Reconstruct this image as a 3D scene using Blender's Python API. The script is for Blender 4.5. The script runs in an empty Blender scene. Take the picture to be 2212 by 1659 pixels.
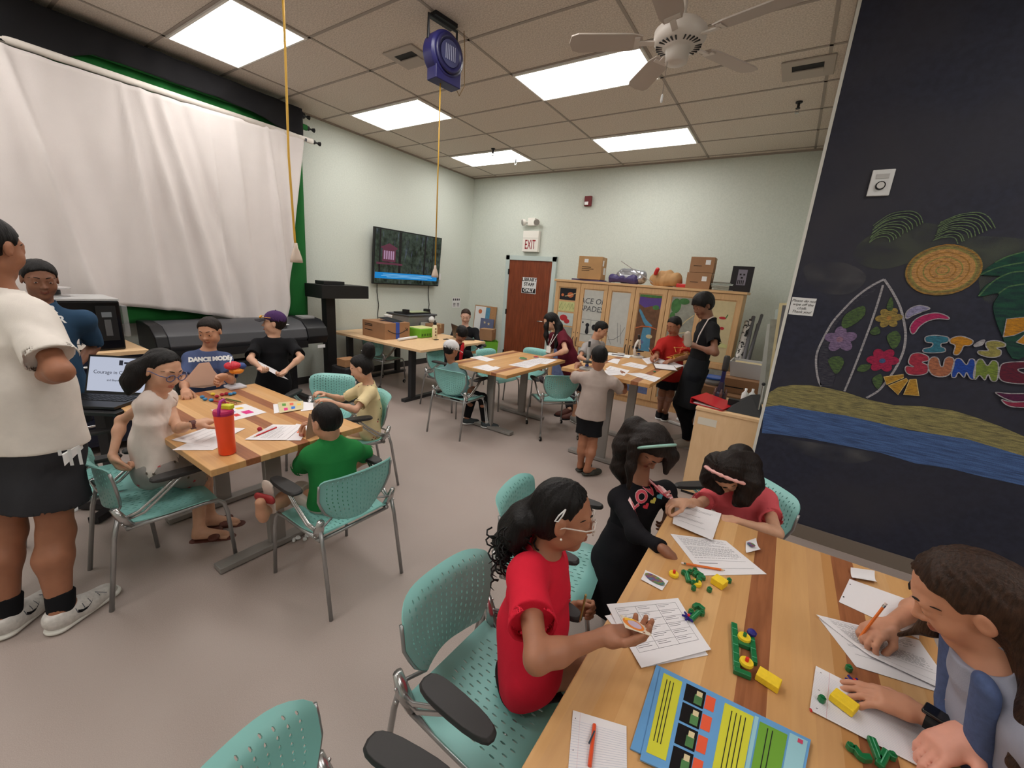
import bpy, bmesh, math, random
import numpy as np
from mathutils import Vector, Matrix
from mathutils.bvhtree import BVHTree
rnd = random.Random(7)
SC = bpy.context.scene
COL = SC.collection
PI = math.pi
# ---------------------------------------------------------------- camera, light, exposure
CAM = Vector((4.9979,-1.7264,1.6634))
cd = bpy.data.cameras.new('camera'); cam = bpy.data.objects.new('camera', cd); COL.objects.link(cam)
cd.sensor_width = 36; cd.lens = 36*884.18/2212; cd.clip_start = .02
_r, _u, _f = Vector((0.82831,0.55544,0.07343)), Vector((-0.19712,0.16621,0.96619)), Vector((-0.52446,0.81477,-0.24716))
cam.matrix_world = Matrix((( _r[0], _u[0], -_f[0], CAM[0]), (_r[1], _u[1], -_f[1], CAM[1]), (_r[2], _u[2], -_f[2], CAM[2]), (0,0,0,1)))
SC.camera = cam
w = bpy.data.worlds.new('world'); SC.world = w; w.use_nodes = True
w.node_tree.nodes['Background'].inputs[0].default_value = (.8,.85,.9,1)
w.node_tree.nodes['Background'].inputs[1].default_value = .25
SC.view_settings.view_transform = 'Standard'; SC.view_settings.look = 'None'
SC.view_settings.gamma = 1; SC.view_settings.exposure = 0.0
SC.view_settings.use_curve_mapping = False
PANEL_STRENGTH = 10.5
SC.cycles.max_bounces = 6; SC.cycles.diffuse_bounces = 4
H = 3.5
# ---------------------------------------------------------------- materials
def lin(c): c /= 255; return c/12.92 if c <= .04045 else ((c+.055)/1.055)**2.4
def rgb(r, g, b): return (lin(r), lin(g), lin(b), 1)
MATS = {}
def mat(name, col, rough=.6, metal=0, var=0, vscale=8, bump=0, bscale=60, spec=.4, emit=None, es=0, trans=0, alpha=1, stretch=None, sub=0):
    if name in MATS: return MATS[name]
    m = bpy.data.materials.new(name); m.use_nodes = True; nt = m.node_tree; b = nt.nodes['Principled BSDF']
    c = col if len(col) == 4 else (*col, 1)
    b.inputs['Base Color'].default_value = c; b.inputs['Roughness'].default_value = rough
    b.inputs['Metallic'].default_value = metal; b.inputs['Specular IOR Level'].default_value = spec
    if sub: b.inputs['Subsurface Weight'].default_value = sub; b.inputs['Subsurface Radius'].default_value = (.01,.004,.002); b.inputs['Subsurface Scale'].default_value = 1
    if trans: b.inputs['Transmission Weight'].default_value = trans
    if alpha < 1: b.inputs['Alpha'].default_value = alpha
    if emit: b.inputs['Emission Color'].default_value = emit; b.inputs['Emission Strength'].default_value = es
    if var or bump:
        tc = nt.nodes.new('ShaderNodeTexCoord'); mp = nt.nodes.new('ShaderNodeMapping'); nt.links.new(tc.outputs['Object'], mp.inputs[0])
        if stretch: mp.inputs['Scale'].default_value = stretch
    if var:
        n = nt.nodes.new('ShaderNodeTexNoise'); n.inputs['Scale'].default_value = vscale; n.inputs['Detail'].default_value = 4
        nt.links.new(mp.outputs[0], n.inputs[0])
        r = nt.nodes.new('ShaderNodeMapRange'); r.inputs['From Min'].default_value = .3; r.inputs['From Max'].default_value = .7
        r.inputs['To Min'].default_value = 1-var; r.inputs['To Max'].default_value = 1+var; nt.links.new(n.outputs[0], r.inputs[0])
        x = nt.nodes.new('ShaderNodeVectorMath'); x.operation = 'SCALE'; x.inputs[0].default_value = c[:3]; nt.links.new(r.outputs[0], x.inputs['Scale'])
        nt.links.new(x.outputs[0], b.inputs['Base Color'])
    if bump:
        n = nt.nodes.new('ShaderNodeTexNoise'); n.inputs['Scale'].default_value = bscale; n.inputs['Detail'].default_value = 3
        nt.links.new(mp.outputs[0], n.inputs[0])
        bp = nt.nodes.new('ShaderNodeBump'); bp.inputs['Strength'].default_value = bump; bp.inputs['Distance'].default_value = .01
        nt.links.new(n.outputs[0], bp.inputs['Height']); nt.links.new(bp.outputs[0], b.inputs['Normal'])
    MATS[name] = m; return m
class NT:
    """small node builder"""
    def __init__(s, name, rough=.6, spec=.4):
        s.m = bpy.data.materials.new(name); s.m.use_nodes = True; s.t = s.m.node_tree; s.b = s.t.nodes['Principled BSDF']; MATS[name] = s.m
        s.b.inputs['Roughness'].default_value = rough; s.b.inputs['Specular IOR Level'].default_value = spec
    def n(s, ty, **k):
        x = s.t.nodes.new('ShaderNode'+ty)
        for a, v in k.items():
            if a[0] == 'i' and a[1:].isdigit(): a = int(a[1:])
            if isinstance(a, int) or a not in dir(x):
                i = x.inputs[a if isinstance(a, int) else a.replace('_', ' ')]
                if isinstance(v, bpy.types.NodeSocket): s.t.links.new(v, i)
                else: i.default_value = v
            else: setattr(x, a, v)
        return x
    def math(s, op, a, b=0, c=0): return s.n('Math', operation=op, i0=a, i1=b, i2=c).outputs[0]
    def mix(s, f, a, b):
        x = s.n('Mix', data_type='RGBA')
        for i, v in ((0, f), (6, a), (7, b)):
            if isinstance(v, bpy.types.NodeSocket): s.t.links.new(v, x.inputs[i])
            else: x.inputs[i].default_value = v
        return x.outputs[2]
    def ramp(s, f, stops, interp='LINEAR'):
        x = s.n('ValToRGB'); s.t.links.new(f, x.inputs[0]); cr = x.color_ramp; cr.interpolation = interp
        while len(cr.elements) < len(stops): cr.elements.new(.5)
        for e, (p, c) in zip(cr.elements, stops): e.position = p; e.color = c
        return x.outputs[0]
    def xyz(s, what='Object'):
        tc = s.n('TexCoord'); q = s.n('SeparateXYZ', i0=tc.outputs[what]); return tc.outputs[what], q.outputs[0], q.outputs[1], q.outputs[2]
    def col(s, o): s.t.links.new(o, s.b.inputs['Base Color']); return s.m
    def bump(s, h, st=.3, d=.01):
        bp = s.n('Bump', Strength=st, Distance=d, Height=h); s.t.links.new(bp.outputs[0], s.b.inputs['Normal'])
# ---------------------------------------------------------------- mesh building
class MB:
    def __init__(s): s.v = []; s.f = []; s.mi = []; s.cur = 0; s.uv = None
    def add(s, vs, fs, M=None):
        o = len(s.v)
        for p in vs:
            p = Vector(p); s.v.append(M @ p if M else p)
        for f in fs: s.f.append([i+o for i in f]); s.mi.append(s.cur)
        return s
    def box(s, c, d, M=None, bev=0):
        x, y, z = (k/2 for k in d); c = Vector(c)
        vs = [c+Vector((a*x, b*y, e*z)) for a in (-1,1) for b in (-1,1) for e in (-1,1)]
        return s.add(vs, [(0,1,3,2),(4,6,7,5),(0,4,5,1),(2,3,7,6),(0,2,6,4),(1,5,7,3)], M)
    def bb(s, a, b, M=None):
        return s.box([(a[i]+b[i])/2 for i in range(3)], [abs(b[i]-a[i]) for i in range(3)], M)
    def tube(s, pts, r, n=8, cap=True, M=None, sq=1):
        pts = [Vector(p) for p in pts]; m = len(pts); rs = r if isinstance(r, (list, tuple)) else [r]*m
        vs = []; fs = []; up = None
        for i, p in enumerate(pts):
            t = (pts[min(i+1, m-1)]-pts[max(i-1, 0)]).normalized()
            if up is None:
                up = Vector((0,0,1)) if abs(t.z) < .9 else Vector((1,0,0))
            a = t.cross(up).normalized(); b = a.cross(t).normalized(); up = b
            for k in range(n):
                th = 2*PI*k/n; vs.append(p+a*(math.cos(th)*rs[i])+b*(math.sin(th)*rs[i]*sq))
        for i in range(m-1):
            for k in range(n): fs.append((i*n+k, i*n+(k+1)%n, (i+1)*n+(k+1)%n, (i+1)*n+k))
        if cap: fs.append(tuple(range(n))[::-1]); fs.append(tuple((m-1)*n+k for k in range(n)))
        return s.add(vs, fs, M)
    def lathe(s, prof, c=(0,0,0), n=20, M=None):
        vs = []; fs = []; m = len(prof)
        for r, z in prof:
            for k in range(n): vs.append((c[0]+r*math.cos(2*PI*k/n), c[1]+r*math.sin(2*PI*k/n), c[2]+z))
        for i in range(m-1):
            for k in range(n): fs.append((i*n+k, i*n+(k+1)%n, (i+1)*n+(k+1)%n, (i+1)*n+k))
        fs.append(tuple(range(n))[::-1]); fs.append(tuple((m-1)*n+k for k in range(n)))
        return s.add(vs, fs, M)
    def prism(s, poly, z0, z1, M=None):
        n = len(poly); vs = [(x, y, z0) for x, y in poly]+[(x, y, z1) for x, y in poly]
        return s.add(vs, [tuple(range(n))[::-1], tuple(range(n, 2*n))]+[(k, (k+1)%n, n+(k+1)%n, n+k) for k in range(n)], M)
    def ball(s, c, r, n=12, M=None, sc=(1,1,1)):
        vs = []; fs = []; m = n//2+1
        for i in range(m+1):
            ph = PI*i/m
            for k in range(n): vs.append((c[0]+r*sc[0]*math.sin(ph)*math.cos(2*PI*k/n), c[1]+r*sc[1]*math.sin(ph)*math.sin(2*PI*k/n), c[2]-r*sc[2]*math.cos(ph)))
        for i in range(m):
            for k in range(n): fs.append((i*n+k, i*n+(k+1)%n, (i+1)*n+(k+1)%n, (i+1)*n+k))
        return s.add(vs, fs, M)
    def build(s, name, material, parent=None, smooth=False, bevel=0, M=None, loc=None):
        me = bpy.data.meshes.new(name)
        vs = [M @ p for p in s.v] if M else s.v
        if parent is None and loc is None:   # origin at the base
            xs = [p[0] for p in vs]; ys = [p[1] for p in vs]; zs = [p[2] for p in vs]
            loc = ((min(xs)+max(xs))/2, (min(ys)+max(ys))/2, min(zs))
        L = Vector(loc or (0,0,0))
        me.from_pydata([tuple(p-L) for p in vs], [], s.f)
        bm = bmesh.new(); bm.from_mesh(me); bmesh.ops.remove_doubles(bm, verts=bm.verts, dist=1e-6)
        if not getattr(s, 'open', False): bmesh.ops.recalc_face_normals(bm, faces=bm.faces)
        bm.to_mesh(me); bm.free()
        o = bpy.data.objects.new(name, me); COL.objects.link(o); o.location = L
        ms = material if isinstance(material, (list, tuple)) else [material]
        for x in ms: me.materials.append(x)
        if len(ms) > 1 and len(me.polygons) == len(s.mi): me.polygons.foreach_set('material_index', s.mi)
        if parent: o.parent = parent
        if smooth: me.polygons.foreach_set('use_smooth', [True]*len(me.polygons))
        if bevel:
            b = o.modifiers.new('bevel', 'BEVEL'); b.width = bevel; b.segments = 2; b.limit_method = 'ANGLE'; b.angle_limit = .6
            me.polygons.foreach_set('use_smooth', [True]*len(me.polygons)); b.harden_normals = True
        return o
def tag(o, label=None, cat=None, group=None, kind=None):
    for k, v in (('label', label), ('category', cat), ('group', group), ('kind', kind)):
        if v: o[k] = v
    return o
def thing(name, label, cat, loc=(0,0,0), rz=0, group=None):
    o = bpy.data.objects.new(name, None); COL.objects.link(o); o.location = loc; o.rotation_euler = (0,0,rz); o.empty_display_size = .05
    return tag(o, label, cat, group)
KIDS = {}
def dup(root, loc, rz, label=None, group=None, rot=None):
    r = root.copy(); COL.objects.link(r); r.location = loc; r.rotation_euler = rot or (0,0,rz)
    if label: r['label'] = label
    if group: r['group'] = group
    for ch in list(root.children):
        c = ch.copy(); COL.objects.link(c); c.parent = r
        for g in ch.children:
            d = g.copy(); COL.objects.link(d); d.parent = c
    return r
def struct(o): o['kind'] = 'structure'; return o
def look(d, up=(0,0,1)):
    """rotation whose +Y is d"""
    y = Vector(d).normalized(); x = y.cross(Vector(up)).normalized(); z = x.cross(y)
    return Matrix((x, y, z)).transposed().to_4x4()
def frame(o, x, y, z): 
    return Matrix(((x[0],y[0],z[0],o[0]),(x[1],y[1],z[1],o[1]),(x[2],y[2],z[2],o[2]),(0,0,0,1)))
def text_mb(txt, size, w=None, res=3, depth=.001, bold=0, align='CENTER', shear=0, spacing=1):
    cu = bpy.data.curves.new('t', 'FONT'); cu.body = txt; cu.size = size; cu.resolution_u = res; cu.extrude = depth/2; cu.align_x = align; cu.align_y = 'CENTER'
    cu.offset = bold; cu.shear = shear; cu.space_character = spacing
    o = bpy.data.objects.new('t', cu); me = bpy.data.meshes.new_from_object(o)
    mb = MB(); mb.add([v.co.copy() for v in me.vertices], [tuple(p.vertices) for p in me.polygons])
    bpy.data.objects.remove(o); bpy.data.curves.remove(cu); bpy.data.meshes.remove(me)
    if w and mb.v:
        xs = [v[0] for v in mb.v]; k = w/(max(xs)-min(xs))
        for v in mb.v: v[0] *= k
    return mb
def text(name, txt, size, M, material, parent=None, **k):
    return text_mb(txt, size, **k).build(name, material, parent, M=M, loc=(0,0,0) if parent else None)

# ---------------------------------------------------------------- surface materials
def noise_mat(name, c1, c2, scale, rough, det=6, bump=0, c3=None, s2=3):
    t = NT(name, rough); co, x, y, z = t.xyz()
    n = t.n('TexNoise', Vector=co, Scale=scale, Detail=det); o = t.ramp(n.outputs[0], [(.35, c1), (.65, c2)])
    if c3: n2 = t.n('TexNoise', Vector=co, Scale=s2, Detail=3); o = t.mix(t.ramp(n2.outputs[0], [(.4,(0,0,0,1)),(.7,(1,1,1,1))]), o, c3)
    if bump: t.bump(n.outputs[0], bump)
    return t.col(o)
noise_mat('floor_vinyl', rgb(157,143,137), rgb(176,160,152), 320, .55, c3=rgb(170,157,150), s2=1.2)
noise_mat('ceiling_tile', rgb(196,184,172), rgb(226,215,203), 90, .95, bump=.3)
noise_mat('wall_paint', rgb(203,209,200), rgb(211,216,207), 60, .75)
noise_mat('chalkboard_paint', rgb(33,35,50), rgb(41,43,60), 30, .7, c3=rgb(50,49,58), s2=1.6)
mat('grid_metal', rgb(158,147,137), .6)
mat('base_vinyl', rgb(52,50,50), .6); mat('base_tan', rgb(120,108,97), .6)
mat('white_paint', rgb(225,222,215), .5); mat('door_frame_paint', rgb(190,203,200), .5)
mat('trim_white', rgb(215,213,205), .5)
# ---------------------------------------------------------------- the room
XL, YB, XR, YC, XE, YF = -.55, 4.99, 4.99, 1.69, 8.6, -4.6
m = MB().bb((XL-.1, YF-.1, -.05), (XE+.1, YB+.1, 0)); struct(m.build('floor', MATS['floor_vinyl'], loc=(0,0,0)))
m = MB().bb((XL-.1, YF-.1, H), (XE+.1, YB+.1, H+.05)); struct(m.build('ceiling', MATS['ceiling_tile'], loc=(0,0,0)))
struct(MB().bb((XL-.1, YF, 0), (XL, YB, H)).build('wall_left', MATS['wall_paint'], loc=(0,0,0)))
struct(MB().bb((XL, YB, 0), (XR+.1, YB+.1, H)).build('wall_back', MATS['wall_paint'], loc=(0,0,0)))
struct(MB().bb((XR, YC+.012, 0), (XR+.1, YB, H)).build('wall_right', MATS['wall_paint'], loc=(0,0,0)))
struct(MB().bb((XR+.006, YC, 0), (XE, YC+.1, H)).build('wall_chalkboard', MATS['chalkboard_paint'], loc=(0,0,0)))
struct(MB().bb((XE, YF, 0), (XE+.1, YC, H)).build('wall_east', MATS['wall_paint'], loc=(0,0,0)))
struct(MB().bb((XL, YF-.1, 0), (XE, YF, H)).build('wall_front', MATS['wall_paint'], loc=(0,0,0)))
struct(MB().bb((XR-.012, YC-.004, 0), (XR+.006, YC+.03, H)).build('trim_1', MATS['trim_white'], loc=(0,0,0)))   # corner bead of the chalkboard wall
struct(MB().bb((XL, YF, 0), (XL+.012, YB, .1)).build('baseboard_left', MATS['base_vinyl'], loc=(0,0,0)))
struct(MB().bb((XL, YB-.012, 0), (.38, YB, .1)).bb((1.42, YB-.012, 0), (XR, YB, .1)).build('baseboard_back', MATS['base_vinyl'], loc=(0,0,0)))
struct(MB().bb((XR+.006, YC-.014, 0), (XE, YC, .1)).build('baseboard_chalkboard', MATS['base_tan'], loc=(0,0,0)))
# suspended ceiling grid: 4 ft by 2 ft
g = MB()
for i in range(0, 7):
    x = i*1.219
    y1 = YB if x < XR else YC
    g.bb((x-.012, YF, H-.004), (x+.012, y1, H+.002))
for k in range(-7, 9):
    y = k*.6096; x1 = XR if y > YC else XE
    g.bb((XL, y-.012, H-.004), (x1, y+.012, H+.001))
g.bb((XL, YF, H-.02), (XL+.02, YB, H)); g.bb((XL, YB-.02, H-.02), (XR, YB, H)); g.bb((XR-.02, YC, H-.02), (XR, YB, H)); g.bb((XR, YC-.02, H-.02), (XE, YC, H))
struct(g.build('trim_2', MATS['grid_metal'], loc=(0,0,0)))
# light panels
t = NT('panel_light', .5); co, x, y, z = t.xyz()
s = t.math('MULTIPLY', t.math('SINE', t.math('MULTIPLY', y, 2*PI/.2)), .12)
t.b.inputs['Emission Color'].default_value = (1, .97, .93, 1)
t.t.links.new(t.math('MULTIPLY', t.math('ADD', s, 1), PANEL_STRENGTH), t.b.inputs['Emission Strength'])
mat('panel_frame', rgb(235,232,226), .5)
def light(cx, ry, label):
    x0, y0 = cx*1.219, ry*.6096; o = thing('ceiling_light', label, 'light panel', (x0+.6095, y0+.3048, H-.02), 0, 'fluorescent ceiling panels')
    fm = MB()
    for a, b in (((-.597,-.293),(.597,-.275)), ((-.597,.275),(.597,.293)), ((-.597,-.275),(-.579,.275)), ((.579,-.275),(.597,.275))):
        fm.bb((a[0], a[1], .0), (b[0], b[1], .019))
    fm.build('frame', MATS['panel_frame'], o); MB().bb((-.58,-.276,.006), (.58,.276,.016)).build('diffuser', MATS['panel_light'], o)
light(0, 0, 'ceiling light panel closest to the white backdrop, yellow cord passing in front')
light(0, 3, 'ceiling light panel behind the cord of the blue reel, above the wall television')
light(0, 6, 'farthest small-looking ceiling light panel near the corner of the pale walls')
light(2, 3, 'large ceiling light panel beside the ceiling fan')
light(2, 6, 'far ceiling light panel above the wooden cabinets')
for (cx, ry), l_ in zip(((2,0),(5,0),(0,-3),(2,-3),(5,-3),(0,-6),(2,-6),(5,-6)), ('over the tumbler table','over the dark mural wall side','left of and behind the camera','straight over the camera side','right of the camera','at the back left corner','at the back middle','at the back right')): light(cx, ry, 'ceiling light panel out of view '+l_)

# ---------------------------------------------------------------- wood
def plank_mat(name, axis='y', w=.047, tint=1.0, dark=()):
    t = NT(name, .38, .35); co, x, y, z = t.xyz()
    a, l = (x, y) if axis == 'y' else (y, x)
    idx = t.math('FLOOR', t.math('DIVIDE', a, w))
    wn = t.n('TexWhiteNoise', noise_dimensions='1D', W=idx)
    sc = (6,.5,6) if axis == 'y' else (.5,6,6)
    mp = t.n('Mapping', Vector=co, Scale=sc); off = t.n('VectorMath', operation='ADD', i0=mp.outputs[0], i1=t.n('CombineXYZ', X=t.math('MULTIPLY', idx, 3.7)).outputs[0])
    n = t.n('TexNoise', Vector=off.outputs[0], Scale=9, Detail=6)
    base = t.ramp(wn.outputs[0], [(0, rgb(204,156,102)), (.3, rgb(224,180,126)), (.6, rgb(212,164,108)), (.8, rgb(190,138,84)), (1, rgb(228,188,138))])
    g = t.mix(t.math('MULTIPLY', n.outputs[0], .5), base, rgb(168,118,72))
    for c in dark:
        d = t.math('LESS_THAN', t.math('ABSOLUTE', t.math('SUBTRACT', a, c)), .033)
        g = t.mix(d, g, t.ramp(n.outputs[0], [(.3, rgb(132,80,50)), (.7, rgb(160,101,66))]))
    return t.col(g)
def wood_mat(name, c1, c2, rough=.5, st=(14,14,1.2), sc=4):
    t = NT(name, rough); co, x, y, z = t.xyz(); mp = t.n('Mapping', Vector=co, Scale=st); n = t.n('TexNoise', Vector=mp.outputs[0], Scale=sc, Detail=6, Distortion=.6)
    return t.col(t.ramp(n.outputs[0], [(.3, c1), (.7, c2)]))
wood_mat('maple', rgb(205,163,116), rgb(219,178,130)); wood_mat('maple_h', rgb(205,163,116), rgb(219,178,130), st=(1.2,14,14))
wood_mat('door_wood', rgb(104,48,26), rgb(137,68,38), .45, (10,10,.8))
wood_mat('plywood', rgb(222,184,140), rgb(230,194,152), .5, (6,6,1.5))
mat('table_steel', rgb(150,146,142), .4, .3); mat('chrome', rgb(200,200,200), .18, 1)
mat('chair_steel', rgb(165,165,165), .3, .75); mat('cast_metal', rgb(190,190,190), .25, .9)
mat('teal_plastic', rgb(134,192,186), .42, spec=.45); mat('arm_pad', rgb(46,44,44), .55, bump=.05, bscale=300)
mat('black_plastic', rgb(24,24,26), .45); mat('black_rubber', rgb(20,20,20), .7); mat('dark_metal', rgb(45,45,48), .4, .5)
# ---------------------------------------------------------------- tables
def table(name, label, x0, y0, x1, y1, z, axis, dark, foot_in=.3, th=.035, group='butcher-block tables on flat steel legs'):
    cx, cy = (x0+x1)/2, (y0+y1)/2; o = thing(name, label, 'table', (cx, cy, 0), 0, group)
    dx, dy = x1-x0, y1-y0
    m = plank_mat('planks_'+label[:18], axis, dark=[d-(cx if axis == 'y' else cy) for d in dark])
    MB().bb((-dx/2,-dy/2,z-th), (dx/2,dy/2,z)).build('tabletop', m, o, bevel=.004)
    long_y = dy > dx; Lg = dy if long_y else dx; W = dx if long_y else dy
    fr = MB()
    for s in (-1, 1):
        c = s*(Lg/2-foot_in)
        P = (lambda u, v, w: (v, u, w)) if long_y else (lambda u, v, w: (u, v, w))
        MB().bb(P(c-.02,-.045,.03), P(c+.02,.045,z-th-.02)).build('leg', MATS['table_steel'], o, bevel=.003)
        ft = MB().bb(P(c-.04,-W*.4,.008), P(c+.04,W*.4,.04)); ft.build('foot', MATS['table_steel'], o, bevel=.004)
        fr.bb(P(c-.03,-W*.36,z-th-.02), P(c+.03,W*.36,z-th+.001))
    P = (lambda u, v, w: (v, u, w)) if long_y else (lambda u, v, w: (u, v, w))
    fr.bb(P(-(Lg/2-foot_in),-.02,z-th-.06), P(Lg/2-foot_in,.02,z-th-.01))
    fr.build('frame', MATS['table_steel'], o)
    return o
table('worktable', 'near butcher-block table with worksheets, a bright blue booklet and green building pieces', 4.74, -1.35, 5.54, .105, .74, 'y', (5.105, 5.345))
table('worktable', 'butcher-block table with an orange tumbler and a brain model on it', 1.69, -1.05, 3.0, -.25, .74, 'x', (-.87, -.62, -.43), .30)
table('worktable', 'middle butcher-block table with loose sheets, beside the white-capped child', 2.03, 1.55, 2.82, 2.84, .74, 'y', (2.13, 2.66))
table('worktable', 'taller butcher-block table with microscopes and papers, in front of the cabinets', 3.33, 1.70, 4.16, 2.92, .9, 'y', (3.52, 4.03), .22)
# ---------------------------------------------------------------- chair
def shell(fn, nu, nv, mask, slot_w, slot_l, th):
    """perforated sheet: fn(u,v) -> point, u,v in 0..1; a real slot in each masked cell"""
    mb = MB(); P = {}
    def vid(a, b):
        k = (round(a, 5), round(b, 5))
        if k not in P: P[k] = len(mb.v); mb.v.append(Vector(fn(a, b)))
        return P[k]
    for i in range(nu):
        for j in range(nv):
            u0, u1, v0, v1 = i/nu, (i+1)/nu, j/nv, (j+1)/nv
            A, B, Cc, D = vid(u0, v0), vid(u1, v0), vid(u1, v1), vid(u0, v1)
            if not mask((u0+u1)/2, (v0+v1)/2): mb.f.append([A,B,Cc,D]); mb.mi.append(0); continue
            uc = (u0+u1)/2; vc = v0+(v1-v0)*(.35 if i%2 else .65)
            hw = slot_w/nu/2; hl = slot_l/nv/2
            b_, t_ = vid(uc, vc-hl), vid(uc, vc+hl)
            l1, l2, r1, r2 = vid(uc-hw, vc-hl*.55), vid(uc-hw, vc+hl*.55), vid(uc+hw, vc-hl*.55), vid(uc+hw, vc+hl*.55)
            for f in ([A,B,r1,b_,l1], [B,Cc,r2,r1], [Cc,D,l2,t_,r2], [D,A,l1,l2]): mb.f.append(f); mb.mi.append(0)
    return mb
def back_fn(u, v):
    s = 2*u-1
    top = .30+.085*1      # profile length param
    # half width along height
    hw = .15+.088*min(1, v/.45)**.6
    vv = v-(.10*abs(s)**5)*(v > .5)*(v-.5)*2 + (.14*abs(s)**3)*(1-v)*(v < .5)*.6
    x = s*hw*(1-.10*max(0, vv-.86)/.14*0)
    if v > .86: x *= 1-.07*((v-.86)/.14)**2*abs(s)
    z = .50+.33*vv; y = -.228-.015*vv
    if vv > .72: q = (vv-.72)/.28; z -= .03*q*q; y -= .05*q*q
    y += .055*(s*s)*(1-.5*vv)+.0
    return (x, y, z)
def seat_fn(u, v):
    s = 2*u-1; hw = .215+.03*min(1, v/.35)-.015*max(0, (v-.8)/.2)**2
    x = s*hw; y = -.20+.46*v-.012*abs(s)**4*(v > .5); z = .445-.018*(1-s*s)*math.sin(PI*min(1, v))
    if v > .82: q = (v-.82)/.18; z -= .045*q*q; y -= .012*q
    if v < .15: z += .02*((.15-v)/.15)**2
    return (x, y, z)
def arm_pad(sx, o):
    n = 20; poly = []
    for k in range(n):
        a = 2*PI*k/n; ca, sa = math.cos(a), math.sin(a)
        poly.append((sx*.275+.042*math.copysign(abs(ca)**.6, ca)*(1-.12*math.copysign(1,sa)*abs(sa)), .06+.135*math.copysign(abs(sa)**.75, sa)))
    m = MB(); n = len(poly); c = (sx*.275, .06)
    rings = [(.9, 0), (1, .006), (1, .016), (.93, .024)]
    vs = []; fs = []
    for k, zz in rings: vs += [(c[0]+(x-c[0])*k, c[1]+(y-c[1])*k, .665+zz) for x, y in poly]
    for i in range(len(rings)-1):
        for j in range(n): fs.append((i*n+j, i*n+(j+1)%n, (i+1)*n+(j+1)%n, (i+1)*n+j))
    fs.append(tuple(range(n))[::-1]); fs.append(tuple(range(3*n, 4*n)))
    m.add(vs, fs).build('arm_pad', MATS['arm_pad'], o, smooth=False, bevel=.002)
def make_chair(label, casters=False, arms=(-1, 1)):
    o = thing('perforated_chair', label, 'chair', group='teal perforated stacking chairs')
    def fin(mb, name):
        mb.open = True; x = mb.build(name, MATS['teal_plastic'], o, smooth=True)
        s = x.modifiers.new('thick', 'SOLIDIFY'); s.thickness = .006; s.offset = 0; e = x.modifiers.new('edges', 'EDGE_SPLIT'); e.split_angle = .7; return x
    fin(shell(back_fn, 17, 12, lambda u, v: .08 < u < .92 and (v < .93), .22, .58, .006), 'backrest')
    fin(shell(seat_fn, 17, 12, lambda u, v: .1 < u < .9 and .08 < v < .84, .22, .58, .006), 'seat')
    for s in (-1, 1):
        # cast hub at seat back
        hub = MB().tube([(s*.232,-.165,.44),(s*.245,-.20,.50),(s*.247,-.225,.565)], [.022,.03,.02], 8, sq=.75)
        h = hub.build('hub_bracket', MATS['cast_metal'], o, smooth=True)
        for dz in (.475, .53): MB().ball((s*.272,-.205,dz), .006, 8).build('bolt', MATS['chrome'], h, smooth=True)
        bt = [back_fn(0 if s < 0 else 1, v) for v in (0, .15, .3, .5, .7, .85)]
        MB().tube([(s*.24,-.22,.52)]+[(p[0]+s*.004, p[1]-.006, p[2]) for p in bt], .0075, 6).build('back_tube', MATS['chair_steel'], o, smooth=True)
        MB().tube([(s*.235,-.19,.43),(s*.237,0,.425),(s*.24,.15,.43),(s*.243,.225,.425),(s*.247,.255,.395),(s*.252,.268,.33),(s*.262,.285,.06 if casters else .0)], .0115, 8).build('front_leg', MATS['chair_steel'], o, smooth=True)
        MB().tube([(s*.244,-.21,.52),(s*.248,-.24,.40),(s*.258,-.30,.06 if casters else .0)], .0115, 8).build('rear_leg', MATS['chair_steel'], o, smooth=True)
        if casters:
            for y in (.285, -.30):
                c = MB().tube([(s*.262-.011,y-.02,.027),(s*.262+.011,y-.02,.027)], .027, 14).build('caster', MATS['black_rubber'], o, smooth=False)
                MB().tube([(s*.262-.013,y-.02,.027),(s*.262+.013,y-.02,.027)], .015, 12).tube([(s*.262,y,.08),(s*.262,y-.008,.045)], .012, 8).build('caster_cover', MATS['cast_metal'], c)
        if s in arms:
            a = MB()
            for d in (0, .02): a.tube([(s*(.25),-.19+d,.50-d*.6),(s*.262,-.13+d,.52-d*.8),(s*.272,-.03+d,.60-d*.4),(s*.275,.03+d*1.5,.655),(s*.275,.09,.664)], .008, 8)
            a.build('arm_tube', MATS['cast_metal'], o, smooth=True); arm_pad(s, o)
    for y_ in (-.18, .12): MB().tube([(-.237,y_,.423),(.237,y_,.423)], .01, 8).build('crossbar', MATS['chair_steel'], o, smooth=True)
    K = Matrix.Diagonal((.84,.9,.9,1)); done = set()
    for c in list(o.children)+[g for c in o.children for g in c.children]:
        if c.data not in done: c.data.transform(K); done.add(c.data)
    return o
CH = make_chair('teal perforated chair the girl in the red shirt sits on')
CHC = None
def chair(x, y, face, label, casters=False):
    """face: heading of the sitter in degrees, 0 = +X, 90 = +Y"""
    global CHC, CHU
    rz = math.radians(face-90)
    if casters:
        if CHC is None: CHC = make_chair(label, True); CHC.location = (x,y,0); CHC.rotation_euler = (0,0,rz); return CHC
        return dup(CHC, (x,y,0), rz, label)
    return dup(CH, (x,y,0), rz, label)
CH.location = (4.455, -.865, 0); CH.rotation_euler = (0,0,math.radians(-2-90))
chair(4.50, -1.49, 12, 'foreground teal chair cut by the bottom frame edge, only backrest and one arm pad showing')
chair(4.30, -.19, 10, 'teal chair behind the girl with clear glasses, beside the girl in the black dress')
chair(4.95, .52, -135, 'teal chair the girl in pink sits on, against the dark chalkboard wall')
chair(3.19, -.565, 179, 'teal chair under the boy in the green shirt')
chair(2.41, -1.10, 88, 'teal chair of the bespectacled girl in white, held at its back by her hand')
chair(1.96, -1.30, 80, 'empty teal chair between the standing man and the girl with the ponytail')
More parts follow.
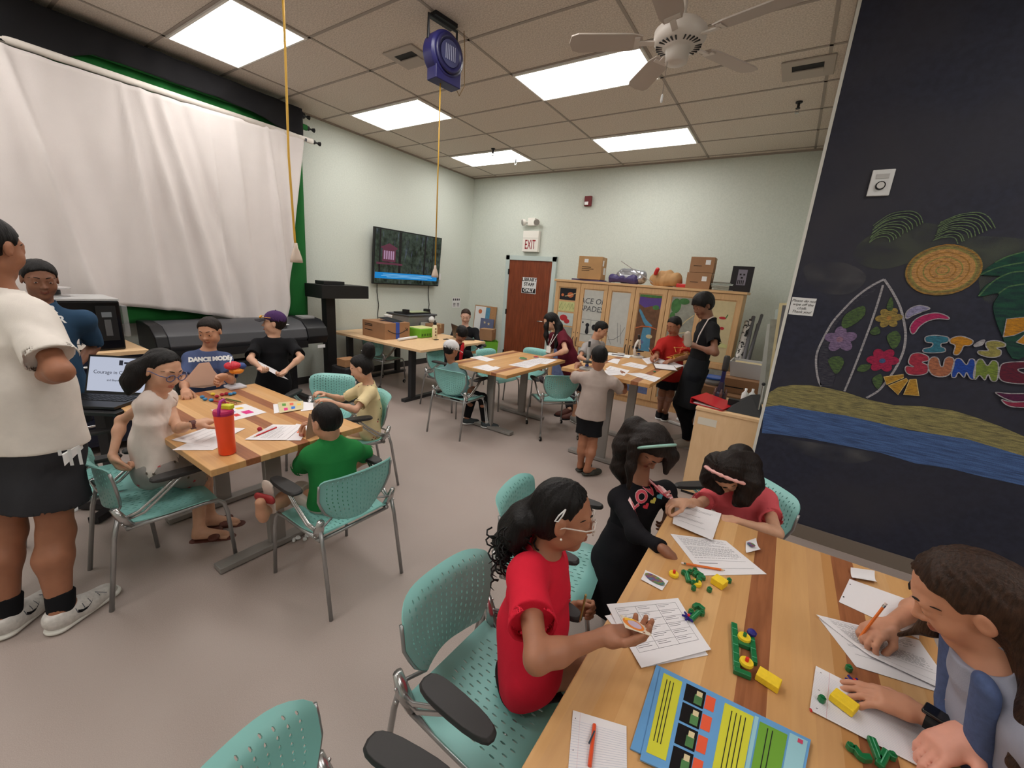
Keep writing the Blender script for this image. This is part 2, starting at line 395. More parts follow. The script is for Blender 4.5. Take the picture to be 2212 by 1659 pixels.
chair(1.86, .21, -55, 'empty teal chair behind the far side of the tumbler table')
chair(2.38, .13, -110, 'teal chair under the girl with the hair bun')
chair(.11, 2.24, 98, 'teal chair at the end of the far table beside the shipping box', True)
chair(2.20, 1.58, 95, 'teal chair of the child in the white mesh cap')
chair(1.51, 2.15, 3, 'teal chair under the dark-haired child with red straps')
chair(1.91, 2.65, -4, 'teal chair tucked under the left side of the middle table, behind two loose sheets')
chair(2.10, 3.16, -88, 'teal chair pulled up to the far end of the middle table near the maroon shirt')
chair(2.986, 2.296, 138, 'empty caster chair between the middle table and the taller table', True)
chair(.85, 3.35, -40, 'teal chair under the woman at the laptop')

# ---------------------------------------------------------------- organic bodies: blended distance fields turned into one surface
def V(*a): return np.array(a if len(a) > 1 else a[0], float)
def unit(v): return v/(np.linalg.norm(v)+1e-9)
class SDF:
    def __init__(s): s.pr = []; s.folds = None
    def _push(s, f, lo, hi, k, op): s.pr.append((f, np.array(lo)-k*.5, np.array(hi)+k*.5, k, op)); return s
    def cap(s, a, b, ra, rb=None, k=.02, op='u', sq=None, flat=(0,0)):
        """tapered capsule; sq=(dir,q) flattens along dir; flat=(1,1) gives flat ends"""
        a = V(a); b = V(b); rb = ra if rb is None else rb; ba = b-a; L2 = ba@ba+1e-12; L = L2**.5
        R = max(ra, rb); lo = np.minimum(a, b)-R; hi = np.maximum(a, b)+R
        def f(P):
            p = P-a
            h = (p@ba)/L2
            if flat[0] or flat[1]:
                ax = np.maximum(-h if flat[0] else -h-9, h-1 if flat[1] else h-1-9)*L
                hc = np.clip(h, 0, 1); e = p-h[..., None]*ba if (flat[0] and flat[1]) else None
                q = p-(np.clip(h, -9 if flat[0] else 0, 9 if flat[1] else 1))[..., None]*ba
            else: hc = np.clip(h, 0, 1); q = p-hc[..., None]*ba; ax = None
            if sq is not None:
                d = V(sq[0]); q = q+(q@d)[..., None]*d*(1/sq[1]-1)
            d = np.sqrt((q*q).sum(-1))-(ra+(rb-ra)*hc)
            if sq is not None: d = d*(.5+.5*sq[1])
            return np.maximum(d, ax) if ax is not None else d
        return s._push(f, lo, hi, k, op)
    def ell(s, c, r, M=None, k=.02, op='u'):
        c = V(c); r = V(r); R = r.max()
        def f(P):
            p = P-c
            if M is not None: p = p@M
            k0 = np.sqrt(((p/r)**2).sum(-1)); k1 = np.sqrt(((p/(r*r))**2).sum(-1))
            return k0*(k0-1)/(k1+1e-9)
        return s._push(f, c-R, c+R, k, op)
    def box(s, c, h, M=None, rd=.01, k=.01, op='u'):
        c = V(c); h = V(h); R = np.linalg.norm(h)
        def f(P):
            p = P-c
            if M is not None: p = p@M
            q = np.abs(p)-(h-rd); return np.sqrt((np.maximum(q, 0)**2).sum(-1))+np.minimum(q.max(-1), 0)-rd
        return s._push(f, c-R, c+R, k, op)
    def cut(s, c, n, rad=9, k=.004):
        """remove the side n points to, within rad of c"""
        c = V(c); n = unit(V(n))
        return s._push(lambda P: np.maximum(-((P-c)@n), np.sqrt(((P-c)**2).sum(-1))-rad), c-rad, c+rad, k, 's')
    def mesh(s, res):
        lo = np.min([p[1] for p in s.pr if p[4] == 'u'], 0)-2*res; hi = np.max([p[2] for p in s.pr if p[4] == 'u'], 0)+2*res
        n = np.ceil((hi-lo)/res).astype(int)+1; D = np.full(n, 1., np.float32)
        ax = [lo[i]+np.arange(n[i])*res for i in range(3)]
        for f, a, b, k, op in s.pr:
            i0 = np.clip(np.floor((a-lo)/res).astype(int)-2, 0, n); i1 = np.clip(np.ceil((b-lo)/res).astype(int)+3, 0, n)
            if (i1 <= i0).any(): continue
            sl = tuple(slice(i0[i], i1[i]) for i in range(3)); sub = D[sl]
            if op != 'u':
                mk = sub < .03
                if not mk.any(): continue
            P = np.stack(np.meshgrid(*[ax[i][sl[i]] for i in range(3)], indexing='ij'), -1)
            if op == 'u':
                d = f(P); h = np.maximum(k-np.abs(sub-d), 0)/k; D[sl] = np.minimum(sub, d)-h*h*k*.25
            else:
                d = -f(P[mk]) if op == 's' else f(P[mk]); o = sub[mk]; h = np.maximum(k-np.abs(o-d), 0)/k
                sub[mk] = np.maximum(o, d)+h*h*k*.25
        if s.folds:
            mk = np.abs(D) < .02; idx = np.argwhere(mk); P = lo+idx*res; D[mk] += s.folds(P)
        I = D < 0; c = I[:-1,:-1,:-1].astype(np.int8)
        cs = [(a,b,e) for a in (0,1) for b in (0,1) for e in (0,1)]
        sh = [n[i]-1 for i in range(3)]; cnt = np.zeros(sh, np.int8)
        for a,b,e in cs: cnt += I[a:a+sh[0], b:b+sh[1], e:e+sh[2]]
        cell = np.argwhere((cnt > 0) & (cnt < 8)); vid = np.full(sh, -1, np.int32); vid[tuple(cell.T)] = np.arange(len(cell))
        val = np.stack([D[cell[:,0]+a, cell[:,1]+b, cell[:,2]+e] for a,b,e in cs], 1)
        acc = np.zeros((len(cell), 3)); m = np.zeros(len(cell)); ca = np.array(cs, float)
        for i in range(8):
            for j in range(i+1, 8):
                if np.abs(ca[i]-ca[j]).sum() == 1:
                    x = (val[:,i] < 0) != (val[:,j] < 0); t = val[x,i]/(val[x,i]-val[x,j]); acc[x] += ca[i]+(ca[j]-ca[i])*t[:,None]; m[x] += 1
        Vv = lo+(cell+acc/m[:,None])*res
        F = []
        for axi in range(3):
            a1, a2 = [(1,2),(2,0),(0,1)][axi]
            s0 = [slice(None)]*3; s1 = [slice(None)]*3; s0[axi] = slice(0,-1); s1[axi] = slice(1,None)
            A = I[tuple(s0)]; B = I[tuple(s1)]; e = np.argwhere(A != B)
            e = e[(e[:,a1] > 0) & (e[:,a2] > 0) & (e[:,a1] < n[a1]-1) & (e[:,a2] < n[a2]-1)]
            fl = A[tuple(e.T)]
            q = []
            for d1, d2 in ((-1,-1),(0,-1),(0,0),(-1,0)):
                z = e.copy(); z[:,a1] += d1; z[:,a2] += d2; q.append(vid[tuple(z.T)])
            q = np.stack(q, 1); q[~fl] = q[~fl][:, ::-1]; F.append(q)
        return Vv, np.concatenate(F)
    def build(s, name, material, parent=None, res=.006, loc=None, smooth=1, region=None):
        Vv, F = s.mesh(res)
        for _ in range(smooth):   # light laplacian
            E = np.concatenate([F[:,[0,1]],F[:,[1,2]],F[:,[2,3]],F[:,[3,0]]]); acc = np.zeros_like(Vv); ct = np.zeros(len(Vv))
            np.add.at(acc, E[:,0], Vv[E[:,1]]); np.add.at(ct, E[:,0], 1); Vv = Vv*.5+acc/np.maximum(ct,1)[:,None]*.5
        L = V(loc) if loc is not None else np.zeros(3)
        me = bpy.data.meshes.new(name); W = (Vv-L).astype(np.float32)
        me.vertices.add(len(W)); me.vertices.foreach_set('co', W.ravel()); me.loops.add(F.size); me.loops.foreach_set('vertex_index', F.ravel().astype(np.int32))
        me.polygons.add(len(F)); me.polygons.foreach_set('loop_start', np.arange(len(F), dtype=np.int32)*4); me.polygons.foreach_set('loop_total', np.full(len(F), 4, np.int32))
        me.polygons.foreach_set('use_smooth', np.ones(len(F), bool)); me.update(calc_edges=True)
        for x in (material if isinstance(material, (list, tuple)) else [material]): me.materials.append(x)
        if region is not None:
            cen = Vv[F].mean(1); me.polygons.foreach_set('material_index', region(cen).astype(np.int32))
        o = bpy.data.objects.new(name, me); COL.objects.link(o)
        if parent: o.parent = parent
        else: o.location = L
        return o
def fold_fn(seed, amp=.003, freq=28, dirv=(0,0,1), an=.35):
    r = np.random.RandomState(seed); K = [(r.randn(3), r.rand()*6) for _ in range(5)]; dv = unit(V(dirv))
    def f(P):
        d = 0
        for w_, ph in K:
            w1 = w_-(1-an)*(w_@dv)*dv; w1 = unit(w1)*freq*(.5+abs(w_[0])*.6)
            q = np.sin(P@w1+ph+1.3*np.sin(P@(w_*9)+ph)); d = d+q*np.abs(q)
        return amp*.45*d
    return f
# ---------------------------------------------------------------- people
SKIN = {}
def skin(name, r, g, b):
    if name in SKIN: return SKIN[name]
    a = mat('skin_'+name, rgb(r,g,b), .5, var=.05, vscale=30, sub=.08, spec=.35)
    l = mat('lips_'+name, rgb(int(r*.86), int(g*.66), int(b*.66)), .4); SKIN[name] = [a, l]; return SKIN[name]
def cloth(name, r, g, b, rough=.85, var=.04): return mat('cloth_'+name, rgb(r,g,b), rough, var=var, vscale=20, bump=.12, bscale=420, spec=.15)
def hairm(name, r, g, b):
    t = NT('hair_'+name, .48, .22); co, x, y, z = t.xyz(); mp = t.n('Mapping', Vector=co, Scale=(1,1,.16)); n = t.n('TexNoise', Vector=mp.outputs[0], Scale=190, Detail=3)
    c = t.ramp(n.outputs[0], [(.3, rgb(int(r*.55),int(g*.55),int(b*.55))), (.75, rgb(r,g,b))]); t.bump(n.outputs[0], .6, .006); return t.col(c)
mat('eye_white', rgb(225,220,215), .25); mat('iris', rgb(40,26,18), .15); mat('brow', rgb(28,20,17), .8)
def person(name_label, S, J, tone, style, at, face, up=(0,0,1), res=.006, build=1.0, head=None, cat='person', hands=None, shirt=None, legs=None, hair=None, shoes=None, eyes=True, torso=True, headless=False, nolegs=False, hk=1.0, group=None):
    """J: world joints. pel nk hd shL shR elL elR wrL wrR hiL hiR knL knR anL anR"""
    J = {k: V(v) for k, v in J.items()}; base = V(*at, 0); s = SDF(); b = build; m = S
    Hh = head or (.232 if S > 1.62 else .12+.066*S)*1.0
    up0 = unit(J['nk']-J['pel']); side = unit(J['shR']-J['shL']); side = unit(side-(side@up0)*up0); dep = np.cross(up0, side)   # dep points forward
    if not nolegs:
        for X, sg in (('L',-1),('R',1)):
            if 'hi'+X not in J: J['hi'+X] = J['pel']+side*sg*.052*m-up0*.02*m
    sq = (dep, .68)
    pel, nk = J['pel'], J['nk']; ch = pel+(nk-pel)*.68; ws = pel+(nk-pel)*.34
    T = [(pel, ws, .080*m*b, .070*m*b), (ws, ch, .070*m*b, .084*m*b), (ch, ch+(nk-ch)*.55, .084*m*b, .052*m*b)]
    for a_, b_, ra, rb in T: s.cap(a_, b_, ra, rb, .03*m, sq=sq)
    s.cap(J['shL'], J['shR'], .033*m*b, None, .04*m)
    hf = unit(V(face)); hu = V(up); hu = unit(hu-(hu@hf)*hf); hx = np.cross(hf, hu)   # hx: the figure's right
    HC = J['hd']; Mh = np.stack([hx, hf, hu], 1)
    def hp(x, y, z): return HC+(hx*x+hf*y+hu*z)*Hh
    s.cap(nk-up0*.02*m, hp(0,-.10,-.22), .036*m*(.9+.1*b), .031*m, .02*m)
    # arms
    for X in 'LR':
        if 'el'+X in J:
            s.cap(J['sh'+X], J['el'+X], .0265*m*b, .0195*m*b, .02*m); md = J['el'+X]*.7+J['wr'+X]*.3
            s.cap(J['el'+X], md, .0195*m*b, .0205*m*b, .02*m); s.cap(md, J['wr'+X], .0205*m*b, .0140*m*(.4+.6*b), .02*m)
    # hands
    hands = hands or {}
    for X, sg in (('L',-1),('R',1)):
        if 'wr'+X not in J: continue
        h = hands.get(X, {}); d = unit(V(h['d']) if 'd' in h else J['wr'+X]-J['el'+X]); nrm = V(h.get('n', (0,0,-1)))   # n: palm side
        nrm = nrm-(nrm@d)*d
        if np.linalg.norm(nrm) < .1: nrm = np.cross(d, side)
        nrm = unit(nrm); tx = unit(np.cross(nrm, d))*(1 if X == 'L' else -1)   # towards the thumb
        W = J['wr'+X]; hl = .108*m*h.get('k', 1); cu = h.get('c', (.35,.4,.45,.5)); fr = max(.0052*m+.0006, res*.85)
        s.cap(W, W+d*hl*.14, .0145*m, .0175*m, .012, sq=(nrm,.8))
        pc = W+d*hl*.28; s.box(pc, (hl*.2, hl*.24, hl*.115), np.stack([tx, d, nrm], 1), hl*.1, .012)
        for i in range(4):
            o = (.165-.11*i)*hl; L = hl*(.43,.48,.44,.34)[i]; a0 = W+d*hl*(.50,.52,.50,.46)[i]+tx*o; c = cu[i]; dd = unit(d+tx*(.12-.08*i)*h.get('sp', .6))
            p0 = a0-dd*hl*.1; ang = 0; p = a0; s.cap(p0, p, fr*1.15, fr*1.1, .006)
            for sgm, (fl, bend) in enumerate(((.42,.75),(.33,1.0),(.25,.7))):
                ang += bend*c*1.45; v = dd*math.cos(ang)+nrm*math.sin(ang); q = p+v*L*fl; s.cap(p, q, fr*(1.08-.08*sgm), fr*(1.0-.08*sgm), .003); p = q
        th = h.get('th', .45); p = W+d*hl*.12+tx*hl*.12; v = unit(d*.62+tx*(.9-th*.5)+nrm*(.1+th*.6)); q = p+v*hl*.27; s.cap(p, q, fr*1.5, fr*1.3, .012)
        v = unit(d*.95+tx*(.3-th*.5)+nrm*(.1+th*.55)); r_ = q+v*hl*.2; s.cap(q, r_, fr*1.22, fr*1.1, .003); v = unit(d*.95-tx*.1+nrm*(.1+th*.5)); s.cap(r_, r_+v*hl*.15, fr*1.12, fr*.9, .003)
    # legs
    LG = [] if nolegs else ['L','R']
    for X in LG:
        s.cap(J['hi'+X], pel, .052*m*b, .064*m*b, .03*m)
        if 'kn'+X in J: s.cap(J['hi'+X], J['kn'+X], .047*m*b, .031*m*b, .03*m)
        if 'an'+X in J:
            kn, an = J['kn'+X], J['an'+X]; cf = kn*.7+an*.3; back = np.cross(unit(an-kn), side); back = unit(back)*(1 if back@dep < 0 else -1)
            s.cap(kn, cf+back*.01*m, .033*m*b, .034*m*b, .02*m); s.cap(cf+back*.01*m, an, .034*m*b, .021*m, .02*m)
            ft = V((shoes or {}).get('d'+X, None) or (dep-(dep@V(0,0,1))*V(0,0,1))); ft = unit(ft)
            s.cap(an, an+ft*.09*m-V(0,0,.028*m), .021*m, .016*m, .02*m); s.cap(an-ft*.01*m-V(0,0,.02*m), an+ft*.09*m-V(0,0,.03*m), .019*m, .015*m, .015*m, sq=(V(0,0,1),.8))
            for i in range(5): s.cap(an+ft*.085*m-V(0,0,.032*m)+np.cross(ft, V(0,0,1))*(i-2)*.010*m, an+ft*(.112-.004*abs(i-2))*m-V(0,0,.036*m)+np.cross(ft, V(0,0,1))*(i-2)*.010*m, .0065*m, .006*m, .004)
    # head
    if not headless:
        E = lambda c, r, k=.1, op='u': s.ell(hp(*c), np.array(r)*Hh, Mh, k*Hh, op)
        K = lambda a_, b_, ra, rb, k=.05, op='u': s.cap(hp(*a_), hp(*b_), ra*Hh, rb*Hh, k*Hh, op)
        E((0,-.05,.13), (.32,.39,.36)); E((0,.10,-.13), (.255,.255,.33), .12); E((0,.235,-.40), (.10,.085,.085), .12)
        for q in (-1, 1):
            E((q*.14,.20,-.13), (.13,.13,.14), .1); E((q*.165,.02,-.27), (.09,.14,.11), .1)
        K((-.15,.30,.10), (.15,.30,.10), .055, .055, .08)
        for q in (-1, 1): s.ell(hp(q*.135,.395,.015), np.array((.085,.07,.06))*Hh, Mh, .06*Hh, 's')
        K((0,.33,.06), (0,.415,-.10), .026, .042, .05); E((0,.435,-.115), (.042,.035,.036), .03)
        for q in (-1, 1): E((q*.05,.385,-.13), (.032,.038,.028), .03)
        for q in (-1, 1):
            K((0,.372,-.243), (q*.085,.325,-.258), .022, .012, .02); K((0,.362,-.285), (q*.075,.32,-.272), .030, .014, .02)
        for q in (-1, 1):
            tq = s.ell(hp(q*.335,-.03,-.01), np.array((.035,.075,.125))*Hh, Mh, .03*Hh); s.ell(hp(q*.372,-.005,.01), np.array((.02,.04,.07))*Hh, Mh, .02*Hh, 's')
        for q in (-1, 1): s.ell(hp(q*.135,.285,.01), np.array((.082,.082,.078))*Hh, Mh, .02*Hh)
    def reg(c):
        p = (c-HC)@Mh/Hh; x, y, z = p[:,0], p[:,1], p[:,2]
        return ((np.abs(x) < .085) & (y > .28) & (z < -.235+.0) & (z > -.305+1.5*x*x)).astype(int)
    body = s.build('person', skin(*tone), None, res, base, 1, None if headless else reg); tag(body, name_label, cat, group)
    LB = Vector(base)
    # face details
    if eyes and not headless:
        for q in (-1, 1):
            e = MB(); c = hp(q*.135,.30,.012)-base; Mf = frame(c, hx, hf, hu)
            e.ball((0,0,0), 1, 14, M=Mf @ Matrix.Diagonal((.066*Hh,.066*Hh,.034*Hh,1))); eo = e.build('eye', MATS['eye_white'], body, smooth=True)
            MB().ball((0,.044*Hh,-.004*Hh), .033*Hh, 10, M=Mf, sc=(1,.75,.85)).build('iris', MATS['iris'], eo, smooth=True)
            MB().tube([Vector(hp(q*(.06+.045*i), .375-.012*i-.006*i*i, .055+.022*math.sin(i*.9))-base) for i in range(5)], [.006*Hh,.010*Hh,.010*Hh,.008*Hh,.004*Hh], 6).build('eyelid', skin(*tone)[0], eo, smooth=True)
            MB().tube([Vector(hp(q*(.055+.05*i), .378-.009*i-.008*i*i, .115+.03*math.sin(.4+i*.8))-base) for i in range(5)], [.008*Hh,.013*Hh,.013*Hh,.010*Hh,.004*Hh], 6).build('eyebrow', MATS['brow'], body, smooth=True)
    ctx = dict(J=J, hp=hp, Hh=Hh, hx=hx, hf=hf, hu=hu, Mh=Mh, T=T, sq=sq, dep=dep, side=side, up=up0, m=m, b=b, base=base, body=body, res=res, S=S, HC=HC)
    if hair: mk_hair(ctx, **hair)
    if shirt: mk_shirt(ctx, **shirt)
    if legs: mk_legs(ctx, **legs)
    if shoes and shoes.get('m'): mk_shoes(ctx, shoes)
    return ctx
def mk_hair(c, m, style='short', extra=(), cutlow=True, vol=1.0, fringe=0, seed=1, name='hair', bald=False):
    s = SDF(); hp, Hh, Mh = c['hp'], c['Hh'], c['Mh']
    v = vol
    s.ell(hp(0,-.065,.145), np.array((.345*v,.418*v,.385*v))*Hh, Mh, .03)
    if style in ('long', 'bob', 'pony', 'bun'): s.ell(hp(0,-.16,-.05), np.array((.33*v,.30*v,.36*v))*Hh, Mh, .08*Hh)
    else: s.ell(hp(0,-.15,.0), np.array((.30*v,.275*v,.27*v))*Hh, Mh, .06*Hh)
    # face opening
    top = {0:.34, 1:.17, 2:.08}[fringe]+(.07 if style in ('pony','bun') else 0)
    s.ell(hp(0,.57,top-.55), np.array((.80,.58,.60))*Hh, Mh, .03*Hh, 's')
    s.ell(hp(0,.25,-.38), np.array((.40,.27,.42))*Hh, Mh, .03*Hh, 's')
    if style in ('short', 'pony', 'bun'):
        for q in (-1, 1): s.ell(hp(q*.36,.02,-.05), np.array((.12,.12,.17))*Hh, Mh, .02*Hh, 's')
        s.cut(hp(0,-.35,-.26), -c['hu']*1-c['hf']*.25, 1.0, .02*Hh)
    for e in extra:
        pts, rad, kk = e[0], e[1], (e[2] if len(e) > 2 else .03)
        rr = rad if isinstance(rad, (list, tuple)) else [rad]*len(pts)
        for i in range(len(pts)-1): s.cap(pts[i], pts[i+1], rr[i], rr[i+1], kk)
    r = np.random.RandomState(seed); K = [(r.randn(3)*1.0, r.rand()*6) for _ in range(4)]; hu = c['hu']; HC = c['HC']
    amp = .0014*(Hh/.22)
    def f(P):
        q = (P-HC)@Mh/Hh; th = np.arctan2(q[:,0], -q[:,1]+.05); d = 0
        for w_, ph in K: d = d+np.sin(th*(14+6*w_[0])+q[:,2]*3*w_[1]+ph+1.5*np.sin(q[:,2]*4+w_[2]))
        return amp*.6*d+amp*1.2*np.sin((P@V(37,-29,11))+ph)*np.sin(P@V(-21,33,45))
    s.folds = f
    o = s.build(name, m, c['body'], min(c['res'], .006), c['base'], 1); c['hair'] = o; return o
def tube_pts(s, a, b, t0, t1): return a+(b-a)*t0, a+(b-a)*t1
def mk_shirt(c, m, sleeve=.62, sl_r=1.0, hem=.0, t=.008, loose=1.0, folds=.003, seed=3, name='shirt', neck=.045, skirt=None, long=False, fr=26, flare=1.0):
    s = SDF(); J, M_, b = c['J'], c['m'], c['b']; sq = (c['dep'], .72); up = c['up']; pel = J['pel']-up*hem*M_
    T = c['T']; t2 = t
    s.cap(pel, T[0][1], T[0][2]*loose*flare+t2, T[0][3]*loose+t2, .03*M_, sq=sq, flat=(1,0))
    for a_, b_, ra, rb in T[1:]: s.cap(a_, b_, ra*(.5+.5*loose)+t2, rb+t2*.8, .03*M_, sq=sq)
    s.cap(J['shL'], J['shR'], .034*M_*b+t*.7, None, .04*M_)
    # collar up to the neck root
    s.cap(J['nk']-up*.03*M_, J['nk']+up*.006, .05*M_, .040*M_, .02)
    for X in 'LR':
        if 'el'+X not in J: continue
        sh, el, wr = J['sh'+X], J['el'+X], J['wr'+X]
        if long:
            s.cap(sh, el, .029*M_*b+t, .023*M_*b+t, .03*M_); e = el+(wr-el)*.93; s.cap(el, e, .023*M_*b+t, .0165*M_+t*.6, .02*M_, flat=(0,1))
        elif sleeve > 0:
            e = sh+(el-sh)*sleeve; r1 = (.029*M_*b+t*1.25)*sl_r; s.cap(sh, e, .029*M_*b+t, r1, .03*M_, flat=(0,1))
            d = unit(el-sh); s.cap(e-d*.025, e+d*.05, r1-.0045, None, .004, 's', flat=(1,1))
    # neckline opening
    fw = c['dep']; s.ell(J['nk']+up*.022*M_+fw*.012*M_, (neck*M_, neck*M_, .026*M_), None, .006, 's')
    pass
    if hem >= .03 and 'hiL' in J:
        for X in 'LR': s.cap(T[0][1], J['hi'+X], .062*M_*b+t, .052*M_*b+t+.008, .05*M_)
        s.cut(pel, -up, .35, .004)
    c['hemp'] = pel
    if folds: s.folds = fold_fn(seed, folds, fr, up)
    o = s.build(name, m, c['body'], max(c['res'], .004), c['base'], 1); c['shirt'] = o; return o
def mk_legs(c, m, frac=.55, t=.010, name='shorts', loose=1.15, long=False, folds=.003, seed=5, wst=.06, skirt=None, nocut=False):
    s = SDF(); J, M_, b = c['J'], c['m'], c['b']; pel = J['pel']; up = c['up']; sq = (c['dep'], .74)
    s.cap(pel-up*.03*M_, pel+up*wst*M_, .086*M_*b+t*.6, .082*M_*b+t*.3, .03*M_, sq=sq)
    if skirt:
        a_ = pel+up*.05*M_; b_ = V(skirt[0]); s.cap(a_, b_, .08*M_*b+t, skirt[1], .03, flat=(0,1)); s.cap(b_-unit(b_-a_)*.03, b_+unit(b_-a_)*.1, skirt[1]-.01, None, .004, 's', flat=(1,1))
    else:
        for X in 'LR':
            hi, kn = J['hi'+X], J['kn'+X]; s.cap(pel, hi, .068*M_*b+t*.5, .050*M_*b+t, .03*M_)
            if long:
                an = J['an'+X]; s.cap(hi, kn, .048*M_*b+t, .034*M_*b+t, .03*M_); e = kn+(an-kn)*.93; s.cap(kn, e, .038*M_*b+t, .030*M_*b+t, .02*M_, flat=(0,1))
            else:
                e = hi+(kn-hi)*frac; d = unit(kn-hi); r1 = (.043*M_*b)*loose+t; s.cap(hi, e, .048*M_*b+t, r1, .03*M_, flat=(0,1)); s.cap(e-d*.010, e+d*.05, r1-.005, None, .004, 's', flat=(1,1))
    if 'hemp' in c and not skirt and not nocut: s.cut(c['hemp']+up*.025, up, .16*M_, .004)
    if folds: s.folds = fold_fn(seed, folds, 30, up)
    o = s.build(name, m, c['body'], max(c['res'], .005), c['base'], 1); c['legs'] = o; return o
def mk_shoes(c, sh):
    """sh: m material, kind 'shoe'|'sandal'|'clog', sock material optional, dL/dR toe directions"""
    J, M_ = c['J'], c['m']
    for X in 'LR':
        if 'an'+X not in J: continue
        an = J['an'+X]; ft = V(sh.get('d'+X) or (c['dep']-(c['dep']@V(0,0,1))*V(0,0,1))); ft = unit(ft); dn = V(sh.get('up'+X, (0,0,1)))*-1.; k = M_*sh.get('k', 1)
        dn = unit(dn-(dn@ft)*ft); sd = np.cross(ft, dn); sole_z = an+dn*.050*k
        s = SDF(); kind = sh.get('kind', 'shoe')
        Mf = np.stack([sd, ft, -dn], 1)
        if kind == 'shoe':
            s.cap(an+dn*.012*k-ft*.012*k, an+dn*.022*k+ft*.03*k, .030*k, .032*k, .02, sq=(sd,.85)); s.cap(an+dn*.02*k, an+dn*.034*k+ft*.105*k, .032*k, .022*k, .02*M_); s.cap(an+dn*.034*k+ft*.06*k, an+dn*.036*k+ft*.115*k, .031*k, .024*k, .02*M_, sq=(dn,.75))
            s.cut(sole_z, dn, 1, .004); s.cut(an-dn*.012*k, -dn-ft*.2, .06, .003)
        elif kind == 'clog':
            s.cap(an+dn*.03*k+ft*.05*k, an+dn*.034*k+ft*.11*k, .034*k, .026*k, .02, sq=(dn,.8)); s.cap(an+dn*.042*k-ft*.015*k, an+dn*.044*k+ft*.07*k, .028*k, .032*k, .02, sq=(dn,.35)); s.cut(sole_z, dn, 1, .004)
        else:
            s.cap(an+dn*.022*k+ft*.06*k-sd*.028*k, an+dn*.02*k+ft*.06*k+sd*.028*k, .022*k, None, .01, sq=(dn,.5))
        o = s.build('shoe' if kind == 'shoe' else kind, sh['m'], c['body'], min(.005, c['res']), c['base'], 1)
        if kind == 'sandal': q = SDF(); q.cap(an+dn*.044*k-ft*.018*k, an+dn*.044*k+ft*.108*k, .024*k, .030*k, .01, sq=(dn,.22)); q.build('sole', sh.get('sole', sh['m']), o, min(.005, c['res']), c['base'], 1)
        if kind == 'shoe':
            q = SDF(); q.cap(sole_z-dn*.006*k-ft*.012*k, sole_z-dn*.006*k+ft*.115*k, .031*k, .034*k, .01, sq=(dn,.4)); q.cut(sole_z+dn*.002, dn, 1, .002); q.build('sole', sh.get('sole', sh['m']), o, min(.005, c['res']), c['base'], 1)
        c.setdefault('shoes', {})[X] = (o, an, ft, dn, sd, k)
        if sh.get('sock'):
            kn = J['kn'+X]; e = SDF(); u = unit(kn-an); e.cap(an+dn*.01, an+u*.05*M_, .027*M_, .029*M_, .01, flat=(0,1)); e.build('sock', sh['sock'], c['body'], min(.005, c['res']), c['base'], 1)
def decal(target_children, mb, M, name, material, parent, base, off=.0015, reach=.25):
    """drop a flat lettering mesh (its local XY) along local -Z onto the cloth beneath it"""
    o = target_children; bm = bmesh.new(); bm.from_mesh(o.data); bv = BVHTree.FromBMesh(bm); bm.free()
    b2 = bmesh.new(); vs = [b2.verts.new(p) for p in mb.v]
    for f in mb.f:
        try: b2.faces.new([vs[i] for i in f])
        except ValueError: pass
    bmesh.ops.remove_doubles(b2, verts=b2.verts, dist=1e-6)
    bmesh.ops.subdivide_edges(b2, edges=[e for e in b2.edges if e.calc_length() > .02], cuts=2, use_grid_fill=True)
    M = Matrix(M); z = (M.to_3x3() @ Vector((0,0,1))).normalized(); B = Vector(base)
    for v in b2.verts:
        h = v.co.z; p = M @ Vector((v.co.x, v.co.y, 0)) - B
        hit = bv.ray_cast(p+z*.03, -z, reach*2)
        v.co = (hit[0]+z*(off+h)) if hit[0] else p
    me = bpy.data.meshes.new(name); b2.to_mesh(me); b2.free(); me.materials.append(material)
    q = bpy.data.objects.new(name, me); COL.objects.link(q); q.parent = parent; return q
hairm('black', 24, 20, 20); hairm('dark', 38, 27, 23); hairm('brown', 66, 45, 34)

# ---------------------------------------------------------------- people, each at its own place
def fd(h, p=0): h = math.radians(h); p = math.radians(p); return (math.cos(h)*math.cos(p), math.sin(h)*math.cos(p), math.sin(p))
def nz(a): return Vector((a[0], a[1], 0)).normalized()
def text_on(c, txt, size, at, right, up, material, part='shirt', name='print', **k):
    """lettering dropped on a garment; at = a point in front of the cloth, right/up span it"""
    r = Vector(right).normalized(); u = Vector(up); u = (u-r*u.dot(r)).normalized(); z = r.cross(u)
    M = frame(at, r, u, z); decal(c[part], text_mb(txt, size, **k), M, name, material, c[part], c['base'])
def glasses(c, m, lens=.115, name='glasses', full=True):
    hp, Hh, b, hx, hf, hu = c['hp'], c['Hh'], c['base'], c['hx'], c['hf'], c['hu']; g = MB(); P = lambda x, y, z: Vector(hp(x, y, z)-b)
    for q in (-1, 1):
        g.tube([P(q*.145+.105*math.cos(a*PI/8), .43-.02*abs(math.cos(a*PI/8)), .0+.085*math.sin(a*PI/8)) for a in range(17)], .012*Hh, 6)
        g.tube([P(q*.25, .42, .04), P(q*.335, .30, .04), P(q*.352, .02, .03), P(q*.345, -.08, -.03)], .010*Hh, 6)
    g.tube([P(-.04, .44, .02), P(0, .455, .035), P(.04, .44, .02)], .010*Hh, 6); return g.build(name, m, c['body'], smooth=True)
W_, Bk = cloth('white', 224, 216, 208), cloth('black', 24, 24, 27)
prn = mat('print_white', rgb(225,225,225), .8)
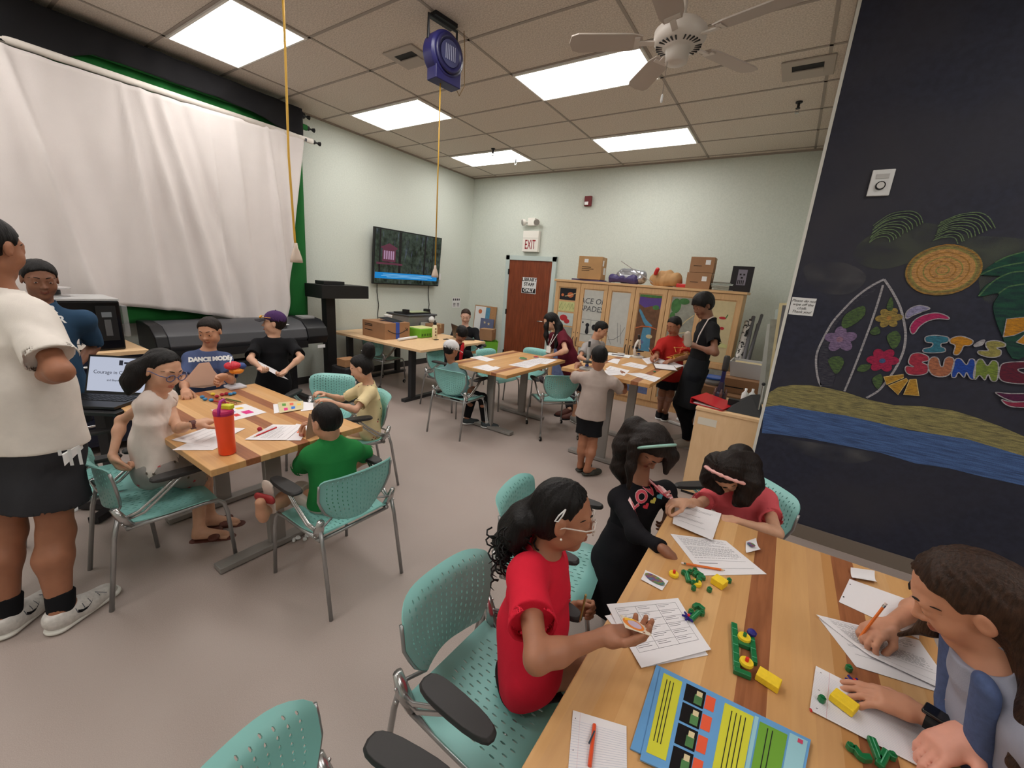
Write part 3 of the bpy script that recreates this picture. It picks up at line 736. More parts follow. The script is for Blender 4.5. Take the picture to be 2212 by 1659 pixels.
# standing man in white tee
c = person('person standing at left edge in white t-shirt, dark grey shorts and white running shoes', 1.70, {'pel': (2.425,-1.473,0.889),'nk': (2.425,-1.481,1.466),'hd': (2.425,-1.474,1.634),'shR': (2.509,-1.428,1.373),'shL': (2.299,-1.563,1.39),'elR': (2.74,-1.404,1.196),'wrR': (2.507,-1.43,1.139),'hiR': (2.477,-1.448,0.844),'hiL': (2.371,-1.536,0.85),'knR': (2.475,-1.476,0.417),'knL': (2.366,-1.603,0.436),'anR': (2.566,-1.523,0.085),'anL': (2.431,-1.663,0.085)}, ('tan', 158,106,80), None, (2.42,-1.55), fd(125,-8), build=1.04, res=.006,
  shirt=dict(m=W_, sleeve=.78, hem=.035, loose=1.15, t=.012, sl_r=1.2, folds=.005, fr=18), legs=dict(m=cloth('dark_grey', 52,52,56), frac=.66, loose=1.45, t=.014, folds=.004),
  hair=dict(m=MATS['hair_black']), shoes=dict(m=mat('sneaker_mesh', rgb(205,200,195), .6, var=.12, vscale=60), sole=mat('sneaker_sole', rgb(225,222,215), .4), sock=Bk, dR=fd(118), dL=fd(132), k=.93))
for i in range(3): decal(c['legs'], MB().box((0,0,0),(.011,.07,.001)), frame(Vector((2.728,-1.447,0.848))+Vector((.014*i,.024*i,.0)), nz((.5,.85)), (0,0,1), nz((.85,-.5))), 'stripe', prn, c['legs'], c['base'])
for X_ in 'RL':
    so_, an, ft, dn, sd, k_ = c['shoes'][X_]; q = Vector(sd)*(1 if sd[1] < 0 or sd[0] > 0 else -1); q = Vector((q[0], q[1], 0)).normalized(); F_ = Vector(ft)
    if q.dot(Vector((.8,-.6,0))) < 0: q = -q
    sw = MB().add([(-.035,-.002,0),(-.02,-.012,0),(.0,-.012,0),(.05,.012,0),(.01,-.004,0),(-.012,-.002,0),(-.022,.004,0),(-.03,.010,0)], [tuple(range(8))])
    rr = F_ if (F_.cross(Vector((0,0,1)))).dot(q) > 0 else -F_
    decal(so_, sw, frame(Vector(an)+Vector(dn)*.022+F_*.055+q*.08, rr, (0,0,1), q), 'side_mark', Bk, so_, c['base'], .001, .2)
    for t_ in (-.03,.0,.03,.075): decal(so_, MB().box((0,0,0),(.003,.022,.001)), frame(Vector(an)+Vector(dn)*.012+F_*(.05+t_)+q*.08, (rr+Vector((0,0,.5))).normalized(), (0,0,1), q), 'line_mark', mat('grey_line', rgb(96,96,104), .6), so_, c['base'], .001, .2)
# boy in blue tee behind
c = person('person in a dark blue t-shirt standing between the white-shirted man and the printer', 1.55, {'pel': (1.147,-1.225,0.774),'nk': (1.151,-1.195,1.306),'hd': (1.172,-1.185,1.45),'shL': (1.174,-1.025,1.202),'shR': (1.134,-1.319,1.203),'elL': (1.021,-0.975,0.989),'wrL': (1.17,-1.106,0.894),'elR': (1.348,-1.351,1.047),'wrR': (1.555,-1.3,0.995),'knL': (1.204,-1.178,0.374),'knR': (1.191,-1.27,0.382),'anL': (1.162,-1.142,0.07),'anR': (1.207,-1.274,0.07)}, ('brown', 130,88,68), None, (1.15,-1.2), fd(0,-12), build=.92,
  shirt=dict(m=cloth('navy_tee', 46,72,98), sleeve=.85, hem=.09, loose=1.1, sl_r=1.15, folds=.004), legs=dict(m=cloth('black_shorts', 26,28,34), frac=.6, loose=1.3), hair=dict(m=MATS['hair_black'], fringe=0, vol=1.04), shoes=dict(m=cloth('blackshoe', 30,30,32), sole=prn))
text_on(c, 'UNDER\nARMOUR', .062, Vector((1.5,-1.225,1.241)), nz(fd(95)), (0,0,1), prn, bold=.002)
# girl with glasses, ponytail
c = person('seated girl in ribbed white top with glasses and dark ponytail, gripping a chair back', 1.36, {'pel': (2.352,-1.083,0.577),'nk': (2.383,-1.041,0.942),'hd': (2.404,-1.0,1.082),'shR': (2.426,-1.073,0.933),'shL': (2.278,-0.969,0.904),'elR': (2.246,-1.154,0.809),'wrR': (2.354,-1.231,0.668),'elL': (2.477,-0.991,0.783),'wrL': (2.658,-0.981,0.849),'hiR': (2.425,-1.076,0.568),'hiL': (2.312,-1.035,0.548),'knR': (2.297,-0.852,0.358),'knL': (2.164,-0.787,0.381),'anR': (2.323,-0.914,0.06),'anL': (2.226,-0.816,0.06)}, ('fair', 206,158,130), None, (2.36,-1.05), fd(22,-20), up=(.35,.25,1), build=.8, res=.005,
  hands=dict(R=dict(c=(.8,.8,.8,.8), d=(.3,.2,-.7), n=(.2,.8,.1)), L=dict(c=(.1,.1,.15,.2), n=(0,0,-1), d=(-0.006,0.09,0.0))),
  shirt=dict(m=cloth('ribbed_white', 226,212,204), sleeve=.30, hem=.035, loose=1.02, t=.006, folds=.004, fr=60), legs=dict(m=cloth('floral_shorts', 158,150,146), frac=.8, loose=1.3, t=.012, nocut=True), shoes=dict(m=mat('brown_leather', rgb(92,48,38), .6), kind='sandal'),
  hair=dict(m=MATS['hair_black'], style='pony', extra=[([(2.38,-1.053,1.109),(2.372,-1.085,1.088),(2.373,-1.119,1.034),(2.379,-1.139,0.979)], [.045,.045,.04,.012], .03)]))
LEG3 = c
glasses(c, mat('blue_frame', rgb(88,92,130), .3))
MB().tube([Vector((2.387,-1.067,1.1))-Vector(c['base'])+Vector((.0,.0,.028*math.sin(a))) + Vector((.02,.028,0))*math.cos(a) for a in [k*PI/5 for k in range(11)]], .010, 6).build('hair_tie', W_, c['body'], smooth=True)
Pw = c['J']['wrL']; MB().tube([Vector(Pw-c['base'])-Vector((.0,.012,0)), Vector(Pw-c['base'])+Vector((.0,.008,0))], .0225, 14).build('wristband', mat('band_brown', rgb(90,48,44), .5), c['body'])
# boy with blue tee holding a sheet
c = person('boy in a blue t-shirt holding a large tan sheet over the table end', 1.27, {'pel': (1.469,-0.495,0.62),'nk': (1.479,-0.464,0.986),'hd': (1.506,-0.446,1.13),'shR': (1.446,-0.562,0.929),'shL': (1.512,-0.368,0.917),'elR': (1.571,-0.659,0.779),'wrR': (1.743,-0.712,0.785),'elL': (1.682,-0.406,0.786),'wrL': (1.818,-0.498,0.862),'knR': (1.454,-0.538,0.366),'knL': (1.474,-0.479,0.355),'anR': (1.449,-0.552,0.137),'anL': (1.475,-0.476,0.119)}, ('olive', 190,140,112), None, (1.46,-.52), fd(-45,-16), build=.95,
  hands=dict(L=dict(c=(.6,.6,.6,.6), d=(.2,-.7,-.1), n=(.9,.1,-.3)), R=dict(c=(.4,.4,.4,.4), d=(.8,-.2,-.2), n=(0,0,-1))),
  shirt=dict(m=cloth('blue_tee', 74,86,122), sleeve=.8, hem=.08, loose=1.1, sl_r=1.12), legs=dict(m=Bk, frac=.6), hair=dict(m=MATS['hair_dark'], vol=1.0))
text_on(c, 'DANCE MODE!', .038, Vector((1.759,-0.572,0.934)), nz(fd(65)), (0,0,1), prn, bold=.003)
# boy in cap
c = person('boy in a black t-shirt and purple cap holding a sheet of paper', 1.22, {'pel': (1.318,0.075,0.635),'nk': (1.325,0.09,1.025),'hd': (1.331,0.103,1.142),'shR': (1.272,-0.018,0.966),'shL': (1.383,0.208,0.962),'elR': (1.412,-0.145,0.874),'wrR': (1.579,-0.149,0.827),'elL': (1.573,0.188,0.874),'wrL': (1.596,0.042,0.784),'knR': (1.289,0.017,0.279),'knL': (1.329,0.098,0.269),'anR': (1.282,0.003,0.033),'anL': (1.331,0.102,0.017)}, ('light', 208,162,136), None, (1.32,.08), fd(238,4), build=.95,
  hands=dict(L=dict(c=(.7,.7,.7,.7), n=(0,0,1)), R=dict(c=(.7,.7,.7,.7), n=(0,0,1))),
  shirt=dict(m=Bk, sleeve=.85, hem=.12, loose=1.15, sl_r=1.2), legs=dict(m=Bk, frac=.9, loose=1.3), hair=dict(m=MATS['hair_dark']))
def cap(c, m, mb_, back=False, low=.14, big=1.0, name='cap'):
    s = SDF(); Hh = c['Hh']; s.ell(c['hp'](0,-.05,.20), np.array((.375,.44,.37))*Hh*big, c['Mh'], .01); s.cut(c['hp'](0,0,low), -c['hu']+c['hf']*.12, 1, .004)
    s.ell(c['hp'](0,-.05,.17), np.array((.355,.42,.36))*Hh*big, c['Mh'], .003, 's')
    q = -1 if back else 1
    o = s.build(name, m, c['body'], .0045, c['base'])
    v = MB(); n = 12; ro = []
    for zz in (0, -.02):
        for i in range(n+1):
            a = -PI/2*.85+i*PI*.85/n; ro.append(Vector(c['hp'](math.sin(a)*.34, q*(.26+.06*math.cos(a)), .17+zz)-c['base']))
        for i in range(n+1):
            a = -PI/2*.85+i*PI*.85/n; ro.append(Vector(c['hp'](math.sin(a)*.36, q*(.30+.42*math.cos(a)**.6), .13+zz+.04*abs(math.sin(a)*-1)*-1)-c['base']))
    k = n+1; fs = []
    for i in range(n): fs += [(i, i+1, k+i+1, k+i), (2*k+i, 3*k+i, 3*k+i+1, 2*k+i+1), (k+i, k+i+1, 3*k+i+1, 3*k+i)]
    v.add(ro, fs); v.open = True; v.build('brim', mb_, o, smooth=False)
    MB().ball(Vector(c['hp'](0,-.05,.57)-c['base']), .006, 8).build('button', mb_, o, smooth=True); return o
o = cap(c, cloth('purple', 74,48,92), mat('cap_brim', rgb(30,26,34), .7))
sg = MB()
for q in (-1, 1): sg.ball(Vector(c['hp'](q*.13,.46,.27)-c['base']), 1, 10, M=None, sc=(.001,.001,.001))
g = MB()
for q in (-1, 1): g.ball((0,0,0), 1, 12, M=frame(Vector(c['hp'](q*.14,.50,.25)-c['base']), c['hx']*.022, c['hf']*.008, c['hu']*.013))
g.tube([Vector(c['hp'](-.36,.1,.27)-c['base']), Vector(c['hp'](-.25,.44,.26)-c['base']), Vector(c['hp'](0,.52,.27)-c['base']), Vector(c['hp'](.25,.44,.26)-c['base']), Vector(c['hp'](.36,.1,.27)-c['base'])], .003, 6)
g.build('sunglasses', mat('amber_lens', rgb(214,150,40), .1, spec=.8), o, smooth=True)
# girl with bun
c = person('small seated girl in a cream patterned dress with her dark hair in a bun', 1.12, {'pel': (2.474,0.206,0.497),'nk': (2.471,0.201,0.814),'hd': (2.448,0.151,0.943),'shL': (2.547,0.153,0.774),'shR': (2.37,0.213,0.754),'elL': (2.599,-0.013,0.691),'wrL': (2.506,-0.129,0.747),'elR': (2.226,0.131,0.656),'wrR': (2.234,-0.013,0.724),'hiL': (2.516,0.161,0.464),'hiR': (2.406,0.214,0.438),'knL': (2.285,0.068,0.348),'knR': (2.161,0.172,0.323),'anL': (2.343,0.019,0.068),'anR': (2.27,0.089,0.057)}, ('light', 208,162,136), None, (2.40,.10), fd(222,-24), up=(-.3,-.2,1), build=.92, res=.0055,
  hands=dict(L=dict(c=(.3,.3,.35,.4)), R=dict(c=(.5,.5,.5,.5))),
  shirt=dict(m=cloth('cream', 226,206,160), sleeve=.75, hem=.1, loose=1.15, t=.009, sl_r=1.1), legs=dict(m=cloth('cream2', 222,203,160), frac=.7, loose=1.3), hair=dict(m=MATS['hair_black'], style='bun', extra=[([(2.471,0.2,1.057),(2.473,0.203,1.092)], [.05,.045], .02)]))
def motif(c, cols, part, n, seed, look_, r=.009):
    q = random.Random(seed); me = c[part].data; ps = [p for p in me.polygons if p.normal.dot(Vector(look_)) > .2]
    for i in range(n):
        p = q.choice(ps); nn = p.normal; t = nn.orthogonal().normalized(); b_ = nn.cross(t); o = p.center+nn*.0012
        k = 5; m = MB(); a0 = q.random()*6
        m.add([o+(t*math.cos(a0+2*PI*j/10)+b_*math.sin(a0+2*PI*j/10))*(r if j%2 else r*.45) for j in range(10)], [tuple(range(10))]); m.open = True
        m.build('motif', MATS[q.choice(cols)], c[part])
mat('motif_red', rgb(190,70,80), .8); mat('motif_dark', rgb(90,80,70), .8)
motif(c, ['motif_red','motif_dark','motif_dark'], 'shirt', 26, 4, fd(-40,15)); motif(LEG3, ['motif_red','motif_dark'], 'legs', 30, 8, fd(-40,35), .011)
# boy in green
c = person('boy in green t-shirt sitting with his back to us, red slides on his feet', 1.17, {'pel': (3.137,-0.542,0.483),'nk': (3.135,-0.545,0.776),'hd': (3.125,-0.561,0.876),'shL': (3.083,-0.631,0.695),'shR': (3.175,-0.442,0.697),'elL': (2.927,-0.608,0.569),'wrL': (2.889,-0.559,0.723),'elR': (3.106,-0.288,0.588),'wrR': (2.983,-0.306,0.478),'hiL': (3.11,-0.587,0.416),'hiR': (3.159,-0.507,0.428),'knL': (2.826,-0.615,0.387),'anL': (3.07,-0.88,0.474),'knR': (2.88,-0.441,0.432),'anR': (2.824,-0.478,0.176)}, ('olive', 190,140,112), None, (3.12,-.57), fd(188,-18), build=.97, res=.005,
  hands=dict(L=dict(c=(.5,.5,.5,.5), d=(0,-.1,1), n=(.6,.6,0))),
  shirt=dict(m=cloth('green', 38,122,62), sleeve=.85, hem=.06, loose=1.12, t=.011, sl_r=1.25, folds=.004, fr=22), legs=dict(m=cloth('white_stripe', 196,186,176), frac=.75, loose=1.35), hair=dict(m=MATS['hair_black']),
  shoes=dict(m=mat('slide_red', rgb(150,42,44), .5), sole=mat('slide_sole', rgb(214,196,186), .6), kind='sandal', dL=(0.014,-0.015,0.113), upL=(.3,-.8,.1)))

# woman at the laptop
c = person('woman in a black cardigan and pink top working at a laptop near the corner', 1.55, {'pel': (0.756,3.324,0.492),'nk': (0.766,3.332,0.875),'hd': (0.784,3.321,1.046),'shL': (0.9,3.44,0.811),'shR': (0.654,3.241,0.792),'elL': (1.062,3.336,0.627),'wrL': (1.077,3.128,0.698),'elR': (0.705,3.042,0.622),'wrR': (0.842,2.888,0.698)}, ('pale', 216,172,152), None, (.85,3.40), fd(-55,-22), build=.88, res=.007, nolegs=True,
  shirt=dict(m=Bk, long=True, loose=1.1, neck=.05), hair=dict(m=MATS['hair_brown'], style='bun'))
s = SDF(); n0 = c['J']['nk']; s.cap(n0+c['dep']*.075-c['up']*.03, n0+c['dep']*.125-c['up']*.30, .03, .04, .02, sq=(c['dep'],.4)); s.build('pink_top', cloth('pink_top', 226,176,160), c['body'], .005, c['base'])
# dark-haired child facing the middle table
c = person('child with dark hair and red straps leaning down behind the white cap', 1.15, {'pel': (1.6,2.153,0.484),'nk': (1.647,2.167,0.836),'hd': (1.7,2.16,0.96),'shL': (1.748,2.254,0.707),'shR': (1.542,2.102,0.708),'elL': (1.857,2.295,0.547),'wrL': (1.99,2.22,0.605),'elR': (1.567,2.064,0.516),'wrR': (1.696,2.092,0.42)}, ('tan', 158,106,80), None, (1.62,2.17), fd(-20,-45), build=.95, res=.007, nolegs=True,
  shirt=dict(m=Bk, sleeve=.9, loose=1.1), hair=dict(m=MATS['hair_black'], vol=1.08, fringe=1))
for q in (-1, 1):
    a, d, u, sd = c['J']['nk'], c['dep'], c['up'], c['side']
    s = SDF(); pt = [a+sd*q*.055+u*.0-d*.03, a+sd*q*.06+d*.05-u*.02, a+sd*q*.062+d*.095-u*.10, a+sd*q*.07+d*.085-u*.22]
    for i in range(3): s.cap(pt[i], pt[i+1], .022, None, .01, sq=(d,.5))
    s.build('strap', cloth('red_strap', 178,32,40), c['body'], .006, c['base'])
# white cap child
c = person('child in teal-grey t-shirt and white mesh cap seen from behind, black striped trousers', 1.15, {'pel': (2.159,1.566,0.452),'nk': (2.12,1.533,0.744),'hd': (2.105,1.52,0.884),'shL': (2.029,1.456,0.647),'shR': (2.243,1.571,0.644),'elR': (2.267,1.632,0.458),'wrR': (2.209,1.784,0.444),'elL': (2.031,1.484,0.451),'wrL': (2.101,1.63,0.466),'hiR': (2.23,1.56,0.448),'hiL': (2.126,1.603,0.439),'knR': (2.346,1.802,0.362),'anR': (2.388,1.826,0.07),'knL': (2.167,1.847,0.302),'anL': (2.17,1.759,0.07)}, ('tan', 158,106,80), None, (2.20,1.60), fd(80,-18), build=.92, res=.006,
  shirt=dict(m=cloth('teal_tee', 108,140,142), sleeve=.8, hem=.06, loose=1.12, sl_r=1.15), legs=dict(m=Bk, long=True), hair=dict(m=MATS['hair_black']), shoes=dict(m=mat('shoe_dark', rgb(60,68,72), .7), sole=prn, dR=fd(35), dL=fd(60)))
cap(c, cloth('mesh_white', 214,212,214), mat('cap_white', rgb(225,222,222), .8), low=.03, big=1.07)
for k in range(3):
    J_ = c['J']; a, b_, e_ = J_['hiR'], J_['knR'], J_['anR']; dn = V(0,0,1)
    o_ = unit(np.cross(b_-a, dn)); o_ = o_ if o_[0] > 0 else -o_
    w0 = [a+(b_-a)*.2, a+(b_-a)*.9, b_+(e_-b_)*.15, e_]; rr = [.066,.054,.05,.042]
    MB().tube([Vector(p-c['base']+o_*r_+dn*(.012*(k-1)) if i < 2 else p-c['base']+o_*r_+unit(V(.4,.8,0))*(.012*(k-1))) for i, (p, r_) in enumerate(zip(w0, rr))], .0035, 5).build('stripe', prn, c['legs'])
# woman in maroon leaning over
c = person('woman in a maroon t-shirt with long black hair leaning over the middle table', 1.55, {'pel': (2.777,3.169,0.555),'nk': (2.571,3.078,1.075),'hd': (2.468,3.009,1.168),'shL': (2.657,3.007,0.995),'shR': (2.459,3.159,0.957),'elL': (2.811,2.839,0.856),'wrL': (2.613,2.862,0.763),'elR': (2.359,3.305,0.757),'wrR': (2.211,3.43,0.654),'hiL': (2.822,3.135,0.537),'hiR': (2.75,3.213,0.544),'knL': (2.85,3.148,0.256),'knR': (2.742,3.209,0.221),'anL': (3.008,2.946,0.07),'anR': (2.886,3.008,0.07)}, ('light', 208,162,136), None, (2.80,3.18), fd(238,-25), build=.95, res=.0065,
  hands=dict(L=dict(c=(.1,.1,.1,.1), d=(-.9,-.3,-.2), n=(0,0,-1)), R=dict(c=(.2,.2,.2,.2), d=(-.8,-.3,-.3), n=(0,0,-1))),
  shirt=dict(m=cloth('maroon', 98,30,44), sleeve=.62, hem=.06, loose=1.18, t=.012, sl_r=1.2), legs=dict(m=cloth('charcoal', 50,48,52), long=True),
  hair=dict(m=MATS['hair_black'], style='long', vol=1.05, extra=[([(2.504,3.047,1.213),(2.58,3.038,1.121),(2.604,3.004,1.006),(2.599,2.969,0.858)], [.05,.05,.045,.02], .03), ([(2.468,2.965,1.2),(2.457,2.928,1.111),(2.477,2.915,0.995),(2.494,2.933,0.876)], [.03,.028,.028,.01], .03)]), shoes=dict(m=mat('brown_leather', rgb(92,48,38), .6), sole=Bk))
MB().tube([Vector(p)-Vector(c['base']) for p in [(2.585,2.908,1.028),(2.562,2.876,0.909),(2.551,2.871,0.848),(2.578,2.894,0.921),(2.632,2.919,1.034)]], .004, 6).build('lanyard', prn, c['body'])
MB().box(Vector((2.553,2.872,0.83))-Vector(c['base']), (.06,.012,.08)).build('badge', prn, c['body'])
# boy grey far
c = person('boy in grey t-shirt looking into a microscope on the far side of the taller table', 1.25, {'pel': (3.099,2.958,0.616),'nk': (3.115,2.964,1.033),'hd': (3.173,2.988,1.152),'shR': (3.064,2.857,0.95),'shL': (3.166,3.072,0.957),'elR': (3.076,2.674,0.837),'wrR': (3.232,2.589,0.83),'elL': (3.158,3.184,0.774),'wrL': (3.159,3.01,0.737),'hiR': (3.102,2.905,0.583),'hiL': (3.106,3.015,0.567),'knR': (3.037,2.878,0.3),'anR': (3.048,2.781,0.07),'knL': (3.063,2.997,0.27),'anL': (3.085,2.948,0.07)}, ('olive', 190,140,112), None, (3.08,2.95), fd(8,-28), build=.92, res=.0065,
  shirt=dict(m=cloth('grey_tee', 158,152,150), sleeve=.75, hem=.05, loose=1.12, sl_r=1.1), legs=dict(m=cloth('black_shorts', 26,28,34), frac=.7), hair=dict(m=MATS['hair_black']), shoes=dict(m=cloth('grey_shoe', 150,145,142), sole=prn, dR=fd(-20), dL=fd(0)))
# boy grey from behind
c = person('boy seen from behind in beige-grey t-shirt, black shorts and dark clogs at taller table', 1.17, {'pel': (3.724,1.571,0.579),'nk': (3.736,1.576,0.96),'hd': (3.735,1.576,1.069),'shL': (3.63,1.535,0.884),'shR': (3.86,1.624,0.873),'elL': (3.476,1.655,0.835),'wrL': (3.441,1.799,0.909),'elR': (3.925,1.787,0.774),'wrR': (3.872,1.92,0.857),'hiL': (3.683,1.556,0.53),'hiR': (3.766,1.588,0.534),'knL': (3.696,1.539,0.273),'knR': (3.782,1.573,0.265),'anL': (3.695,1.559,0.07),'anR': (3.777,1.519,0.07)}, ('tan', 158,106,80), None, (3.72,1.57), fd(118,-18), build=.97, res=.0055,
  hands=dict(L=dict(c=(.5,.5,.5,.5)), R=dict(c=(.7,.7,.7,.7), n=(-1,.3,0))),
  shirt=dict(m=cloth('beige_tee', 176,160,152), sleeve=.72, hem=.04, loose=1.2, t=.012, sl_r=1.2, folds=.004, fr=20), legs=dict(m=Bk, frac=.6, loose=1.25), hair=dict(m=MATS['hair_black'], vol=1.03), shoes=dict(m=mat('clog', rgb(46,46,40), .7, var=.3, vscale=40), kind='clog', dR=fd(55), dL=fd(75)))
# boy red
c = person('boy in red t-shirt writing with a pencil at the back of the taller table', 1.36, {'pel': (3.985,3.227,0.77),'nk': (3.952,3.22,1.169),'hd': (3.952,3.2,1.287),'shR': (3.853,3.2,1.07),'shL': (4.086,3.249,1.095),'elR': (3.851,3.006,0.938),'wrR': (3.914,2.826,0.969),'elL': (4.163,3.065,0.973),'wrL': (4.057,2.907,0.937),'hiR': (3.94,3.218,0.735),'hiL': (4.038,3.239,0.75),'knR': (3.943,3.219,0.481),'knL': (4.034,3.238,0.485),'anR': (3.808,3.896,0.07),'anL': (3.889,3.867,0.07)}, ('tan', 158,106,80), None, (3.95,3.22), fd(-118,-22), build=.93, res=.0065,
  hands=dict(R=dict(c=(.7,.8,.8,.8), d=(-.3,-.6,-.1)), L=dict(c=(.3,.3,.3,.3))),
  shirt=dict(m=cloth('red_tee', 170,38,34), sleeve=.82, hem=.09, loose=1.18, t=.012, sl_r=1.25), legs=dict(m=cloth('black_shorts', 26,28,34), frac=.75, loose=1.3), hair=dict(m=MATS['hair_black']), shoes=dict(m=Bk, sole=prn))
yl = mat('print_gold', rgb(226,176,90), .7)
tri = MB()
for pts in ([(-.055,-.06),(-.045,.06),(-.01,-.06)], [(-.005,-.06),(.0,.045),(.03,.07),(.06,.02),(.055,-.06),(.04,-.06),(.038,-.01),(.02,.02),(.012,-.06)]):
    for i in range(len(pts)):
        a, b_ = Vector((*pts[i],0)), Vector((*pts[(i+1)%len(pts)],0)); d = (b_-a).normalized(); n_ = Vector((-d.y,d.x,0))*.003; tri.add([a-n_,b_-n_,b_+n_,a+n_], [(0,1,2,3)])
decal(c['shirt'], tri, frame(Vector((4.029,2.93,1.017)), nz(fd(-30)), (0,0,1), nz(fd(-120))), 'print', yl, c['shirt'], c['base'])
# man in apron
c = person('tall person in black with dark apron and white lanyard standing by the cabinets', 1.68, {'pel': (4.318,2.866,0.893),'nk': (4.353,2.871,1.418),'hd': (4.267,2.858,1.548),'shL': (4.411,2.749,1.338),'shR': (4.292,2.994,1.329),'elL': (4.499,2.568,1.13),'wrL': (4.298,2.696,1.151),'elR': (4.292,3.13,1.074),'wrR': (4.214,2.916,1.147),'hiL': (4.323,2.806,0.818),'hiR': (4.276,2.92,0.806),'knL': (4.226,2.811,0.507),'anL': (4.356,3.034,0.108),'knR': (4.311,2.905,0.454),'anR': (4.346,2.964,0.07)}, ('brown', 130,88,68), None, (4.28,2.86), fd(228,-26), build=.86, res=.006,
  hands=dict(L=dict(c=(.6,.6,.6,.6), n=(-.3,-.2,.9)), R=dict(c=(.5,.5,.5,.5), n=(0,0,1))),
  shirt=dict(m=cloth('black_tee', 30,30,32), sleeve=.62, hem=.0, loose=1.08, sl_r=1.2), legs=dict(m=cloth('black_trouser', 24,26,32), long=True), hair=dict(m=MATS['hair_black'], fringe=1, vol=1.2),
  shoes=dict(m=mat('grey_sneaker', rgb(176,168,160), .7), sole=prn, dR=fd(215), dL=fd(200)))
s = SDF(); J_ = c['J']; a, d = J_['pel'], c['dep']; s.cap(a+c['up']*.12, a-V(0,0,.40)+d*.05, .135, .165, .03, sq=(d,.75), flat=(1,1)); s.folds = fold_fn(9,.006,16,(0,0,1)); s.build('apron', cloth('apron', 32,34,38), c['body'], .007, c['base'])
MB().tube([Vector(p)-Vector(c['base']) for p in [(4.384,2.856,1.45),(4.355,2.77,1.422),(4.334,2.737,1.352),(4.306,2.722,1.257),(4.294,2.721,1.176)]], .0065, 6).build('lanyard', mat('lanyard_white', rgb(220,205,200), .6), c['body'])

# girl LOVE
c = person('girl standing at near table in black dress with pink lettering and a mint headband', 1.18, {'pel': (4.576,0.024,0.506),'nk': (4.593,0.028,0.819),'hd': (4.617,0.003,1.007),'shR': (4.538,-0.058,0.751),'shL': (4.692,0.105,0.777),'elR': (4.663,-0.214,0.719),'wrR': (4.791,-0.315,0.76),'elL': (4.726,0.254,0.643),'wrL': (4.727,0.096,0.7),'hiR': (4.562,-0.01,0.468),'hiL': (4.594,0.06,0.456),'knR': (4.579,0.004,0.261),'knL': (4.623,0.056,0.271),'anR': (4.62,-0.032,0.07),'anL': (4.666,0.056,0.07)}, ('brown2', 150,104,82), None, (4.56,.02), fd(-38,-52), build=.95, res=.0045,
  hands=dict(R=dict(c=(.15,.6,.7,.8), d=(0.083,0.041,-0.067), n=(0,0,-1), th=.6), L=dict(c=(.5,.5,.6,.6), d=(.0,-.25,-1), n=(-.6,-.6,0))),
  shirt=dict(m=cloth('black_knit', 24,23,27), long=True, hem=.02, loose=1.08, t=.010, folds=.003), legs=dict(m=cloth('black_knit', 24,23,27), skirt=((4.556,0.019,0.225), .19), folds=.006),
  hair=dict(m=MATS['hair_dark'], style='long', fringe=0, vol=1.06, extra=[([(4.534,0.034,1.062),(4.51,0.018,0.971),(4.509,0.007,0.871),(4.542,-0.005,0.807)], [.055,.055,.045,.02], .03), ([(4.642,0.041,1.046),(4.701,0.004,0.99),(4.702,-0.017,0.923)], [.04,.032,.012], .03),([(4.566,-0.061,1.023),(4.571,-0.08,0.924),(4.579,-0.089,0.832)], [.03,.02,.008], .03)]), shoes=dict(m=Bk, sole=Bk))
pk = mat('print_pink', rgb(222,86,104), .7); edge = mat('print_edge', rgb(230,190,190), .7)
Pc = Vector((4.69,-0.087,0.797)); nn = nz(fd(-52)); rr = (nz(fd(38))*.85+Vector((0,0,.5))).normalized(); uu = nn.cross(rr)
decal(c['shirt'], text_mb('LOVE', .07, bold=.004), frame(Pc, rr, uu, nn), 'print', edge, c['shirt'], c['base'], .001)
decal(c['shirt'], text_mb('LOVE', .07, bold=.0018), frame(Pc, rr, uu, nn), 'print', pk, c['shirt'], c['base'], .0025)
for i, (dx, m_) in enumerate(((-.022, mat('heart_red', rgb(226,62,80), .7)), (.018, mat('heart_yellow', rgb(236,226,110), .7)), (.055, mat('heart_teal', rgb(90,170,190), .7)))):
    hb = [(.016*math.sin(t)**3, .001*(13*math.cos(t)-5*math.cos(2*t)-2*math.cos(3*t)-math.cos(4*t))) for t in [k*PI/10 for k in range(20)]]
    decal(c['shirt'], MB().add([(x, y, 0) for x, y in hb], [tuple(range(20))]), frame(Pc+rr*dx-uu*.046, rr, uu, nn), 'heart', m_, c['shirt'], c['base'], .002)
def headband(c, m, r=.010, y=.12, name='headband', wav=0, k=1.0):
    pts = []
    for i in range(25):
        a = -PI*.08+PI*1.16*i/24
        pts.append(Vector(c['hp'](math.cos(a)*.365*k, y-.10+.08*math.sin(a), .15+math.sin(a)*.385*k)-c['base']))
    MB().tube(pts, [r*(1+wav*math.sin(i*2.4)) for i in range(25)], 8, sq=.6).build(name, m, c['hair'], smooth=True)
headband(c, mat('mint_satin', rgb(150,196,184), .25, spec=.7), .011, .14, k=1.07)
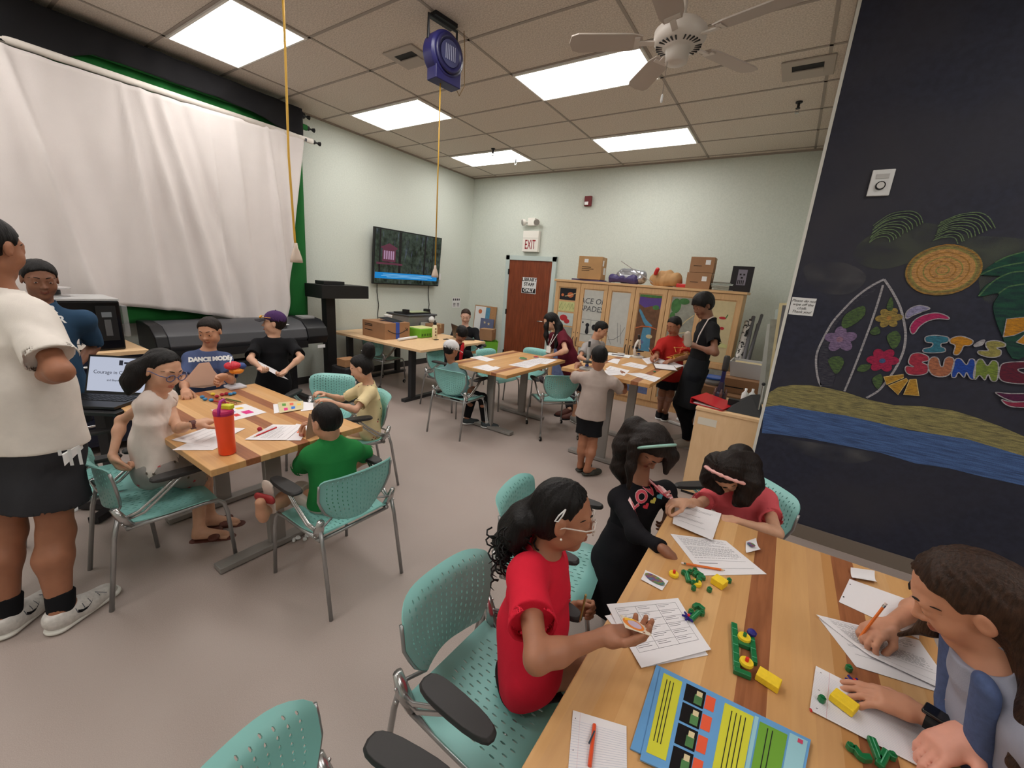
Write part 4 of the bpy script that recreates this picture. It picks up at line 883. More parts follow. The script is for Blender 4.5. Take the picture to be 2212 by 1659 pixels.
# girl pink
c = person('girl in coral pink t-shirt bent over a sheet, braided pink headband in dark hair', 1.22, {'pel': (5.046,0.404,0.525),'nk': (4.958,0.381,0.813),'hd': (4.928,0.27,0.888),'shR': (4.857,0.398,0.681),'shL': (5.079,0.405,0.755),'elR': (4.824,0.194,0.717),'wrR': (4.795,0.04,0.791),'elL': (5.143,0.212,0.702),'wrL': (4.993,0.133,0.736),'hiR': (5.012,0.373,0.508),'hiL': (5.072,0.375,0.535),'knR': (4.973,0.082,0.564),'knL': (5.043,0.079,0.567),'anR': (5.006,0.539,0.07),'anL': (5.093,0.567,0.07)}, ('fair', 206,158,130), None, (4.93,.40), fd(-118,-62), build=.95, res=.004,
  hands=dict(R=dict(c=(.55,.6,.7,.8), th=.8, d=(-.6,-.5,-.05), n=(.1,-.2,-1)), L=dict(c=(.35,.4,.4,.5), n=(0,0,-1), d=(-.75,-.3,-.05))),
  shirt=dict(m=cloth('coral', 222,96,104), sleeve=.62, hem=.02, loose=1.05, t=.009, sl_r=1.1, folds=.003), legs=dict(m=cloth('denim_shorts', 70,80,110), frac=.6), 
  hair=dict(m=MATS['hair_dark'], style='long', vol=1.07, fringe=0, extra=[([(4.854,0.298,0.904),(4.851,0.277,0.828),(4.9,0.249,0.798)], [.05,.04,.02], .04), ([(4.989,0.302,0.946),(5.01,0.252,0.871),(4.993,0.232,0.799),(4.97,0.231,0.767)], [.05,.045,.03,.01], .04), ([(4.945,0.4,0.934),(4.96,0.441,0.839)], [.06,.05], .05)]), shoes=dict(m=Bk, sole=Bk))
headband(c, mat('pink_band', rgb(236,176,170), .6), .012, .20, wav=.3, k=1.10)
# foreground girl in red
c = person('girl in bright red t-shirt with clear glasses and curly ponytail holding a sticker', 1.36, {'pel': (4.522,-0.768,0.474),'nk': (4.536,-0.761,0.891),'hd': (4.573,-0.742,1.015),'shR': (4.543,-0.87,0.878),'shL': (4.499,-0.634,0.765),'elR': (4.686,-1.053,0.847),'wrR': (4.777,-0.883,0.828),'elL': (4.532,-0.607,0.535),'wrL': (4.522,-0.444,0.432),'hiR': (4.565,-0.814,0.501),'hiL': (4.504,-0.71,0.395),'knR': (4.688,-0.547,0.345),'knL': (4.65,-0.434,0.28),'anR': (4.766,-0.527,-0.03),'anL': (4.767,-0.414,-0.07)}, ('fore', 164,112,86), None, (4.50,-.78), fd(26,-6), up=(.1,.05,1), build=.95, res=.0035, head=.212,
  hands=dict(R=dict(c=(.38,.34,.36,.42), th=.55, sp=.15, d=(0.094,0.072,0.011), n=(-.25,-.1,1), k=.95), L=dict(c=(.6,.8,.85,.9), th=.9, d=(0.054,0.028,0.021), n=(.3,-.6,.2))),
  shirt=dict(m=cloth('bright_red', 214,36,58), sleeve=.66, hem=.045, loose=1.08, t=.010, sl_r=1.2, folds=.0035, fr=18), legs=dict(m=cloth('black_track', 34,26,26), frac=.34, loose=1.2),
  hair=dict(m=MATS['hair_black'], style='pony', vol=.965, extra=[([(4.484,-0.766,1.009),(4.46,-0.779,0.977),(4.438,-0.79,0.936),(4.429,-0.795,0.886),(4.419,-0.8,0.83)], [.036,.04,.038,.03,.01], .03), ([(4.486,-0.821,0.991),(4.47,-0.83,0.943),(4.48,-0.824,0.898)], [.035,.035,.012], .02), ([(4.419,-0.755,0.921),(4.396,-0.778,0.865),(4.39,-0.782,0.817)], [.03,.028,.010], .02)]), shoes=dict(m=Bk, sole=prn))
glasses(c, mat('clear_frame', rgb(225,215,208), .08, spec=.8, alpha=.75))
cb = c['base']; cur = random.Random(5); cp = [(4.48,-0.813,0.992),(4.459,-0.824,0.953),(4.45,-0.829,0.905),(4.443,-0.833,0.861)]
cm = MB()
for i in range(46):
    t_ = cur.random()*2.99; k = int(t_); p = Vector(cp[k]).lerp(Vector(cp[min(k+1,3)]), t_-k)-Vector(cb)+Vector([cur.gauss(0,.022) for _ in range(3)]); a0 = cur.random()*6; rr_ = .008+cur.random()*.008; ln = .05+cur.random()*.05
    cm.tube([p+Vector((math.cos(a0+j*1.1)*rr_, math.sin(a0+j*1.1)*rr_, -ln*j/10)) for j in range(11)], [.0028]*9+[.002,.0008], 5)
q_ = cm.build('curls', MATS['hair_black'], c['hair'], smooth=True); q_['kind'] = 'stuff'
P_ = lambda x, y, z: Vector(c['hp'](x, y, z)-c['base'])
MB().tube([P_(.36,-.02,.30), P_(.385,-.04,.22), P_(.385,-.08,.12), P_(.375,-.12,.11), P_(.38,-.09,.2), P_(.36,-.02,.30)], .0022, 6).build('hair_clip', prn, c['hair'])
MB().ball(P_(.375,.01,-.13), .0035, 10).build('earring', mat('pearl', rgb(240,235,225), .1), c['body'], smooth=True)
J_ = c['J']; W0 = J_['wrL']; dv = unit(J_['elL']-W0); MB().tube([Vector(W0-c['base']+dv*.002), Vector(W0-c['base']+dv*.028)], .0235, 16).build('wristband', mat('pink_band2', rgb(214,110,112), .35), c['body'])
for k in range(2):
    hi, kn = J_['hiR'], J_['knR']; MB().tube([Vector(hi+(kn-hi)*t_+V(.0,-.068+.010*k,.02-.045*k)+V(0,0,.012*math.sin(t_*9))-c['base']) for t_ in (-.05,.1,.22,.34,.46)], .0035, 6).build('piping', prn, c['legs'])
# girl at right with pencil
c = person('girl at right edge with long brown hair, blue overalls and smartwatch, writing with orange pencil', 1.36, {'pel': (5.7,-0.56,0.54),'nk': (5.475,-0.6,0.985),'hd': (5.425,-0.575,1.085),'shL': (5.54,-0.715,0.925),'shR': (5.5,-0.46,0.95),'elR': (5.531,-0.068,0.765),'wrR': (5.413,-0.291,0.79),'elL': (5.59,-0.66,0.79),'wrL': (5.422,-0.583,0.782)}, ('fair3', 196,140,112), None, (5.52,-.60), fd(180,-36), up=(-.2,-.1,1), build=.95, res=.0035, head=.212, nolegs=True,
  hands=dict(R=dict(c=(.6,.6,.65,.7), th=.9, d=(-0.06,-0.073,-0.015), n=(0,-.3,-1)), L=dict(c=(.15,.2,.25,.3), th=.3, d=(-0.079,0.002,-0.01), n=(0,0,-1))),
  shirt=dict(m=cloth('grey_blue_tee', 150,152,168), sleeve=.5, hem=.0, loose=1.05, t=.008), 
  hair=dict(m=MATS['hair_brown'], style='pony', vol=1.0, fringe=0, extra=[([(5.50,-.60,1.12),(5.55,-.63,1.04),(5.54,-.70,.95),(5.50,-.73,.88)], [.06,.055,.045,.015], .04), ([(5.43,-.50,1.13),(5.41,-.49,1.05),(5.42,-.50,.95),(5.38,-.48,.89)], [.035,.022,.016,.005], .03)]))
s = SDF(); J_ = c['J']; d = c['dep']; u = c['up']; s.cap(J_['pel'], J_['pel']+(J_['nk']-J_['pel'])*.66, .138, .136, .03, sq=(d,.76), flat=(0,1)); 
for q in (-1, 1): s.cap(J_['pel']+(J_['nk']-J_['pel'])*.6+c['side']*q*.06+d*.085, J_['nk']+c['side']*q*.068+d*.03-u*.005, .030, .030, .02, sq=(d,.6)); 
s.folds = fold_fn(4,.003,22,(0,0,1)); s.build('overalls', mat('denim', rgb(72,88,128), .85, var=.12, vscale=90, bump=.1, bscale=500), c['body'], .0045, c['base'])
W0 = J_['wrL']; e_ = unit(J_['elL']-W0); nu = unit(np.cross(e_, np.cross(V(0,0,1), e_))); cx_ = np.cross(nu, e_)
wt = MB().tube([Vector(W0-c['base']+e_*.012), Vector(W0-c['base']+e_*.036)], .0225, 18).build('watch_band', MATS['black_rubber'], c['body'])
MB().box((0,0,0), (.036,.042,.010), frame(Vector(W0-c['base']+e_*.024+nu*.023), cx_, e_, nu)).build('watch_face', mat('watch_glass', rgb(12,12,16), .12, spec=.7), wt, bevel=.004)
# adult hands at the lower right
c = person('person in tie-dyed top at bottom right corner, only clasped hands and forearm in view', 1.6, {'pel': (6.0,-1.0,0.85),'nk': (5.86,-1.0,1.32),'hd': (5.82,-0.98,1.47),'shL': (5.8,-1.15,1.26),'shR': (5.84,-0.85,1.26),'elR': (5.586,-0.61,1.0),'wrR': (5.489,-0.633,0.83),'elL': (5.7,-1.0,0.98),'wrL': (5.536,-0.646,0.81)}, ('rosy', 222,158,138), None, (5.9,-1.0), fd(170,-20), build=1.0, res=.005, nolegs=True,
  hands=dict(R=dict(c=(.25,.3,.35,.4), th=.4, n=(.2,-.2,-.9), d=(-0.059,-0.038,-0.045)), L=dict(c=(.6,.7,.7,.7), th=.7, n=(0,.6,.5))),
  shirt=dict(m=(lambda t: t.col(t.ramp(t.n('TexNoise', Vector=t.xyz()[0], Scale=9, Detail=3).outputs[0], [(.3, rgb(232,120,150)), (.45, rgb(190,40,90)), (.55, rgb(238,224,160)), (.7, rgb(235,225,215))])))(NT('tie_dye', .9)), sleeve=.9, hem=.0, loose=1.15, t=.02, sl_r=1.5), hair=dict(m=MATS['hair_brown'], style='long'))

# ---------------------------------------------------------------- backdrop stand on the left wall
def interp(tab, x):
    tab = sorted(tab)
    if x <= tab[0][0]: return tab[0][1]
    for (a, u), (b, v_) in zip(tab, tab[1:]):
        if x <= b: return u+(v_-u)*(x-a)/(b-a)
    return tab[-1][1]
def drape(name, mt, X0, ytab_r, ztop, zbot, y0, folds, parent, n=150, m=50, amp=1.0):
    """hanging cloth; ytab_r: right edge y as function of t (0 top,1 bottom)"""
    vs = []; fs = []
    for j in range(m+1):
        t = j/m
        yr = ytab_r[0]+(ytab_r[1]-ytab_r[0])*t
        for i in range(n+1):
            y = y0+(yr-y0)*i/n; yy = y; zt = interp(ztop, y); zb = interp(zbot, y); z = zt+(zb-zt)*t; x = X0
            for (fy, dy, w_, a) in folds:
                c_ = fy+dy*t; d = (y-c_)/(w_*(.6+.7*t)); x += a*amp*math.exp(-d*d)*min(1, .25+t*2)
            x += .006*math.sin(y*13+t*3)*t+.004*math.sin(y*31+5*t)+.010*amp*math.sin(y*21+2.2*math.sin(y*4)+1.5*t)*math.exp(-((t-.5)/.6)**2)
            vs.append((x, yy, z))
    for j in range(m):
        for i in range(n): a = j*(n+1)+i; fs.append((a, a+1, a+n+2, a+n+1))
    mb = MB(); mb.add(vs, fs); mb.open = True
    o = mb.build(name, mt, parent, smooth=True); s_ = o.modifiers.new('t', 'SOLIDIFY'); s_.thickness = .003; return o
cl_w = mat('backdrop_white', rgb(214,206,203), .9, var=.03, vscale=3, bump=.1, bscale=120); cl_g = mat('backdrop_green', rgb(20,96,38), .9, var=.08, vscale=5); cl_k = mat('backdrop_black', rgb(16,15,18), .95)
bd = thing('backdrop_stand', 'wall-mounted backdrop rollers with white, green and black cloths hanging on the left', 'backdrop', (-.4, 0, 3.0))
bdl = Matrix.Translation((.4, 0, -3.0))
def bb_(mb, n_, m_, sm=False): 
    o = mb.build(n_, m_, bd, M=bdl, smooth=sm); return o
Y0 = -4.4
for nm, x_, z_, y1, mt_, r_ in (('black_roller', -.36, 3.40, 1.44, cl_k, .042), ('green_roller', -.30, 3.26, 1.46, cl_g, .032), ('white_roller', -.25, 3.115, 1.50, W_, .030)):
    r0 = bb_(MB().tube([(x_, Y0, z_), (x_, y1, z_)], r_, 14), nm, mt_, True)
    MB().tube([(x_+.4, y1, z_-3), (x_+.4, y1+.03, z_-3)], r_*.8, 12).tube([(x_+.4, y1+.03, z_-3), (x_+.4, y1+.075, z_-3)], .011, 8).tube([(x_+.4, y1+.075, z_-3), (x_+.4, y1+.10, z_-3)], [.018, .026], 10).build('roller_knob', MATS['black_plastic'], r0)
for y in (1.40, -1.2, -3.8): bb_(MB().bb((-.55, y-.02, 3.06), (-.50, y+.02, 3.46)).bb((-.5, y-.012, 3.38), (-.34, y+.012, 3.41)).bb((-.5, y-.012, 3.24), (-.28, y+.012, 3.27)).bb((-.5, y-.012, 3.09), (-.22, y+.012, 3.12)), 'bracket', MATS['dark_metal'])
wf = [(-3.6,.3,.10,.06), (-2.6,.2,.12,.07), (-1.75,.35,.10,.07), (-.95,.28,.05,.12), (-.66,.3,.10,-.04), (-.28,.10,.035,.08), (-.15,.30,.045,.07), (-.02,.38,.045,.075), (.16,.45,.05,-.04), (.38,.05,.02,.035), (.60,.10,.04,.035), (.95,.12,.03,.07), (1.13,.05,.04,.045)]
o = drape('white_cloth', cl_w, .4-.232, (1.385, 1.03), [(-5, .14), (-1.0,.075), (0,.075), (1.4,.125)], [(-5,-1.80),(-.6,-1.84),(-.1,-1.90),(.3,-1.97),(.7,-2.06),(.95,-2.07),(1.1,-2.02)], Y0, wf, bd, 260, 50)
gf = [(a_+.1, d_, w_, q_*.12) for a_, d_, w_, q_ in wf]
drape('green_cloth', cl_g, .4-.32, (1.40, 1.37), [(-5,.25),(1.4,.25)], [(-5,-2.02),(-.4,-2.03),(.2,-2.0),(.45,-1.9),(1.0,-2.0),(1.4,-2.05)], Y0, gf, bd, 120, 40)
bt = [(-0.894,3.095),(-0.797,3.128),(-0.628,3.116),(-0.427,3.222),(-0.128,3.227),(0.224,3.227),(0.532,3.229),(0.805,3.215),(0.985,3.174),(1.111,3.148),(1.299,3.137)]
bt = sorted(bt)
drape('black_cloth', cl_k, .4-.245, (1.38, 1.38), [(-5,.46),(1.4,.43)], [(-5,bt[0][1]-3)]+[(a_, b_-3.0) for a_, b_ in bt], Y0, [(q, .05, .04, .015) for q in (-2,-1,-.3,.4,.9)], bd, 160, 12)
# ---------------------------------------------------------------- television
t = NT('tv_picture', .2); uvw, x, y, z = t.xyz()
n1 = t.n('TexNoise', Vector=t.n('Mapping', Vector=uvw, Scale=(1,7,1.2)).outputs[0], Scale=5, Detail=8); n2 = t.n('TexNoise', Vector=uvw, Scale=16, Detail=6)
cc = t.mix(.45, t.ramp(n1.outputs[0], [(.35, rgb(8,12,10)), (.52, rgb(40,56,42)), (.6, rgb(30,38,36)), (.75, rgb(110,120,150))]), t.ramp(n2.outputs[0], [(.35, rgb(14,18,16)), (.7, rgb(90,104,92))]))
t.b.inputs['Base Color'].default_value = (0,0,0,1); t.t.links.new(cc, t.b.inputs['Emission Color']); t.b.inputs['Emission Strength'].default_value = .8
def glow(name, c_, s_=.8): return mat(name, (0,0,0,1), .4, emit=c_, es=s_)
tv = thing('television', 'wall-mounted television showing a forest tree house with a blue banner', 'television', (-.5, 3.25, 1.865)); tv.rotation_euler = (0, math.radians(4), 0)
MB().box((.06,0,0), (.045,1.45,.845)).build('housing', MATS['black_plastic'], tv, bevel=.004)
MB().box((.084,0,.0), (.003,1.42,.81)).build('screen', MATS['tv_picture'], tv)
MB().box((.0865,-.02,-.285), (.001,1.36,.095)).build('banner', glow('tv_blue', rgb(20,130,200), .9), tv)
b2 = MB()
for k_, w_ in ((.02, 1.05), (0, 1.12), (-.02, .9)): b2.box((.0875,-.02,-.285+k_), (.001, w_, .007))
b2.build('banner_text', glow('tv_text', rgb(150,200,230), .9), tv)
h_ = MB().box((.0868,-.44,.03), (.001,.26,.20)).box((.0868,-.44,.14), (.001,.32,.03)).box((.0868,-.42,-.10), (.001,.52,.03)).add([(.0868,-.58,.155),(.0868,-.44,.21),(.0868,-.29,.155)], [(0,1,2)])
h_.build('tree_house', glow('tv_house', rgb(96,48,66), .8), tv); w2 = MB()
for k_ in range(5): w2.box((.0875,-.53+k_*.044,.03), (.001,.028,.13))
w2.build('house_windows', glow('tv_win', rgb(176,140,170), .8), tv)
tr = MB()
for yy, w_ in ((-.22,.05),(.33,.03),(.52,.02),(-.62,.03)): MB().box((.0864,yy,.05), (.0008,w_,.70)).build('tree_trunk', glow('tv_trunk', rgb(22,20,22), .8), tv)
MB().box((.02,0,0), (.05,.4,.3)).build('wall_mount', MATS['dark_metal'], tv)
for y_, lbl, z0 in ((2.66, 'thin black cable hanging from the left end of the television', .80), (3.80, 'thin black cable hanging from the right end of the television', .80)):
    tag(MB().tube([(-.52,y_,1.46), (-.535,y_+.01,1.3), (-.535,y_+.04,1.1), (-.535,y_+.02,.95), (-.535,y_+.03,z0)], .006, 6).build('cable', MATS['black_rubber'], smooth=True), lbl, 'cable', 'television cables')
P_ = (-0.53,4.093,1.609); sw = tag(MB().box(P_, (.01,.05,.12)).build('wall_switch', prn, bevel=.003), 'small wall switch plate beside the right edge of the television', 'switch')
# podium / monitor cart
pc = thing('monitor_stand', 'tall black stand with a wide flat box on a single column by the backdrop', 'stand', (-.02, 1.6, 0))
MB().bb((-.30,-.26,1.25), (.10,.44,1.42)).build('top_box', mat('black_box', rgb(20,20,22), .5), pc, bevel=.004)
MB().bb((-.18,-.10,.04), (-.07,.03,1.25)).build('column', mat('black_column', rgb(17,17,19), .5), pc)
MB().bb((-.34,-.24,0), (.12,-.16,.05)).bb((-.34,.06,0), (.12,.14,.05)).bb((-.16,-.2,0), (-.08,.1,.05)).build('foot', MATS['black_plastic'], pc)
tag(MB().bb((-.20,1.42,1.422), (.0,1.72,1.465)).build('media_box', MATS['black_plastic'], bevel=.004), 'slim black media box lying on the tall black stand', 'device')
tag(MB().tube([(-.26,1.58,1.25), (-.24,1.57,1.1), (-.21,1.59,.9), (-.22,1.58,.6)], .005, 6).build('cable', MATS['black_rubber'], smooth=True), 'black cable dangling beneath the box of the tall stand', 'cable')
# ---------------------------------------------------------------- wide printer
wp = thing('wide_format_printer', 'large dark grey roll printer on legs below the backdrop', 'printer', (-.02, .55, 0))
gp = mat('printer_grey', rgb(66,66,70), .4); gk = mat('printer_black', rgb(24,24,27), .35)
prof = [(-.24,.76),(.20,.74),(.24,.80),(.21,.90),(.10,.985),(-.10,1.01),(-.24,1.0)]
m = MB(); m.prism(prof, -.86, .50, frame((0,0,0), (1,0,0), (0,0,1), (0,1,0))); m.build('body', gp, wp, bevel=.01)
m = MB(); m.prism([(x_*1.06, .745+(z_-.745)*1.04-.03*(z_ < .8)) for x_, z_ in prof], .50, .76, frame((0,0,0), (1,0,0), (0,0,1), (0,1,0))); m.build('end_housing', gk, wp, bevel=.012)
m = MB(); m.prism([(x_*1.04, .745+(z_-.745)*1.03) for x_, z_ in prof], -.96, -.86, frame((0,0,0), (1,0,0), (0,0,1), (0,1,0))); m.build('end_cap', gk, wp, bevel=.012)
MB().bb((.215,-.84,.68), (.25,.49,.76)).build('output_slot', gk, wp)
MB().bb((.12,.10,.955), (.20,.30,.960)).build('status_label', prn, wp); MB().bb((.262,.60,.66), (.266,.70,.70)).build('label', prn, wp)
MB().bb((-.1,.54,1.0), (.06,.70,1.03)).build('control_panel', mat('panel_grey', rgb(150,150,150), .3), wp, bevel=.004)
for y in (-.75, .42):
    MB().bb((-.04,y-.03,.06), (.04,y+.03,.76)).build('leg', gk, wp); MB().bb((-.30,y-.035,.03), (.32,y+.035,.08)).build('foot', gk, wp)
MB().tube([(.10,-.8,.55), (.10,.45,.55)], .05, 14).build('paper_roll', MATS['black_plastic'], wp, smooth=True)
s = SDF(); s.box((.3,1.5,.2), (.16,.12,.2), None, .02); s.folds = fold_fn(3,.01,20)
s.build('crate', mat('crate_black', rgb(32,31,33), .7), None, .01, (.3,1.5,0)); tag(bpy.data.objects['crate'], 'black crate on the floor below the end of the wide printer', 'crate')
s = SDF(); s.cap((.62,1.35,.16), (.85,1.05,.14), .15, .13, .05); s.cap((.6,1.5,.1), (.75,1.3,.22), .09, .1, .05); s.cut((.7,1.2,.0), (0,0,-1), 2); s.folds = fold_fn(8,.012,20)
tag(s.build('backpack', mat('bag_black', rgb(20,20,23), .8), None, .01, (.7,1.25,0)), 'soft black bag slumped on the floor behind the empty teal chair', 'bag')
tag(MB().bb((.22,1.42,.402), (.40,1.62,.50)).build('carton', mat('carton_brown', rgb(160,118,82), .8), bevel=.003), 'small open brown carton on the black crate', 'box')
# ---------------------------------------------------------------- cabinet with the 3-D printer, laptop
tc = thing('tool_cabinet', 'navy drawer cabinet with a wooden top under the small black printer', 'cabinet', (.20, -1.05, 0))
MB().bb((-.33,-.52,.82), (.33,.50,.855)).build('worktop', MATS['plywood'], tc, bevel=.004)
MB().bb((-.30,-.49,.08), (.30,.47,.82)).build('body', mat('navy_steel', rgb(20,26,48), .4), tc)
for k, z_ in enumerate((.60,.38,.12)):
    d_ = MB().bb((.30,-.46,z_), (.315,.44,z_+.19)).build('drawer', MATS['navy_steel'], tc, bevel=.003); MB().tube([(.335,-.42,z_+.15), (.335,.40,z_+.15)], .011, 8).build('handle', MATS['chrome'], d_, smooth=True)
MB().tube([(-.2,.50,.78), (.2,.50,.78), (.2,.56,.78), (-.2,.56,.78), (-.2,.50,.78)], .009, 8).build('push_handle', MATS['chrome'], tc, smooth=True)
for a_ in (-.25,.25):
    for b_ in (-.42,.42): MB().tube([(a_-.015,b_,.04), (a_+.015,b_,.04)], .04, 12).build('caster', MATS['black_rubber'], tc)
dp = thing('desktop_3d_printer', 'small black enclosed printer with a spool on top and a paper notice, by the backdrop', 'printer', (.22, -.92, .857))
MB().bb((-.24,-.30,0), (.22,.25,.40)).build('housing', mat('gloss_black', rgb(14,14,16), .15), dp, bevel=.012)
MB().bb((-.24,-.30,.40), (.22,.25,.415)).build('lid', mat('grey_lid', rgb(190,190,190), .3), dp)
MB().bb((.222,.10,.08), (.226,.22,.36)).build('front_panel', MATS['black_plastic'], dp); MB().bb((.226,.13,.27), (.229,.19,.31)).build('display', mat('disp', rgb(120,125,130), .2), dp); MB().bb((.226,.14,.12), (.231,.18,.25)).build('handle', mat('gp2', rgb(90,90,92), .3), dp)
MB().bb((.222,-.16,.02), (.225,.05,.30)).build('notice', prn, dp); nt_ = MB()
for k_ in range(7): nt_.bb((.2252,-.14,.26-.033*k_), (.2256,-.14+(.11 if k_ % 3 else .17), .265-.033*k_))
nt_.build('notice_text', mat('ink', rgb(70,66,70), .8), dp)
MB().lathe([(.10,0),(.10,.006),(.035,.008),(.035,.06),(.11,.062),(.11,.068)], (-.02,-.08,.418), 24).build('filament_spool', mat('clear_grey', rgb(190,186,186), .2), dp)
MB().lathe([(.05,0),(.05,.035)], (-.02,-.08,.43), 20).build('filament', MATS['dark_metal'], dp)
MB().bb((.10,.262,.10), (.2,.30,.36)).build('side_guard', mat('clear_guard', rgb(190,190,190), .1, alpha=.35), dp, bevel=.01)
lc = (1.734,-1.052,0.74)
lt = thing('laptop', 'open black laptop with a white slide behind the girl in glasses', 'laptop', (1.58, -1.10, .742), math.radians(38))
MB().bb((-.19,-.13,0), (.19,.13,.018)).build('keyboard_base', mat('lap_black', rgb(28,28,30), .4), lt, bevel=.003); kb = MB()
for i in range(12):
    for j in range(4): kb.bb((-.165+i*.028,-.02+j*.028,.018), (-.142+i*.028,.002+j*.028,.021))
kb.build('keys', MATS['black_plastic'], lt)
LM = Matrix.Translation((0,.13,.012)) @ Matrix.Rotation(math.radians(-18), 4, 'X')
MB().bb((-.19,-.006,0), (.19,.006,.25), M=LM).build('display_lid', MATS['lap_black'], lt); sc_ = MB().bb((-.177,-.0085,.018), (.177,-.006,.238), M=LM).build('screen', glow('slide_white', rgb(205,212,232), .75), lt)
LT = LM @ frame((0,-.010,.14), (1,0,0), (0,0,1), (0,-1,0)); inkg = glow('slide_ink', rgb(40,44,60), .6)
text('slide_title', 'Courage in Computing', .032, LT, inkg, sc_, depth=.0004); text('slide_subtitle', 'and Beyond Tech', .018, LM @ frame((0,-.010,.09), (1,0,0), (0,0,1), (0,-1,0)), inkg, sc_, depth=.0004)
MB().bb((.0,-.0105,.19), (.022,-.009,.222), M=LM).bb((.03,-.0105,.20), (.12,-.009,.212), M=LM).build('slide_logo', inkg, sc_)
ls = thing('laptop_stand', 'black rolling stand carrying the open laptop', 'stand', (1.58, -1.10, 0), math.radians(38))
MB().bb((-.23,-.17,.715), (.23,.17,.738)).build('tray', MATS['black_plastic'], ls, bevel=.004); MB().bb((-.03,-.02,.05), (.03,.04,.715)).build('column', MATS['dark_metal'], ls); MB().bb((-.22,-.03,.01), (.22,.03,.05)).bb((-.03,-.18,.01), (.03,.18,.05)).build('foot', MATS['dark_metal'], ls)
# ---------------------------------------------------------------- door, signs, alarms
dr = bpy.data.objects.new('door_1', None); COL.objects.link(dr); dr['kind'] = 'structure'
MB().bb((.44,4.955,.01), (1.36,4.985,2.02)).build('door_panel', MATS['door_wood'], dr)
MB().bb((.36,4.94,0), (.44,4.99,2.10)).bb((1.36,4.94,0), (1.44,4.99,2.10)).bb((.36,4.94,2.02), (1.44,4.99,2.10)).build('door_frame', MATS['door_frame_paint'], dr)
MB().tube([(1.28,4.955,.95), (1.28,4.90,.95), (1.18,4.895,.95)], .011, 8).build('door_handle', MATS['chrome'], dr, smooth=True)
for z_ in (.25, 1.05, 1.80): MB().bb((.425,4.935,z_-.05), (.445,4.957,z_+.05)).build('hinge', MATS['dark_metal'], dr)
fc = lambda x, y, z: frame((x,y,z), (1,0,0), (0,0,1), (0,-1,0))
so = thing('door_sign', 'white and black notice on the brown door', 'sign', (.91, 4.952, 1.43))
MB().bb((-.155,-.004,0), (.155,.0,.29)).build('panel', prn, so); MB().bb((-.145,-.006,.01), (.145,-.003,.095)).build('black_band', MATS['black_plastic'], so)
ik = mat('ink_black', rgb(22,20,22), .7)
text('lettering', 'LIBRARY\nSTAFF', .085, fc(0,-.005,.205), ik, so, bold=.002); text('lettering', 'ONLY', .085, fc(0,-.007,.055), prn, so, bold=.003)
ex = thing('exit_sign', 'white exit sign with dark red letters above the brown door', 'sign', (.885, 4.985, 2.17))
MB().bb((-.165,-.075,0), (.165,0,.36)).build('housing', mat('sign_white', rgb(232,228,220), .5), ex, bevel=.004); MB().bb((-.165,-.078,.235), (.165,-.074,.239)).build('seam', mat('seam', rgb(170,165,160), .5), ex)
text('lettering', 'EXIT', .225, fc(0,-.077,.118), mat('exit_red', rgb(140,10,24), .5), ex, w=.22, bold=.002)
em = thing('emergency_light', 'white emergency light with two lamp heads above the exit sign', 'lamp', (.87, 4.985, 2.62))
MB().bb((-.075,-.07,0), (.075,0,.13)).build('housing', MATS['sign_white'], em, bevel=.006)
for q in (-1, 1):
    l_ = MB(); l_.tube([(q*.12,-.09,.055), (q*.15,-.13,.045)], [.055,.06], 14).tube([(q*.07,-.04,.06), (q*.12,-.08,.056)], .02, 8); lo_ = l_.build('lamp_head', MATS['sign_white'], em, smooth=False)
    MB().tube([(q*.1505,-.131,.0448), (q*.154,-.135,.044)], .05, 14).build('lens', mat('lens_grey', rgb(140,134,128), .15), lo_)
hs = thing('alarm_strobe', 'small dark red fire alarm strobe high on the back wall', 'alarm', (1.91, 4.985, 2.92))
MB().bb((-.06,-.05,0), (.06,0,.155)).build('housing', mat('alarm_red', rgb(110,18,26), .4), hs, bevel=.006); MB().bb((-.045,-.066,.015), (.02,-.05,.065)).build('strobe_lens', mat('lens_clear', rgb(220,215,215), .1), hs, bevel=.004)
wn = thing('wall_notice', 'white printed notice sheet on the left wall near the corner', 'notice', (-.548, 4.60, 1.03))
MB().bb((0,-.12,0), (.003,.12,.20)).build('sheet', prn, wn); b3 = MB()
for j in range(4): b3.bb((.003,-.10+j*.055,.14), (.0035,-.065+j*.055,.18))
for j in range(3): b3.bb((.003,-.09,.03+j*.025), (.0035,-.02,.042+j*.025)); b3.bb((.003,.02,.03+j*.025), (.0035,.09,.042+j*.025))
b3.build('printed_lines', MATS['ink'], wn)
